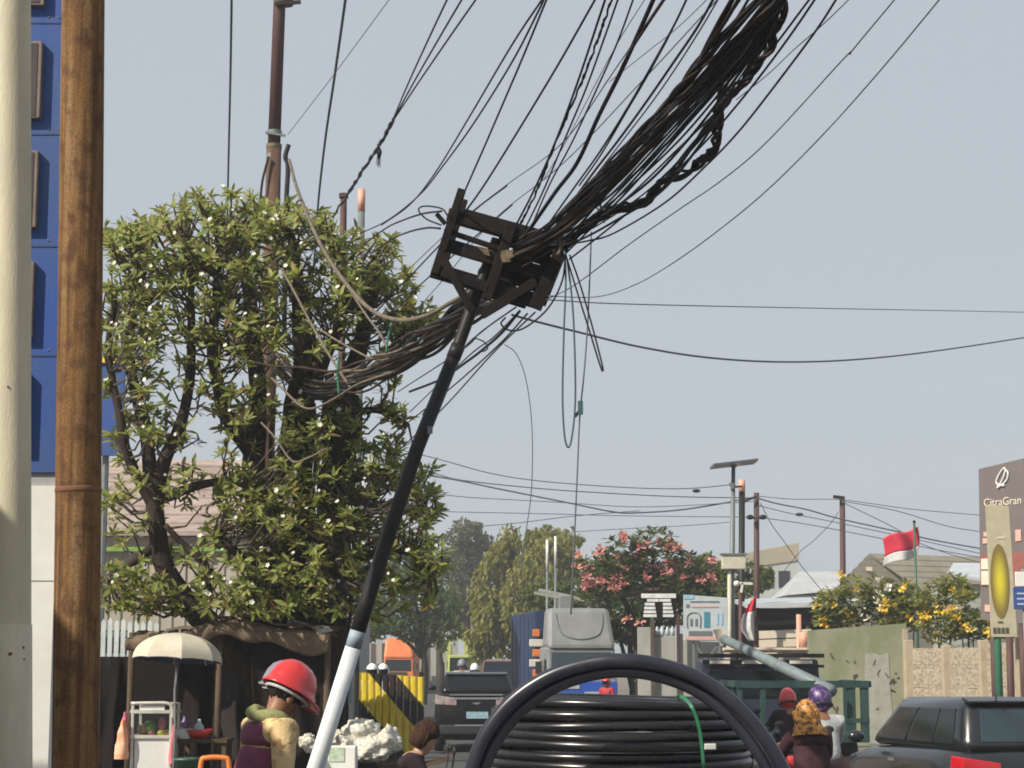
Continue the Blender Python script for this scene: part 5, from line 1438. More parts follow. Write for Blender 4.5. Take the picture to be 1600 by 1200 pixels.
        for j in range(5):
            for i in range(12):
                a = R(35 + 110 * i / 11); e = R(-28 + 44 * j / 4)
                mb.v.append(T @ Vector((math.cos(a) * math.cos(e) * .129, math.sin(a) * math.cos(e) * .146, math.sin(e) * .150 + .01)))
        mb.f = [(j * 12 + i, j * 12 + i + 1, (j + 1) * 12 + i + 1, (j + 1) * 12 + i) for j in range(4) for i in range(11)]
        mb.m = [0] * len(mb.f)
        mb.build('visor', M['glass'], h, smooth=True, local=True)
    return t
def at_px(px, Y, gz=0.0):
    return (P(px, 1036, Y).x, Y, gz)

def motorbike(label, loc, rz, body, group=None):
    t = thing('motorcycle', label, 'motorcycle', loc, rz, group)
    for y, nm in ((.62, 'wheel'), (-.60, 'wheel')):
        Mw = Matrix.Translation((0, y, .28)) @ Matrix.Rotation(R(90), 4, 'Y')
        w_ = MB().tube([Mw @ Vector((math.cos(a) * .235, math.sin(a) * .235, 0)) for a in [k * 2 * math.pi / 24 for k in range(24)]], .045, 8, closed=True).build(nm, M['tyre'], t, smooth=True, local=True)
        mb = MB()
        for k in range(5):
            a = k * 2 * math.pi / 5
            mb.beam((0, y, .28), (0, y + math.cos(a) * .2, .28 + math.sin(a) * .2), .03, .02, side=(1, 0, 0))
        mb.build('rim', M['rim'], w_, local=True)
    prof = [(.30, .42), (.42, .62), (.46, .92), (.40, 1.0), (.34, .95), (.26, .60), (.10, .45), (-.20, .50), (-.35, .66), (-.72, .80), (-.74, .68), (-.45, .42), (-.10, .30), (.20, .30)]
    MB().prism([(-.11, y, z) for y, z in prof], (.22, 0, 0)).build('body', M[body], t, local=True, bevel=.03)
    MB().ball((0, -.22, .76), (.13, .42, .06), 14, 8).build('seat', M['car_trim'], t, smooth=True, local=True)
    MB().tube(spline([(-.33, .36, 1.02), (-.15, .43, 1.0), (0, .44, .98), (.15, .43, 1.0), (.33, .36, 1.02)], 4), .014, 7).build('handlebar', M['steel_dark'], t, smooth=True, local=True)
    MB().ball((0, .50, .90), (.09, .05, .07), 10, 7).build('headlight', M['lamp_pale'], t, smooth=True, local=True)
    MB().box((0, -.76, .74), (.16, .04, .07)).build('tail_light', M['red_lamp'], t, local=True, bevel=.01)
    MB().box((0, -.80, .56), (.24, .012, .11)).build('number_plate', M['car_trim'], t, local=True)
    for s_ in (1, -1):
        mr = MB().tube([(.26 * s_, .38, 1.02), (.30 * s_, .40, 1.20)], .006, 5).build('mirror_stalk', M['steel_dark'], t, local=True)
        MB().ball((.31 * s_, .40, 1.23), (.055, .012, .035), 8, 6).build('mirror', M['car_trim'], mr, smooth=True, local=True)
        MB().tube([(.06 * s_, .62, .28), (.06 * s_, .44, .85)], .02, 7).build('fork', M['rim'], t, local=True)
    MB().tube([(.13, .0, .30), (.15, -.4, .30), (.16, -.72, .38)], [.025, .04, .045], 8).build('exhaust', M['steel_dark'], t, smooth=True, local=True)
    return t

# ---- workers at the pole
wp = bent(STAND, R(9), (0, .03, -.055))
wp['el'] = (.235, .05, 1.10); wp['wr'] = (.20, .26, 1.02)
person('worker in red hard hat and maroon vest looking down beside the leaning pole', (P(404, 1036, 10.7).x, 10.7, PZ), R(-58), wp, 'shirt_yellow', 'cloth_dark', hair='hair_black', helmet='hard_red', vest='vest_maroon', towel='towel', face=True)
wp2 = bent(STAND, R(13), (0, .02, .03))
person('worker in maroon jacket and grey hard hat half hidden behind the red hatted one', (P(392, 1036, 11.7).x, 11.7, PZ), R(-70), wp2, 'jacket_maroon', 'cloth_dark', helmet='hard_grey', hair='hair_black', vest='jacket_maroon', scale=.955)
# ---- two riders passing at the bottom centre
motorbike('dark motorcycle under the brown haired rider at the bottom centre', at_px(620, 14.2), R(-84), 'cloth_dark')
person('brown haired rider in dark clothes bending forward at the bottom centre', at_px(622, 14.2), R(-84), bent(RIDE, R(14), (0, .0, -.01)), 'cloth_dark', 'jeans', skin='skin_light', hair='hair_brown', longhair=True, scale=.92)
motorbike('orange motorcycle under the dark haired rider beside the pipe coils', at_px(752, 14.9), R(-80), 'orange')
person('dark haired rider in blue beside the left end of the pipe coils', at_px(744, 14.9), R(-80), bent(RIDE, R(16), (0, .02, -.02)), 'jeans', 'jeans', hair='hair_brown', longhair=True, scale=.78)
# ---- riders on the right
motorbike('red motorcycle under the rider with the orange patterned headwear', at_px(1262, 18), R(8), 'red')
person('rider in dark maroon with orange patterned headwear right of the pipe loop', at_px(1262, 18), R(8), RIDE, 'cloth_maroon_dark', 'cloth_dark', helmet='helmet_orange', vest='cloth_maroon_dark', scale=.92, scarf='cloth_orange')
motorbike('white motorcycle under the rider in white beside the green rails', at_px(1284, 19.6), R(14), 'helmet_white')
person('rider in white shirt with purple helmet before the green truck rails', at_px(1284, 19.6), R(14), bent(RIDE, 0, (0, 0, 0)), 'cloth_white', 'cloth_dark', helmet='helmet_purple', scale=.99)
motorbike('small dark motorcycle farther off, ridden by the one in red cap', at_px(1232, 25), R(10), 'car_dark')
person('rider with red helmet farther off beside the green truck rails', at_px(1232, 25), R(10), RIDE, 'cloth_dark', 'jeans', helmet='helmet_red', fingers=False, scale=.93)
# ---- far riders on the road
motorbike('grey motorcycle of the white helmeted rider beyond the black car', at_px(742, 56), R(5), 'car_dark')
person('rider in white helmet and grey shirt just beyond the black car', at_px(742, 56), R(5), RIDE, 'cloth_grey', 'cloth_dark', helmet='helmet_white', fingers=False, scale=1.12)
motorbike('motorcycle of the dark shirted rider left of the far grey one', at_px(722, 60), R(5), 'car_dark')
person('rider in pale shirt beyond the black car left of the white helmet', at_px(722, 60), R(5), RIDE, 'cloth_grey', 'cloth_dark', helmet='helmet_grey', fingers=False, scale=1.2)
for k, (px, Yk, c, lb) in enumerate(((583, 40, 'cloth_white', 'left'), (600, 42, 'pink', 'right'))):
    motorbike('motorcycle of the ' + lb + ' white helmeted rider behind the striped barrier', at_px(px, Yk), R(175), 'car_dark')
    person('rider in white helmet behind the striped barrier, the ' + lb + ' one of two', at_px(px, Yk), R(175), RIDE, c, 'cloth_dark', helmet='helmet_white', fingers=False, scale=1.12)
person('person in red cap standing by the blue truck front', at_px(948, 50, 0), R(150), STAND, 'cloth_red', 'jeans', helmet='helmet_red', fingers=False, scale=.85)
# ================================================================ vehicles
def wheel(t, x, y, r, w_=.2):
    Mw = Matrix.Translation((x, y, r)) @ Matrix.Rotation(R(90), 4, 'Y')
    o = MB().lathe([(r * .62, -w_ / 2), (r * .94, -w_ / 2), (r, -w_ * .3), (r, w_ * .3), (r * .94, w_ / 2), (r * .62, w_ / 2)], 24, Mw).build('wheel', M['tyre'], t, smooth=True, local=True)
    s_ = 1 if x > 0 else -1
    mb = MB().lathe([(0, s_ * w_ * .42), (r * .16, s_ * w_ * .42), (r * .62, s_ * w_ * .30), (r * .66, s_ * w_ * .46)], 20, Mw)
    mb.build('rim', M['rim'], o, smooth=True, local=True)
def lerp4(q, u, v):
    return (q[0].lerp(q[1], u)).lerp(q[3].lerp(q[2], u), v)
def panel(q, u0, v0, u1, v1, off):
    c = [lerp4(q, u0, v0), lerp4(q, u1, v0), lerp4(q, u1, v1), lerp4(q, u0, v1)]
    n = (c[1] - c[0]).cross(c[3] - c[0]).normalized()
    return MB().prism([p + n * (off - .02) for p in c], n * .02)
def car(label, loc, rz, paint, L=4.3, W=1.8, H=1.62, hb=1.0, kind='suv', tail='lamp_pale', cat='car', name='car', group=None, plate='plate', glass='glass', trim=True):
    t = thing(name, label, cat, loc, rz, group)
    hw = W / 2
    st = [(-.5, .80, hb - .16, .42), (-.485, .90, hb - .04, .32), (-.44, .97, hb, .26), (-.30, 1.0, hb + .01, .22), (0, 1.0, hb - .01, .20), (.22, 1.0, hb - .05, .20), (.36, .98, hb - .14, .22), (.455, .92, hb - .24, .26), (.49, .82, hb - .34, .34), (.5, .72, hb - .42, .42)]
    vs, fs = [], []
    for y, k, zt, zb in st:
        w_ = hw * k
        half = [(w_ * .80, zb), (w_ * .97, zb + .10), (w_, (zb + zt) * .5), (w_ * .985, zt - .14), (w_ * .93, zt - .03), (w_ * .80, zt), (w_ * .35, zt + .015)]
        ring = half + [(-a, b) for a, b in half[::-1]]
        vs += [Vector((a, y * L, b)) for a, b in ring]
    n = 14
    for i in range(len(st) - 1):
        for j in range(n):
            j2 = (j + 1) % n
            fs.append((i * n + j, (i + 1) * n + j, (i + 1) * n + j2, i * n + j2))
    fs.append(tuple(range(n)))
    fs.append(tuple((len(st) - 1) * n + j for j in range(n))[::-1])
    MB().add(vs, fs).build('body', M[paint], t, smooth=True, local=True)
    if kind == 'suv': yr0, yr1, yf1, yf0 = -.475, -.40, .06, .25
    else: yr0, yr1, yf1, yf0 = -.485, -.42, .05, .26
    a, b = hw * .90, hw * .74
    z0, z1 = hb - .03, H
    c8 = [Vector(q) for q in ((-a, yr0 * L, z0), (a, yr0 * L, z0), (a, yf0 * L, z0), (-a, yf0 * L, z0), (-b, yr1 * L, z1), (b, yr1 * L, z1), (b, yf1 * L, z1 - .02), (-b, yf1 * L, z1 - .02))]
    mb = MB().hexa(c8)
    o = mb.build('cabin', M[paint], t, local=True, bevel=.15)
    o.modifiers['bevel'].segments = 6
    for p in o.data.polygons: p.use_smooth = True
    rear = [c8[0], c8[1], c8[5], c8[4]]
    frt = [c8[2], c8[3], c8[7], c8[6]]
    lft = [c8[3], c8[0], c8[4], c8[7]]
    rgt = [c8[1], c8[2], c8[6], c8[5]]
    panel(rear, .13, .20, .87, .78, .007).build('rear_window', M[glass], t, local=True, bevel=.015)
    panel(frt, .07, .08, .93, .92, .007).build('windscreen', M[glass], t, local=True, bevel=.015)
    for q, inv_ in ((lft, False), (rgt, True)):
        for u0, u1, v1 in ((.13, .41, .80), (.425, .70, .80), (.715, .90, .80)):
            if inv_: u0, u1 = 1 - u1, 1 - u0
            panel(q, u0, .14, u1, v1, .007).build('side_window', M['glass'], t, local=True, bevel=.012)
    # tail: lamps, garnish, plate, bumper, spoiler
    yr = -.5 * L
    for s_ in (1, -1):
        MB().hexa([Vector((s_ * x, y, z)) for x, y, z in ((hw * .46, yr - .03, hb - .27), (hw * .95, yr + .02, hb - .25), (hw * .985, yr + .26, hb - .22), (hw * .46, yr + .05, hb - .27), (hw * .46, yr - .024, hb - .12), (hw * .935, yr + .02, hb - .06), (hw * .965, yr + .26, hb - .05), (hw * .46, yr + .05, hb - .12))]).build('tail_light', M[tail], t, local=True, bevel=.012)
        MB().ball((s_ * (hw + .10), .19 * L, hb + .06), (.10, .07, .07), 10, 7).build('side_mirror', M[paint], t, smooth=True, local=True)
        MB().hexa([Vector((s_ * x, y, z)) for x, y, z in ((hw * .55, .492 * L, hb - .46), (hw * .88, .462 * L, hb - .44), (hw * .9, .44 * L, hb - .44), (hw * .55, .47 * L, hb - .46), (hw * .55, .485 * L, hb - .34), (hw * .88, .455 * L, hb - .28), (hw * .9, .43 * L, hb - .28), (hw * .55, .465 * L, hb - .34))]).build('headlight', M['lamp_pale'], t, local=True)
        for y in (-.30 * L, .31 * L): wheel(t, s_ * (hw - .10), y, .33)
        MB().box((s_ * (hw * 1.0), -.02 * L, hb - .16), (.02, .16, .03)).build('door_handle', M['chrome'], t, local=True)
    if trim: MB().box((0, yr - .002, hb - .13), (hw * 1.1, .05, .045)).build('tail_garnish', M['chrome'], t, local=True, bevel=.01)
    if trim: MB().box((0, yr - .004, hb - .05), (hw * 1.25, .06, .025)).build('boot_lip', M['chrome'], t, local=True)
    MB().prism([(x, yr - .035, hb - .23 + z) for x, z in ((-.10, .025), (-.03, .012), (0, .028), (.03, .012), (.10, .025), (.03, -.022), (0, -.012), (-.03, -.022))], (0, .012, 0)).build('emblem', M['chrome'], t, local=True)
    MB().box((.02, yr - .02, hb - .47), (.46, .02, .14)).build('number_plate', M[plate], t, local=True)
    MB().box((0, yr - .03, .47), (W * .86, .10, .20)).build('bumper', M['car_trim'], t, local=True, bevel=.03)
    MB().box((0, yr - .085, .56), (W * .50, .02, .035)).build('bumper_strip', M['chrome'], t, local=True)
    MB().hexa([(-b * .98, yr1 * L - .07, H - .06), (b * .98, yr1 * L - .07, H - .06), (b * .98, yr1 * L + .1, H - .03), (-b * .98, yr1 * L + .1, H - .03), (-b * .98, yr1 * L - .07, H - .035), (b * .98, yr1 * L - .07, H - .035), (b * .98, yr1 * L + .1, H + .004), (-b * .98, yr1 * L + .1, H + .004)]).build('roof_spoiler', M['car_dark'], t, local=True, bevel=.01)
    return t
car('black car seen from behind, driving away beside the striped barrier', (P(742, 1036, 41).x, 43, 0), R(1), 'car_black', L=4.3, W=1.80, H=1.66, hb=1.24)
car('dark grey hatchback cut by the right edge at the bottom corner', (P(1550, 1036, 20).x, 21.6, 0), R(11), 'car_dark', L=3.7, W=1.66, H=1.50, hb=.97, kind='hatch', tail='red_lamp', glass='glass_blue', trim=False)
q = P(1556, 1096, 19.9)
MB().tube(spline([q, q + Vector((.01, .03, .05)), q + Vector((.02, .10, .08))], 3), .012, 6).build('roof_aerial', M['car_trim'], smooth=True, label='stubby black aerial on the dark hatchback roof', cat='aerial')
car('dark car parked in the shade behind the food cart', (P(262, 1036, 25.4).x, 27.2, PZ), R(0), 'navy', L=4.2, W=1.7, H=1.75, hb=1.35, glass='glass_blue')

def truck(label, loc, rz, cabm, boxm, W=2.2, cab_h=2.5, cab_l=1.7, box_l=5.5, box_h=3.2, box_w=None, defl=None, bumper=None, name='truck', open_bed=False, blind='glass'):
    """cab at the +Y end"""
    t = thing(name, label, 'truck', loc, rz)
    box_w = box_w or W * 1.05
    hw = W / 2
    y0 = box_l / 2
    MB().hexa([(-hw, y0, .75), (hw, y0, .75), (hw, y0 + cab_l, .75), (-hw, y0 + cab_l, .75), (-hw * .96, y0, cab_h), (hw * .96, y0, cab_h), (hw * .94, y0 + cab_l - .18, cab_h), (-hw * .94, y0 + cab_l - .18, cab_h)]).build('cab', M[cabm], t, local=True, bevel=.06)
    zf = .75
    q = [Vector((hw, y0 + cab_l, .75)), Vector((-hw, y0 + cab_l, .75)), Vector((-hw * .94, y0 + cab_l - .18, cab_h)), Vector((hw * .94, y0 + cab_l - .18, cab_h))]
    ws = panel(q, .06, .42, .94, .90, .008).build('windscreen', M[blind], t, local=True)
    for s_ in (1, -1):
        MB().box((s_ * (hw + .002), y0 + cab_l * .55, cab_h * .74), (.03, cab_l * .55, .5)).build('side_window', M['glass'], t, local=True)
        MB().box((s_ * (hw + .22), y0 + cab_l - .1, cab_h * .74), (.18, .06, .36)).build('side_mirror', M['car_trim'], t, local=True)
        MB().box((s_ * hw * .74, y0 + cab_l + .02, .98), (.30, .06, .18)).build('headlight', M['lamp_pale'], t, local=True, bevel=.02)
        for y in (y0 + cab_l * .5, -box_l * .22, -box_l * .38): wheel(t, s_ * (hw - .16), y, .46, .28)
    MB().box((0, y0 + cab_l + .02, .66), (W * 1.0, .18, .32)).build('bumper', M[bumper or cabm], t, local=True, bevel=.04)
    MB().box((0, y0 + cab_l + .012, 1.22), (W * .55, .05, .20)).build('grille', M['car_trim'], t, local=True)
    MB().box((0, y0 + cab_l + .13, .62), (.5, .02, .14)).build('number_plate', M['car_trim'], t, local=True)
    MB().box((0, 0, .78), (.9, box_l + cab_l, .2)).build('chassis', M['car_trim'], t, local=True)
    if open_bed:
        for x in (-box_w / 2, box_w / 2): MB().box((x, -.1, 1.6), (.08, box_l - .2, 1.2)).build('side_board', M[boxm], t, local=True)
        MB().box((0, -.1, 1.02), (box_w, box_l - .2, .1)).build('bed_floor', M[boxm], t, local=True)
        for y in (-box_l / 2, box_l / 2 - .2):
            MB().box((0, y, 1.6), (box_w, .08, 1.2)).build('end_board', M[boxm], t, local=True)
            MB().box((0, y, box_h), (box_w, .1, .12)).build('hoop', M[boxm], t, local=True)
            for x in (-box_w / 2, 0, box_w / 2): MB().box((x, y - .001, (box_h + 1) / 2), (.14, .1, box_h - 1)).build('stake', M[boxm], t, local=True)
    else:
        MB().box((0, -.05, (box_h + .95) / 2), (box_w, box_l - .1, box_h - .95)).build('cargo_box', M[boxm], t, local=True, bevel=.03)
        for k in range(6):
            for x in (-box_w / 2, box_w / 2): MB().box((x, -box_l / 2 + (k + .5) * box_l / 6, (box_h + .95) / 2), (.03, .06, box_h - 1.1)).build('box_rib', M[boxm], t, local=True)
    if defl:
        h0, h1 = cab_h - .06, cab_h + defl
        MB().hexa([(-hw * .93, y0 + .25, h0), (hw * .93, y0 + .25, h0), (hw * .97, y0 + cab_l - .06, h0), (-hw * .97, y0 + cab_l - .06, h0), (-hw * .86, y0 + .3, h1), (hw * .86, y0 + .3, h1), (hw * .88, y0 + cab_l * .62, h1), (-hw * .88, y0 + cab_l * .62, h1)]).build('wind_deflector', M[cabm], t, local=True, bevel=.14)
    return t
t = truck('blue box truck with grey cab and tall wind deflector facing the viewer', (P(872, 1036, 62).x, 61.5, 0), R(187), 'truck_grey', 'truck_blue', W=2.12, cab_h=2.32, cab_l=1.8, box_l=6.0, box_h=3.42, box_w=2.3, defl=1.15, bumper='truck_blue_bright', blind='glass_blue')
# U shaped crease and bright blue lower face
y0 = 3.0 + 1.8
MB().tube(spline([(x, 4.752 - .516 * (z - 2.26), z) for x, z in ((-.70, 3.30), (-.66, 2.95), (-.50, 2.66), (0, 2.54), (.50, 2.66), (.66, 2.95), (.70, 3.30))], 5), .022, 6).build('crease', M['galv_dark'], t, smooth=True, local=True)
MB().box((0, y0 + .035, 1.06), (2.06, .06, .52)).build('lower_face', M['truck_blue_bright'], t, local=True, bevel=.03)
MB().box((.35, y0 + .075, 1.16), (.5, .02, .10)).build('badge', M['sign_face'], t, local=True)
MB().box((-.4, y0 + .075, .98), (.7, .02, .08)).build('badge', M['sign_face'], t, local=True)
MB().box((.34, 3.7, 3.62), (.42, .5, .46)).build('roof_box', M['truck_grey'], t, local=True, bevel=.03)
for (a, b) in (((.45, 3.9, 3.78), (1.30, 3.9, 3.92)), ((.2, 3.6, 3.84), (1.12, 3.6, 4.02)), ((-.5, 3.9, 3.62), (.3, 3.9, 3.84)), ((-.55, 3.8, 3.75), (-.3, 3.8, 3.4))):
    MB().beam(a, b, .09, .06).build('roof_bar', M['concrete'], t, local=True)
for k, (z, mt) in enumerate(((2.75, 'orange'), (2.45, 'steel_white'), (2.15, 'orange'), (1.85, 'steel_white'), (1.55, 'orange'), (1.25, 'salmon'))):
    MB().box((1.12, 3.02, z), (.22 + .2 * (k % 2), .05, .22)).build('reflector', M[mt], t, local=True, bevel=.02)
truck('orange truck with tall deflector far down the road', (P(624, 1036, 118).x, 121, 0), R(180), 'truck_orange', 'truck_orange', W=1.85, cab_h=2.2, box_l=5, box_h=2.6, defl=1.15, bumper='truck_orange')
truck('yellow green stake truck beyond the black car', (P(726, 1036, 108).x, 111, 0), R(180), 'truck_lime', 'truck_lime', W=1.9, cab_h=2.3, box_l=4.5, box_h=3.2, open_bed=True)
MB().lathe([(.30, 0), (.30, .06), (.22, .06), (.05, .72), (0, .74)], 14, Matrix.Translation(P(723, 998, 108))).build('traffic_cone', M['orange'], smooth=True, label='orange traffic cone on top of the yellow green truck', cat='traffic cone')
car('pale van with salmon roof beyond the black car', (P(782, 1036, 66).x, 68, 0), R(180), 'salmon', L=4.2, W=1.7, H=1.98, hb=1.25, glass='glass_blue')

# ---- green railed pickup with a lamp post loaded on it
t = thing('pickup_truck', 'green railed pickup with dark cab and planks, left of the green wall', 'pickup truck', (P(1240, 1036, 32).x, 33, 0))
Y = 31
xl, xr = P(1152, 1068, Y).x, P(1357, 1068, Y).x
zr = P(1250, 1069, Y).z
MB().beam((xl, Y, zr), (xr, Y, zr), .11, .10).build('top_rail', M['green_steel'], t)
zl = P(1250, 1126, Y).z
MB().beam((xl, Y, zl), (xr, Y, zl), .07, .08).build('lower_rail', M['green_steel'], t)
for px in (1156, 1192, 1328, 1351):
    x = P(px, 1100, Y).x
    MB().box((x, Y + .01, (zr + .6) / 2), (.08 if px < 1340 else .13, .07, zr - .62)).build('stake', M['green_steel'], t)
MB().box(((xl + xr) / 2, Y + 1.25, .66), (xr - xl, 2.5, .12)).build('bed', M['green_steel'], t)
for x in (xl, xr):
    MB().beam((x, Y, zr), (x, Y + 2.5, zr), .1, .09, side=(1, 0, 0)).build('side_rail', M['green_steel'], t)
    for k in range(3): MB().box((x, Y + .6 + k * .8, (zr + .6) / 2), (.06, .07, zr - .65)).build('stake', M['green_steel'], t)
xa, xb = P(1092, 1040, 33.6).x, P(1286, 1040, 33.6).x
zc = P(1200, 1030, 33.6).z
MB().hexa([(xa, 33.6, .5), (xb, 33.6, .5), (xb, 35.2, .5), (xa, 35.2, .5), (xa + .02, 33.6, zc), (xb - .08, 33.6, zc), (xb - .1, 35.0, zc), (xa + .1, 35.0, zc)]).build('cab', M['navy'], t, bevel=.05)
MB().box(((xa + xb) / 2, 33.58, zc - .42), (xb - xa - .3, .04, .42)).build('rear_window', M['glass'], t)
MB().beam((xa - .02, 33.5, zc + .06), (xb, 33.5, zc + .06), .07, .1).build('roof_rack', M['steel_dark'], t)
MB().beam((xa + .1, 33.5, zc - .12), (xb, 33.5, zc - .12), .05, .06).build('roof_rack', M['steel_dark'], t)
for u0, u1 in ((.08, .24), (.34, .62), (.72, .90)):
    MB().beam((xa + (xb - xa) * u0, 33.42, zc - .05), (xa + (xb - xa) * u1, 33.42, zc - .05), .055, .05).build('pale_strip', M['board_cream'], t)
for s_ in (xl + .2, xr - .2):
    for y in (31.8, 34.4): wheel(t, 0, 0, .32) if False else MB().lathe([(.12, -.1), (.32, -.1), (.33, 0), (.32, .1), (.12, .1)], 20, Matrix.Translation((s_, y, .33)) @ Matrix.Rotation(R(90), 4, 'Y')).build('wheel', M['tyre'], t, smooth=True)
for k, (y_, c_) in enumerate(((34.0, 'wood'), (34.3, 'board_cream'))):
    MB().beam((xa + .5, y_, zc + .14 + k * .04), (xb - .2, y_, zc + .14 + k * .04), .05, .2).build('loaded_plank', M[c_], label=('lower' if k == 0 else 'upper') + ' timber plank lying on the dark pickup cab', cat='plank')
t = thing('galvanised_pole', 'grey galvanised lamp post lying slanted over the pickup', 'pole', P(1298, 1080, 30.6))
a, b, c = P(1130, 998, 33.4), P(1180, 1022, 32.6), P(1300, 1080, 30.7)
MB().tube([a, b, b.lerp(c, .5), c], [.075, .085, .095, .10], 16).build('shaft', M['galv'], t, smooth=True)
MB().prism([P(x, y, 33.4) for x, y in ((1114, 984), (1132, 982), (1134, 1006), (1126, 1010))], (0, .06, 0)).build('flange', M['board_cream'], t)
for u in (.35,):
    q = b.lerp(c, u); d = (c - b).normalized()
    MB().tube([q - d * .05, q + d * .05], .105, 16).build('joint', M['galv_dark'], t, smooth=True)

# ================================================================ striped barrier and clutter
m_, tt, bs = nodes_of('hazard_stripe')
g_ = tt.nodes.new('ShaderNodeNewGeometry')
sp = tt.nodes.new('ShaderNodeSeparateXYZ'); tt.links.new(g_.outputs['Position'], sp.inputs[0])
def mth(op, a, b=None):
    n_ = tt.nodes.new('ShaderNodeMath'); n_.operation = op
    for i, v in enumerate((a, b)):
        if v is None: continue
        if hasattr(v, 'is_linked'): tt.links.new(v, n_.inputs[i])
        else: n_.inputs[i].default_value = v
    return n_.outputs[0]
Y = 30
q0 = P(553, 1062, Y)
ex = mth('ADD', mth('MULTIPLY', mth('SUBTRACT', sp.outputs[0], q0.x), 1.15), mth('SUBTRACT', sp.outputs[2], q0.z))
fr = mth('FRACT', mth('DIVIDE', mth('ADD', ex, 10.5), 1.03))
st_ = mth('LESS_THAN', fr, .55)
nz = tt.nodes.new('ShaderNodeTexNoise'); nz.inputs['Scale'].default_value = 7
mx = tt.nodes.new('ShaderNodeMix'); mx.data_type = 'RGBA'
tt.links.new(st_, mx.inputs[0]); mx.inputs[6].default_value = (.018, .016, .014, 1)
cr = tt.nodes.new('ShaderNodeValToRGB'); cr.color_ramp.elements[0].position = .3; cr.color_ramp.elements[1].position = .6
cr.color_ramp.elements[0].color = (.50, .36, .02, 1); cr.color_ramp.elements[1].color = (.74, .58, .04, 1)
tt.links.new(nz.outputs['Fac'], cr.inputs[0]); tt.links.new(cr.outputs[0], mx.inputs[7])
tt.links.new(mx.outputs[2], bs.inputs['Base Color']); bs.inputs['Roughness'].default_value = .5
t = thing('striped_barrier', 'ribbed metal barrier with black and yellow diagonal stripes', 'barrier', (P(608, 1036, Y).x, Y, PZ))
xa, xb = P(553, 1100, Y).x, P(663, 1100, Y).x
za, zb = P(553, 1050, Y).z, P(663, 1058, Y).z
n = 10
for i in range(n):
    u0, u1 = i / n, (i + 1) / n
    x0, x1 = xa + (xb - xa) * u0, xa + (xb - xa) * u1
    zt = za + (zb - za) * (u0 + u1) / 2
    w_ = x1 - x0
    MB().prism([(x0 + .004, Y, PZ + .1), (x0 + w_ * .22, Y - .035, PZ + .1), (x0 + w_ * .70, Y - .035, PZ + .1), (x1 - .004, Y, PZ + .1), (x1 - .004, Y + .02, PZ + .1), (x0 + .004, Y + .02, PZ + .1)], (0, 0, zt - PZ - .1)).build('rib_sheet', m_, t)
for x in (xa + .05, xb - .05):
    MB().box((x, Y + .06, (za + PZ) / 2), (.06, .06, za - PZ)).build('post', M['steel_dark'], t)
t = thing('pale_blue_board', 'small pale blue board leaning left of the striped barrier', 'board', (P(543, 1036, 29.5).x, 29.5, PZ))
a, b = P(532, 1100, 29.5), P(552, 1060, 29.5)
MB().box(((a.x + b.x) / 2, 29.5, (a.z + b.z) / 2), (b.x - a.x, .03, b.z - a.z)).build('panel', M['pale_blue'], t)
MB().box(((a.x + b.x) / 2, 29.55, a.z / 2 + PZ / 2), (.05, .05, a.z - PZ)).build('post', M['steel_dark'], t)

# handcart with white sacks
t = thing('handcart', 'dark handcart under the white plastic sacks', 'handcart', (P(560, 1036, 21.6).x, 21.6, PZ))
x0, x1 = P(488, 1100, 21.6).x, P(632, 1100, 21.6).x
zc = P(560, 1188, 21.6).z
MB().box(((x0 + x1) / 2, 21.6, (zc + .4) / 2), (x1 - x0, .7, zc - .42)).build('tray', M['tarp_dark'], t, bevel=.02)
for s_ in (-1, 1):
    MB().lathe([(.05, -.03), (.27, -.03), (.28, 0), (.27, .03), (.05, .03)], 20, Matrix.Translation(((x0 + x1) / 2, 21.6 + s_ * .4, PZ + .28)) @ Matrix.Rotation(R(90), 4, 'X')).build('wheel', M['tyre'], t, smooth=True)
    MB().beam((x1, 21.6 + s_ * .25, zc - .1), (x1 + .5, 21.6 + s_ * .25, zc + .02), .04, .04).build('handle', M['wood'], t)
for k, (px, py, rx, ry, rz, lb) in enumerate(((565, 1150, .23, .2, .19, 'largest crumpled white plastic sack on the handcart'), (603, 1158, .16, .17, .15, 'right hand crumpled white plastic sack on the handcart'), (535, 1164, .15, .16, .14, 'left hand crumpled white plastic sack on the handcart'), (580, 1172, .2, .14, .13, 'lowest crumpled white plastic sack on the handcart'), (482, 1160, .10, .1, .12, 'small white bag left of the leaning pole foot'))):
    q = P(px, py, 21.6 - .05 * k)
    q.z = max(q.z, zc + rz * .8) if k < 4 else q.z
    mb = MB().ball(q, (rx, ry, rz), 64, 44, .28, k * 3.1 + 2, freq=2.0)
    c = q
    mb.v = [v + (v - c).normalized() * (.02 - .085 * abs(noise.noise(v * 4.2)) - .022 * abs(noise.noise(v * 10))) for v in mb.v]
    mb.build('plastic_sack', M['plastic_bag'], smooth=True, label=lb, cat='sack')
t = thing('printed_carton', 'white carton with green print below the white sacks', 'carton', P(530, 1200, 20.9))
a, b = P(502, 1200, 20.9), P(556, 1166, 20.9)
MB().box(((a.x + b.x) / 2, 21.0, (a.z + b.z) / 2 - .1), (b.x - a.x, .3, b.z - a.z + .2)).build('carton_body', M['carton'], t, bevel=.008)
c, d = P(514, 1190, 20.84), P(538, 1168, 20.84)
MB().box(((c.x + d.x) / 2, 20.846, (c.z + d.z) / 2), (d.x - c.x, .008, d.z - c.z)).build('green_print', M['carton_green'], t)
t = thing('crate_stack', 'dark plastic crate holding up the printed carton', 'crate', P(530, 1225, 21) )
zt_ = a.z - .2
MB().box(((a.x + b.x) / 2, 21.0, (zt_ + PZ) / 2), (b.x - a.x + .06, .36, zt_ - PZ - .004)).build('crate_body', M['tarp_dark'], t, bevel=.01)
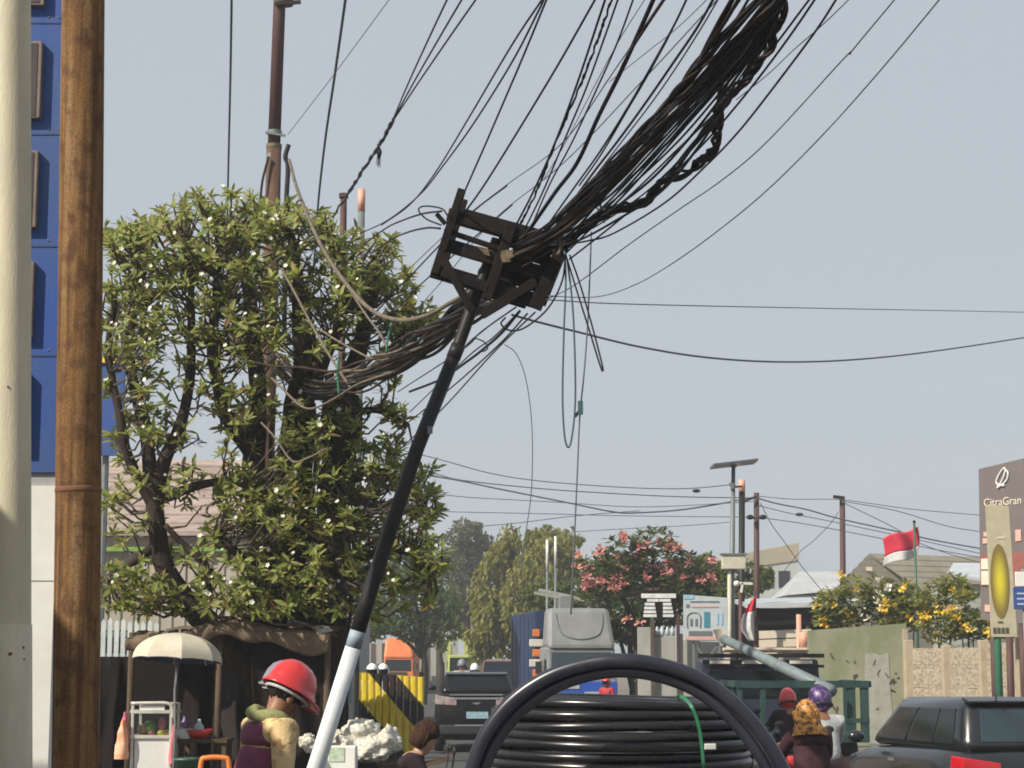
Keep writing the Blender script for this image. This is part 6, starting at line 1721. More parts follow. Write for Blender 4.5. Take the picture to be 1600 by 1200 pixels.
for k in range(5):
    MB().box(((a.x + b.x) / 2, 20.81, PZ + .06 + (zt_ - PZ - .1) * k / 4), (b.x - a.x + .09, .03, .05)).build('crate_rim', M['car_trim'], t)
# ================================================================ the tarpaulin stall under the tree
YS = 21.2
t = thing('tarpaulin_stall', 'dark roadside stall roofed with sagging brown tarpaulins under the tree', 'stall', (P(350, 1036, YS + 1).x, YS + 1, PZ))
def roof_f(u, v):
    px = 196 + (514 - 196) * u
    y = YS + 3.2 * v
    zf = P(px, 988 - 14 * math.sin(u * math.pi) + 10 * (1 - u) * (1 - u) + 5 * math.sin(u * 9), YS).z
    z = zf + .16 * v + .05 * noise.noise(Vector((u * 6, v * 5, 0))) - .10 * math.sin(v * math.pi) * (.5 + .5 * math.sin(u * 7))
    return Vector((P(px, 1000, YS).x + .25 * v * (u - .5), y, z))
MB().grid(roof_f, 40, 14).build('roof_tarpaulin', M['tarp_brown'], t, smooth=True, solid=.012)
def val_f(u, v):
    a = roof_f(u, 0)
    drop = .06 + .17 * (.35 + .65 * u) + .05 * noise.noise(Vector((u * 8, 2, 0))) + .04 * math.sin(u * 23)
    return a + Vector((0, -.035 * math.sin(v * 3.1) + .02 * math.sin(u * 60), -drop * v))
MB().grid(val_f, 60, 6).build('valance', M['tarp_brown'], t, smooth=True, solid=.008)
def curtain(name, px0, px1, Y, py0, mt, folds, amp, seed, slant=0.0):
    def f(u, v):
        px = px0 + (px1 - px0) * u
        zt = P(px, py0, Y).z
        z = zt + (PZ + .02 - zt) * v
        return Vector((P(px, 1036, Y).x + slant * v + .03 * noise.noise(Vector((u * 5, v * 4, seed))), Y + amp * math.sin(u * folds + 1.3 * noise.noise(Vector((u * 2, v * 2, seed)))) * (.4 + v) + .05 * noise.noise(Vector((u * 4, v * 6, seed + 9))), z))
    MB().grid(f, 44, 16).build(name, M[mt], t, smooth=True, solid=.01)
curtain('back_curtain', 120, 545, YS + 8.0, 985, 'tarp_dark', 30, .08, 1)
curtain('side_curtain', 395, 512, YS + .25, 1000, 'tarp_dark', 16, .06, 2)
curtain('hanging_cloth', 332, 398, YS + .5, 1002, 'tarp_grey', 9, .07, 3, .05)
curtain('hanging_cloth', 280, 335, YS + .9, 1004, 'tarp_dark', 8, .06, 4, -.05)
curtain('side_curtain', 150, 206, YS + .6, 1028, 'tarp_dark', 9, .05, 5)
for px, Yk in ((200, YS), (338, YS), (508, YS), (215, YS + 3), (500, YS + 3)):
    x = P(px, 1036, Yk).x
    MB().tube([(x, Yk + .1, PZ), (x + .02, Yk + .1, P(px, 988, YS).z)], .035, 8).build('pole', M['wood'], t, smooth=True)
# debris and folded sheet on the roof
rg = random.Random(9)
for k in range(26):
    u = rg.uniform(.05, 1); q = roof_f(u, rg.uniform(.0, .4)) + Vector((0, 0, .035))
    s_ = rg.uniform(.03, .09)
    MB().ball(q, (s_ * 1.6, s_, s_ * .6), 8, 5, .6, k).build('roof_litter', M[rg.choice(['tarp_brown', 'wood', 'salmon', 'concrete', 'cart_white', 'tarp_dark'])], t)
MB().grid(lambda u, v: roof_f(.55 + .42 * u, v * .25) + Vector((0, -.03, .05 + .05 * noise.noise(Vector((u * 7, v * 5, 3))))), 22, 8).build('folded_sheet', M['tarp_brown'], t, smooth=True, solid=.01)
MB().box(P(433, 952, YS + .3), (.035, .035, .2)).build('peg', M['cart_white'], t)

# white picket fence left of the stall
t = thing('picket_fence', 'white picket fence between rusty pole and stall', 'fence', (P(200, 1036, 24).x, 24, PZ))
for k in range(12):
    px = 128 + k * 10.4
    a, b = P(px, 1060, 24), P(px, 962 + (k % 2) * 3 + k * .6, 24)
    MB().prism([(a.x - .028, 24, PZ), (a.x + .028, 24, PZ), (a.x + .028, 24, b.z - .04), (a.x, 24, b.z), (a.x - .028, 24, b.z - .04)], (0, .025, 0)).build('picket', M['picket'], t)
for py in (990, 1024):
    MB().beam(P(118, py, 24.04), P(252, py + 2, 24.04), .06, .03).build('rail', M['pale_blue'], t)
MB().box((P(215, 1036, 23.85).x, 23.85, (PZ + P(185, 1026, 23.85).z) / 2), (2.3, .06, P(185, 1026, 23.85).z - PZ)).build('lower_board', M['tarp_dark'], t)

# ---- umbrella
YU = 20.2
t = thing('umbrella', 'open cream umbrella shading the food cart', 'umbrella', (P(268, 1036, YU).x, YU, PZ))
c = P(277, 1034, YU); top = P(275, 989, YU)
Rr, Hh = 69 / S(YU), top.z - c.z
tl = Matrix.Translation(c) @ Matrix.Rotation(R(3), 4, 'Y') @ Matrix.Rotation(R(-4), 4, 'X')
def gore(k, off=0.0, n=8):
    a0, a1 = 2 * math.pi * k / 8 + .25, 2 * math.pi * (k + 1) / 8 + .25
    def f(u, v):
        r = Rr * math.sin(v * math.pi / 2 * .98)
        z = Hh * math.cos(v * math.pi / 2 * .98) ** .9 - off
        p0 = Vector((math.cos(a0) * r, math.sin(a0) * r, z)); p1 = Vector((math.cos(a1) * r, math.sin(a1) * r, z))
        q = p0.lerp(p1, u)
        q = Vector((q.x, q.y, q.z + .010 * math.sin(u * math.pi) * v ** 6))
        return tl @ q
    return MB().grid(f, 6, 10)
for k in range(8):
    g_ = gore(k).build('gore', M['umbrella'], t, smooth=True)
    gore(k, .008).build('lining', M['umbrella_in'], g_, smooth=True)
    a0 = 2 * math.pi * k / 8 + .25
    MB().tube([tl @ Vector((math.cos(a0) * Rr * math.sin(v * 1.54), math.sin(a0) * Rr * math.sin(v * 1.54), Hh * math.cos(v * 1.54) ** .9 - .012)) for v in (0, .2, .4, .6, .8, 1)], .004, 5).build('rib', M['chrome'], t)
MB().tube([tl @ Vector((0, 0, Hh + .04)), tl @ Vector((0, 0, -.3)), Vector((P(272, 1130, YU).x, YU + .05, P(272, 1130, YU).z)), Vector((P(268, 1200, YU).x, YU + .1, PZ))], .012, 8).build('shaft', M['chrome'], t, smooth=True)

# ---- food cart
YC = 20.6
t = thing('food_cart', 'white food cart with glass display case under the umbrella', 'food cart', (P(238, 1036, YC).x, YC, PZ))
x0, x1 = P(205, 1100, YC).x, P(271, 1100, YC).x
zt, zs, zl = P(238, 1099, YC).z, P(238, 1151, YC).z, PZ + .35
zh = P(238, 1112, YC).z
dp = .45
for x in (x0 + .02, x1 - .02):
    for y in (YC, YC + dp):
        MB().box((x, y, (zt + PZ + .2) / 2), (.032, .032, zt - PZ - .2)).build('corner_post', M['alu'], t, bevel=.008)
MB().tube(spline([(x0, YC - .01, zt), ((x0 + x1) / 2, YC - .01, zt + .004), (x1 - .06, YC - .01, zt), (x1 - .01, YC - .01, zt - .05), (x1, YC - .01, zt - .16)], 5), .018, 8).build('top_frame', M['alu'], t, smooth=True)
for z in (zh, zs, zl):
    MB().beam((x0, YC - .004, z), (x1, YC - .004, z), .034, .03).build('front_rail', M['alu'], t)
    for x in (x0 + .004, x1 - .004): MB().beam((x, YC, z), (x, YC + dp, z), .03, .028, side=(1, 0, 0)).build('side_rail', M['alu'], t)
MB().box(((x0 + x1) / 2, YC + dp / 2, zt - .005), (x1 - x0 - .03, dp, .016)).build('roof_panel', M['cart_white'], t)
MB().box(((x0 + x1) / 2 + .0, YC + .01, (zt + zh) / 2 - .004), ((x1 - x0) * .58, .01, .05)).build('sign_strip', M['cart_white'], t)
MB().box(((x0 + x1) / 2, YC + dp / 2, zs - .02), (x1 - x0 - .02, dp - .01, .02)).build('shelf', M['cart_white'], t)
MB().box(((x0 + x1) / 2 + .012, YC + .012, (zs + zl) / 2), (x1 - x0 - .07, .014, zs - zl - .05)).build('front_panel', M['cart_white'], t)
for x in (x0 + .012, x1 - .012): MB().box((x, YC + dp / 2, (zs + zl) / 2), (.012, dp - .05, zs - zl - .05)).build('side_panel', M['cart_white'], t)
gm, gt, gb = nodes_of('clear_glass')
gb.inputs['Base Color'].default_value = (.9, .95, .93, 1); gb.inputs['Roughness'].default_value = .02
gl_ = gt.nodes.new('ShaderNodeBsdfGlossy'); gl_.inputs['Roughness'].default_value = .03
tr_ = gt.nodes.new('ShaderNodeBsdfTransparent'); tr_.inputs[0].default_value = (.86, .92, .9, 1)
mx_ = gt.nodes.new('ShaderNodeMixShader'); mx_.inputs[0].default_value = .12
gt.links.new(tr_.outputs[0], mx_.inputs[1]); gt.links.new(gl_.outputs[0], mx_.inputs[2]); gt.links.new(mx_.outputs[0], gt.nodes['Material Output'].inputs[0])
MB().box(((x0 + x1) / 2, YC + .004, (zh + zs) / 2), (x1 - x0 - .06, .006, zh - zs - .03)).build('glass_pane', gm, t)
for s_ in (x0 + .06, x1 - .06):
    MB().lathe([(.03, -.02), (.15, -.02), (.155, 0), (.15, .02), (.03, .02)], 18, Matrix.Translation((s_, YC + dp / 2, PZ + .155)) @ Matrix.Rotation(R(90), 4, 'Y')).build('wheel', M['tyre'], t, smooth=True)
for k, (px, py, r_, mt, lb) in enumerate(((222, 1140, .055, 'salmon', 'pink fruit at the left of the food cart display'), (233, 1137, .07, 'green_fruit', 'round green fruit in the middle of the food cart display'), (224, 1146, .045, 'red', 'red fruit at the front left of the food cart display'), (236, 1146, .04, 'pink', 'small pink fruit at the front of the food cart display'), (252, 1145, .045, 'yellow', 'left yellow fruit in the food cart display'), (260, 1146, .04, 'yellow', 'right yellow fruit in the food cart display'), (253, 1130, .04, 'pink', 'pink packet hanging in the food cart display'))):
    q = P(px, py, YC + .12 + .03 * (k % 3))
    if k != 6: q.z = zs - .01 + r_ + (.03 if k < 2 else 0)
    MB().ball(q, (r_, r_, r_ * (1.0 if k != 6 else 1.7)), 14, 10, .08, k).build('fruit' if k != 6 else 'packet', M[mt], smooth=True, label=lb, cat='fruit' if k != 6 else 'packet')
def rag(name, label, px, py0, py1, Y, wpx, mt, seed, cat):
    q0, q1 = P(px, py0, Y), P(px - 4, py1, Y)
    def f(u, v):
        c = q0.lerp(q1, v); w_ = wpx / S(Y) * (.25 + .75 * math.sin(min(1, v * 1.2) * 1.5)) / 2
        a = u * 2 * math.pi
        k = 1 + .35 * noise.noise(Vector((math.cos(a) * 2, math.sin(a) * 2, v * 5 + seed)))
        return c + Vector((math.cos(a) * w_ * k, math.sin(a) * .05 * k, 0))
    MB().grid(f, 18, 14).build(name, M[mt], smooth=True, label=label, cat=cat)
rag('plastic_bag', 'orange plastic bags hung on the left of the food cart', 193, 1126, 1186, YC - .05, 22, 'orange_bag', 1, 'bag')
rag('plastic_bag', 'small purple bag hung above the orange bags on the cart', 197, 1112, 1140, YC, 12, 'pink', 2, 'bag')
rag('cloth_rag', 'red rag hanging on the right of the food cart', 272, 1132, 1194, YC - .03, 10, 'pink', 3, 'rag')
# ---- table with basins
YB = 20.9
t = thing('stall_table', 'low table with pots right of the food cart', 'table', (P(312, 1036, YB).x, YB, PZ))
ztb = P(310, 1158, YB).z
x0, x1 = P(278, 1100, YB).x, P(356, 1100, YB).x
MB().box(((x0 + x1) / 2, YB + .25, ztb), (x1 - x0, .5, .04)).build('table_top', M['wood'], t)
for x in (x0 + .04, x1 - .04):
    for y in (YB + .05, YB + .45): MB().box((x, y, (ztb + PZ) / 2), (.05, .05, ztb - PZ)).build('leg', M['wood'], t)
MB().lathe([(0, .01), (.10, .0), (.16, .09), (.165, .09), (.105, -.008), (0, 0)], 24, Matrix.Translation((P(306, 1150, YB).x, YB + .15, ztb + .03))).build('basin', M['red'], smooth=True, label='red plastic basin on the stall table', cat='basin')
MB().lathe([(0, 0), (.09, 0), (.10, .10), (.102, .10), (.09, -.002)], 20, Matrix.Translation((P(284, 1150, YB).x, YB + .12, ztb + .024))).build('cooking_pot', M['cart_white'], smooth=True, label='pale enamel pot on the stall table', cat='pot')
MB().lathe([(0, 0), (.05, 0), (.055, .12), (.02, .17), (.02, .2), (0, .2)], 14, Matrix.Translation((P(304, 1140, YB).x, YB + .3, ztb + .024))).build('bottle', M['pale_blue'], smooth=True, label='pale bottle standing on the stall table', cat='bottle')
MB().lathe([(0, 0), (.05, 0), (.055, .15), (.02, .20), (.02, .23), (0, .23)], 14, Matrix.Translation((P(280, 1132, YB).x, YB + .35, ztb + .024))).build('bottle', M['helmet_purple'], smooth=True, label='purple bottle standing behind the enamel pot', cat='bottle')
t = thing('green_bucket', 'dark green bucket in front of the stall table', 'bucket', (P(296, 1036, 20.3).x, 20.3, PZ))
zbk = P(296, 1184, 20.3).z
MB().box((t.location.x, 20.3, (PZ + zbk - .3) / 2), (.34, .34, zbk - .3 - PZ)).build('stand', M['wood'], t)
MB().lathe([(0, zbk - .296), (.11, zbk - .296), (.14, zbk), (.145, zbk), (.145, zbk - .02)], 24, Matrix.Translation((t.location.x, 20.3, 0))).build('pail', M['green_dark'], t, smooth=True)
t = thing('orange_chair', 'orange plastic chair back beside the maroon worker', 'chair', (P(336, 1036, 19.8).x, 19.8, PZ))
q = P(336, 1184, 19.8)
MB().tube(spline([(q.x - .15, 19.8, q.z - .4), (q.x - .14, 19.8, q.z - .05), (q.x - .08, 19.8, q.z), (q.x + .08, 19.8, q.z), (q.x + .14, 19.8, q.z - .05), (q.x + .15, 19.8, q.z - .4)], 5), .026, 8).build('back_frame', M['orange'], t, smooth=True)
MB().box((q.x, 19.8, q.z - .22), (.24, .02, .16)).build('backrest', M['orange'], t, bevel=.01)
MB().box((q.x, 19.62, q.z - .40), (.36, .36, .03)).build('seat', M['orange'], t, bevel=.01)
for sx in (-.15, .15):
    for sy in (19.46, 19.79): MB().box((q.x + sx, sy, (q.z - .42 + PZ) / 2), (.035, .035, q.z - .42 - PZ)).build('leg', M['orange'], t)

# ================================================================ pipe coils
YC2 = 8.9
cx = P(967, 1036, YC2).x
rp = .0225
rg = random.Random(17)
def coil(label, z0, z1, first=False):
    t = thing('pipe_coil', label, 'pipe coil', (cx, YC2, z0), group='coils of black pipe stacked in the foreground')
    zc_, hh = (z0 + z1) / 2, (z1 - z0) / 2
    n = int(round((z1 - z0) / (2 * rp * .985)))
    for k in range(n):
        z = z0 + rp + k * (z1 - z0 - 2 * rp) / (n - 1)
        u = abs(z - zc_) / hh
        Ro = .585 - .17 * max(0, u - .35) ** 1.7 + rg.uniform(-.006, .008)
        tx, ty = rg.uniform(-.010, .010), rg.uniform(-.010, .010)
        ph = rg.uniform(0, 6.28); ov = rg.uniform(0, .012)
        ring = []
        for j in range(72):
            a = 2 * math.pi * j / 72
            r_ = Ro + ov * math.cos(2 * a + ph) + .003 * math.sin(5 * a + ph)
            ring.append(Vector((cx + r_ * math.cos(a) + .004 * math.sin(ph), YC2 + r_ * math.sin(a), z + tx * math.cos(a) + ty * math.sin(a) * .5 + .003 * math.sin(3 * a + ph))))
        MB().tube(ring, rp, 10, closed=True).build('pipe_turn', M['pipe'], t, smooth=True)
        if k in (0, 3, 6, n - 4, n - 1) or k == n - 2:      # inner layers close the coil
            ring = [Vector((cx + (q.x - cx) * .90, YC2 + (q.y - YC2) * .90, q.z + .01 * (1 if k > n / 2 else -1) * (k in (0, n - 1)))) for q in ring]
            MB().tube(ring, rp, 8, closed=True).build('pipe_turn', M['pipe'], t, smooth=True)
    return t
ztop = P(967, 1094, YC2 - .5).z
h_ = (ztop - PZ) / 3
coil('lowest coil of black pipe in the foreground stack', PZ, PZ + h_)
coil('middle coil of black pipe in the foreground stack', PZ + h_ + .002, PZ + 2 * h_)
top = coil('topmost coil of black pipe, with green strap and standing loop', PZ + 2 * h_ + .002, ztop)
# standing loop: the two loose turns that spring up in an arch
YA = 8.0
for k, (off, dy) in enumerate(((0, 0), (1, .03))):
    pts = [(722, 1262), (736, 1204), (760, 1146), (800, 1096), (856, 1058), (916, 1038), (974, 1032), (1036, 1040), (1096, 1062), (1148, 1100), (1192, 1150), (1224, 1204), (1246, 1262)]
    if off: pts = [(972 + (x - 972) * .945, y + 17 + .012 * abs(x - 972)) for x, y in pts]
    V = spline([P(x, y, YA + dy + .10 * abs(x - 972) / 260) for x, y in pts], 6)
    a, b = V[0], V[-1]
    V = [Vector((a.x + .16, YC2 - .35, PZ + 2.2 * h_)), a + Vector((.0, .12, -.12))] + V + [b + Vector((0, .12, -.12)), Vector((b.x - .2, YC2 - .35, PZ + 2.2 * h_))]
    MB().tube(spline(V, 2), .030 - .004 * off, 14).build('loop_turn', M['pipe_blue'], top, smooth=True)
# green strap and white tag
def cyl_pt(px, z, R_=.625):
    x = P(px, 1120, YC2 - .5).x
    dx = max(-R_ * .99, min(R_ * .99, x - cx))
    return Vector((x, YC2 - math.sqrt(R_ * R_ - dx * dx), z))
sp_ = [cyl_pt(1064, ztop + .012, .40), cyl_pt(1068, ztop + .014, .5), cyl_pt(1078, ztop - .02, .60), cyl_pt(1086, ztop - .07, .618), cyl_pt(1092, ztop - .14, .622), cyl_pt(1096, ztop - .24, .624), cyl_pt(1098, ztop - .36, .624)]
V = spline(sp_, 4)
mb = MB()
for a, b in zip(V, V[1:]): mb.beam(a, b + (b - a) * .05, .014, .004)
mb.build('strap', M['strap_green'], top)
q = cyl_pt(1108, P(1108, 1168, YC2 - .6).z, .632)
MB().box(q, (.055, .012, .026), Matrix.Rotation(R(18), 3, 'Z')).build('tag', M['sign_white'], top, bevel=.004)

# ================================================================ signs and flags on the right
def text_mesh(body, size, mt, parent, Mx, ext=.01):
    cu = bpy.data.curves.new('lettering', 'FONT')
    cu.body = body; cu.size = size; cu.extrude = ext; cu.align_x = 'CENTER'
    o = bpy.data.objects.new('lettering_tmp', cu)
    C.objects.link(o)
    bpy.context.view_layer.update()
    me = bpy.data.meshes.new_from_object(o.evaluated_get(bpy.context.evaluated_depsgraph_get()))
    bpy.data.objects.remove(o, do_unlink=True)
    me.transform(WM[parent].inverted() @ Mx)
    me.materials.clear(); me.materials.append(mt)
    n = bpy.data.objects.new('lettering', me)
    C.objects.link(n)
    n.parent = parent
    WM[n] = WM[parent]
    return n
YB = 40
t = thing('brown_billboard', 'tall brown billboard with pale curl logo at the right edge', 'billboard', (P(1560, 1036, YB).x, YB, 0))
tl_, tr2 = P(1529, 733, YB), P(1600, 716, YB - .9)
bl_, br2 = P(1519, 968, YB), P(1594, 975, YB - .9)
bl_.x = tl_.x - .06; br2.x = tr2.x - .02
exv = (tr2 - tl_); exv.z = 0; wd = exv.length; exv.normalize()
nrm = exv.cross(Vector((0, 0, 1)))           # towards the viewer
if nrm.y > 0: nrm = -nrm
ht = tl_.z - bl_.z
BB = lambda u, v, o=0.0: bl_.lerp(br2, u).lerp(tl_.lerp(tr2, u), v) + nrm * o
def bpanel(name, u0, v0, u1, v1, o, mt):
    c = [BB(u0, v0, o), BB(u1, v0, o), BB(u1, v1, o), BB(u0, v1, o)]
    return MB().prism(c, nrm * .02).build(name, M[mt], t)
MB().prism([BB(0, 0, -.14), BB(1, 0, -.14), BB(1, 1, -.14), BB(0, 1, -.14)], nrm * .14).build('panel', M['board_brown'], t)
MB().prism([BB(1, 0, -.15), BB(1.06, 0, -.15), BB(1.06, 1, -.15), BB(1, 1, -.15)], nrm * .13).build('side_strip', M['board_side'], t)
bpanel('red_band', .02, .22, .98, .43, .003, 'board_red')
for (u0, v0, u1, v1) in ((.05, .33, .28, .40), (.05, .23, .28, .32)):
    bpanel('cream_box', u0, v0, u1, v1, .026, 'board_cream')
for k, (u0, v0, u1, v1) in enumerate(((.10, .545, .33, .575), (.08, .50, .36, .535), (.78, .50, .90, .57))):
    bpanel('pink_print', u0, v0, u1, v1, .006, 'board_pinktext')
bpanel('cream_print', .10, .055, .38, .10, .006, 'board_pinktext')
rot = Matrix((exv, Vector((0, 0, 1)), nrm)).transposed().to_4x4()
text_mesh('CitraGran', .23, M['board_cream'], t, Matrix.Translation(BB(.52, .735, .012)) @ rot, .006)
pl = lambda pts: [BB(u, v, .02) for u, v in pts]
MB().tube(spline(pl([(.46, .86), (.40, .89), (.46, .93), (.56, .965), (.60, .955), (.56, .91), (.46, .86), (.62, .885), (.66, .93), (.60, .955)]), 5), .022, 6).build('logo_curl', M['cart_white'], t, smooth=True)
MB().tube(spline(pl([(.42, .85), (.50, .862), (.58, .856)]), 5), .034, 6).build('logo_base', M['cart_white'], t, smooth=True)
for u in (.2, .8):
    q = BB(u, 0, -.07)
    MB().tube([(q.x, q.y, 0), (q.x, q.y, q.z + .1)], .07, 10).build('leg', M['pole_brown'], t, smooth=True)
# banner with yellow oval, in front of it
YN = 38
t = thing('oval_banner', 'cream banner with yellow oval hung before the brown billboard', 'banner', (P(1563, 1036, YN).x, YN, 0))
a, b = P(1549, 995, YN), P(1580, 790, YN)
MB().hexa([Vector((a.x, YN, a.z)), Vector((b.x + .02, YN, a.z)), Vector((b.x + .02, YN + .03, a.z)), Vector((a.x, YN + .03, a.z)), Vector((a.x - .02, YN, b.z)), Vector((b.x - .05, YN, b.z)), Vector((b.x - .05, YN + .03, b.z)), Vector((a.x - .02, YN + .03, b.z))]).build('cloth', M['banner_cream'], t)
om, ot, ob = nodes_of('oval_print')
tc = ot.nodes.new('ShaderNodeTexCoord'); mp = ot.nodes.new('ShaderNodeMapping')
gr_ = ot.nodes.new('ShaderNodeTexGradient'); gr_.gradient_type = 'SPHERICAL'
mp.inputs['Location'].default_value = (-.5 * 2, -.5 * 0, -.5 * 2); mp.inputs['Scale'].default_value = (2, 0.001, 2)
cr = ot.nodes.new('ShaderNodeValToRGB')
cr.color_ramp.elements[0].color = (.20, .14, .03, 1); cr.color_ramp.elements[1].color = (.62, .53, .03, 1)
cr.color_ramp.elements[0].position = .15; cr.color_ramp.elements[1].position = .8
ot.links.new(tc.outputs['Generated'], mp.inputs[0]); ot.links.new(mp.outputs[0], gr_.inputs[0]); ot.links.new(gr_.outputs['Fac'], cr.inputs[0]); ot.links.new(cr.outputs[0], ob.inputs['Base Color'])
c = P(1562, 908, YN)
MB().prism([Vector((c.x + math.cos(k * math.pi / 16) * .185, YN - .012, c.z + math.sin(k * math.pi / 16) * .73)) for k in range(32)], (0, .010, 0)).build('yellow_oval', om, t)
for k in range(4):
    q = P(1554 + k * 6.5, 985, YN)
    MB().box((q.x, YN - .008, q.z), (.055, .012, .11)).build('print_mark', M['ink'], t)
MB().box((P(1563, 972, YN).x, YN - .008, P(1563, 972, YN).z), (.10, .012, .03)).build('print_mark', M['ink'], t)
MB().box((P(1563, 806, YN).x, YN - .006, P(1563, 840, YN).z), (.16, .010, .04)).build('print_mark', M['board_cream'], t)
q = P(1558, 985, YN + .1)
MB().tube([(q.x, YN + .1, 0), (q.x, YN + .1, b.z)], .075, 12).build('post', M['green_post'], t, smooth=True)
post_thing('brown_post', 'thick brown post behind the green banner post', 1577, 985, 38.8, .07, M['pole_brown'])
t = thing('small_blue_sign', 'small blue and white sign on grey post at the right edge', 'sign', (P(1598, 1036, 37).x, 37, 0))
a, b = P(1584, 952, 37), P(1616, 918, 37)
MB().box(((a.x + b.x) / 2, 37, (a.z + b.z) / 2), (b.x - a.x, .04, b.z - a.z)).build('blue_plate', M['sign_blue'], t, bevel=.01)
c = P(1600, 905, 37)
MB().box((c.x, 37, c.z), (.34, .04, .28)).build('white_plate', M['sign_white'], t, bevel=.01)
for k in range(3): MB().box(((a.x + b.x) / 2, 36.976, a.z + .1 + k * .1), (.28, .006, .03)).build('print_mark', M['sign_face'], t)
MB().tube([(c.x, 37.05, 0), (c.x, 37.05, c.z + .2)], .04, 10).build('post', M['galv'], t, smooth=True)

# plate sign: two columns of small white plates
YG = 48
t = thing('plate_sign', 'dark frame with two columns of small white plates', 'sign', (P(1019, 1036, YG).x, YG, 0))
a, b = P(1004, 966, YG), P(1056, 922, YG)
MB().box(((a.x + b.x) / 2, YG + .05, (a.z + b.z) / 2), (b.x - a.x, .04, b.z - a.z)).build('backing', M['tarp_dark'], t)
c, d = P(1002, 931, YG), P(1056, 931, YG)
MB().beam((c.x, YG, c.z), (d.x, YG, d.z), .11, .04).build('header_plate', M['paint_white'], t)
for k in range(5):
    y = 938 + k * 6
    for (u0, u1) in ((1008 - k * .7, 1022 + k * 1.0), (1036, 1048 + k * 1.2)):
        if k == 0: u0, u1 = (1011, 1029) if u0 < 1030 else (1030, 1048)
        q0, q1 = P(u0, y, YG), P(u1, y, YG)
        MB().beam((q0.x, YG, q0.z), (q1.x, YG, q1.z), .068, .03).build('plate', M['paint_white'], t)
q = P(1019, 964, YG)
MB().box((q.x, YG + .02, q.z / 2), (.09, .09, q.z)).build('post', M['bark_pale'], t)
# pale blue house drawing sign
YG = 47
t = thing('house_picture_sign', 'white signboard with blue header and drawn house below the lamp post', 'sign', (P(1102, 1036, YG).x, YG, 0))
a, b = P(1068, 1002, YG), P(1138, 928, YG)
q = lambda px, py, o=0.0: Vector((P(px, py, YG).x, YG + o, P(px, py, YG).z))
def flat(name, x0, y0, x1, y1, o, mt): return MB().hexa([q(x0, y1, o), q(x1, y1, o), q(x1, y1, o + .012), q(x0, y1, o + .012), q(x0, y0, o), q(x1, y0, o), q(x1, y0, o + .012), q(x0, y0, o + .012)]).build(name, M[mt], t)
MB().hexa([q(1068, 1000, 0), q(1138, 1004, 0), q(1138, 1004, .06), q(1068, 1000, .06), q(1068, 929, 0), q(1138, 934, 0), q(1138, 934, .06), q(1068, 929, .06)]).build('board', M['sign_face'], t)
flat('blue_header', 1068.5, 929.5, 1084, 936, -.014, 'sign_lightblue')
flat('teal_band', 1100, 956, 1109, 980, -.014, 'sign_teal')
flat('red_line', 1080, 947, 1122, 949, -.014, 'board_pinktext')
flat('grey_line', 1078, 939, 1124, 941, -.014, 'galv')
flat('round_mark', 1072, 944, 1077, 949, -.014, 'galv_dark')
flat('grey_cloth', 1076, 986, 1112, 993, -.02, 'galv_dark')
flat('pink_strip', 1070, 994, 1120, 1000, -.014, 'board_pinktext')
MB().tube(spline([q(1074, 981, -.01), q(1074, 962, -.01), q(1084, 957, -.01), q(1094, 962, -.01), q(1094, 981, -.01)], 5), .012, 5).build('drawn_arch', M['galv_dark'], t)
for x in (1080, 1088): flat('drawn_window', x - 1.6, 967, x + 1.6, 978, -.014, 'galv_dark')
for x in (1121, 1128): flat('drawn_window', x - 1.2, 958, x + 1.2, 976, -.014, 'sign_lightblue')
for x in (1084, 1124):
    MB().beam(q(x, 1003, .08), Vector((q(x, 1003).x, YG + .08, 0)), .06, .06).build('leg', M['galv_dark'], t)
MB().beam(q(1084, 1004, .1), q(1104, 1030, .1), .05, .04).build('brace', M['galv_dark'], t)
MB().beam(q(1124, 1004, .1), q(1108, 1028, .1), .05, .04).build('brace', M['galv_dark'], t)
# flags
YF = 45
t = thing('hanging_flag', 'limp red and white flag hanging beside the lamp post', 'flag', (P(1180, 1036, YF).x, YF, 0))
def hang(v0, v1, mt, nm):
    def f(u, v):
        vv = v0 + (v1 - v0) * v
        x0 = 1177 - 2 * vv; w_ = (7 + 16 * math.sin(min(1.0, vv * 1.25) * math.pi * .62))
        if vv > .75: w_ *= 1 - (vv - .75) * 2.2
        c = P(x0 + 4 - w_ * u, 932 + 70 * vv + 6 * u * (1 - vv), YF)
        return c + Vector((0, -.1 + .09 * math.sin(u * 9 + vv * 2), 0))
    MB().grid(f, 16, 12).build(nm, M[mt], t, smooth=True, solid=.006)
hang(0, .32, 'flag_red', 'red_half'); hang(.32, 1, 'flag_white', 'white_half')
x = P(1181, 1036, YF).x
MB().tube([(x, YF, 0), (x, YF, P(1181, 924, YF).z)], .03, 8).build('flagpole', M['pole_brown'], t, smooth=True)
YF = 56
t = thing('flying_flag', 'red and white flag flying from a thin pole above the yellow flowers', 'flag', (P(1435, 1036, YF).x, YF, 0))
def fly(v0, v1, mt, nm):
    def f(u, v):
        vv = v0 + (v1 - v0) * v
        px = 1434 - 54 * u + 4 * math.sin(vv * 3); py = 820 + 44 * vv + 24 * u + 4 * math.sin(u * 5 + .6)
        return P(px, py, YF) + Vector((0, .16 * math.sin(u * 7 + vv * 1.5), 0))
    MB().grid(f, 24, 8).build(nm, M[mt], t, smooth=True, solid=.006)
fly(0, .66, 'flag_red', 'red_half'); fly(.66, 1, 'flag_white', 'white_half')
x = P(1435, 1036, YF).x
MB().tube([(x, YF, 0), (x, YF, P(1435, 817, YF).z)], [.05, .035], 8).build('flagpole', M['green_dark'], t, smooth=True)
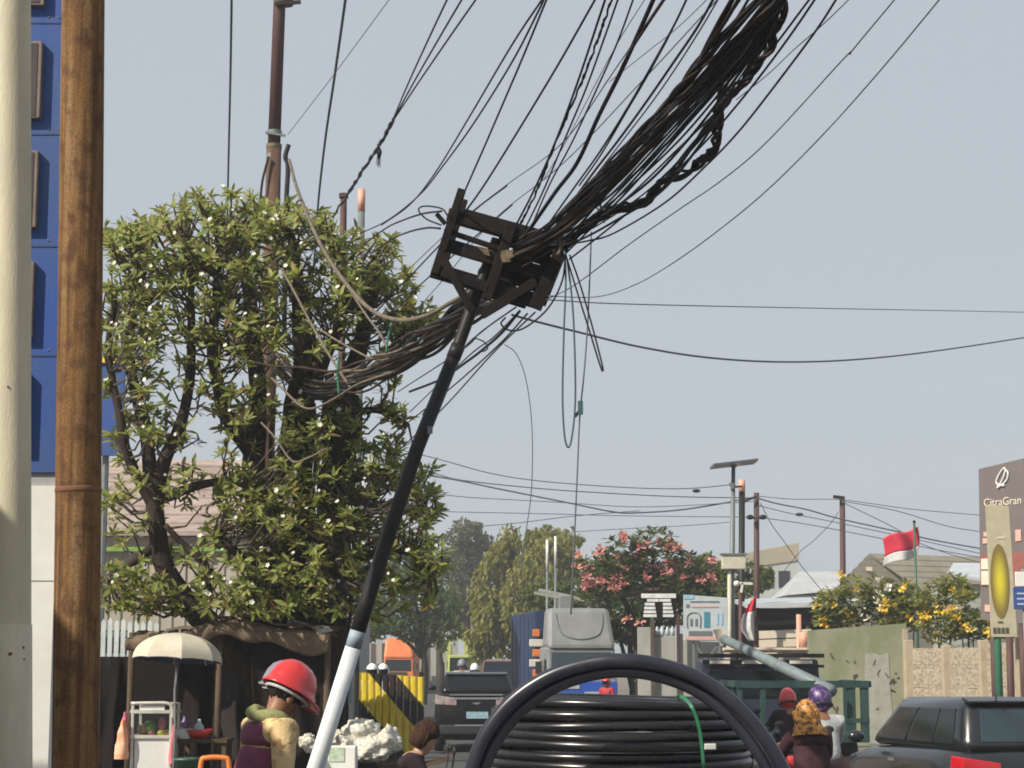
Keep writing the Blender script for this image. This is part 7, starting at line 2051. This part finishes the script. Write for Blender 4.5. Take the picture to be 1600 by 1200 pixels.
MB().ball((x, YF, P(1435, 817, YF).z + .03), .05, 8, 6).build('finial', M['steel_dark'], t, smooth=True)
# salmon posts by the dark stall
post_thing('salmon_post', 'thin salmon painted post before the dark stall', 1248, 960, 46, .06, M['salmon'])
MB().lathe([(0, 0), (.13, 0), (.13, .34), (.10, .36), (0, .36)], 14, Matrix.Translation(P(1257, 1012, 45.8))).build('clay_pot', M['salmon'], smooth=True, label='salmon clay pot beside the thin salmon post', cat='pot')
t = thing('wall_ledge', 'cream ledge carrying the clay pot left of the green wall', 'ledge', (P(1250, 1036, 45.8).x, 45.8, 0))
z_ = P(1257, 1012, 45.8).z
MB().box((P(1242, 1036, 45.8).x, 45.9, z_ / 2 - .002), (.7, .36, z_ - .004)).build('ledge_block', M['plaster_cream'], t)
MB().box((P(1242, 1036, 45.8).x, 45.85, z_ - .06), (.76, .44, .1)).build('ledge_cap', M['board_cream'], t)
t = thing('white_faucet_lamp', 'white cross armed lamp bracket right of the lamp post', 'lamp', P(1163, 935, 49))
MB().beam(P(1150, 911, 49), P(1176, 912, 49), .06, .05).build('arm', M['steel_white'], t)
MB().ball(P(1151, 912, 49), .08, 10, 7).build('bulb', M['steel_white'], t, smooth=True)
MB().beam(P(1160, 911, 49), P(1158, 926, 49), .06, .05).build('stem', M['steel_white'], t)
MB().tube([Vector((P(1156, 1036, 49).x, 49.05, 0)), P(1157, 914, 49.05)], .05, 8).build('post', M['pole_brown'], t, smooth=True)
# ================================================================ hazy air
HAZE = 0.0014
mb = MB().box((0, 245, 7.0), (420, 520, 16.4))
hm = bpy.data.materials.new('haze')
hm.use_nodes = True
ht_ = hm.node_tree
for n_ in list(ht_.nodes):
    if n_.type == 'BSDF_PRINCIPLED': ht_.nodes.remove(n_)
pv_ = ht_.nodes.new('ShaderNodeVolumePrincipled')
pv_.inputs['Color'].default_value = (.86, .89, .92, 1)
pv_.inputs['Density'].default_value = HAZE
pv_.inputs['Anisotropy'].default_value = .2
ht_.links.new(pv_.outputs[0], ht_.nodes['Material Output'].inputs['Volume'])
mb.build('haze', hm, kind='stuff')
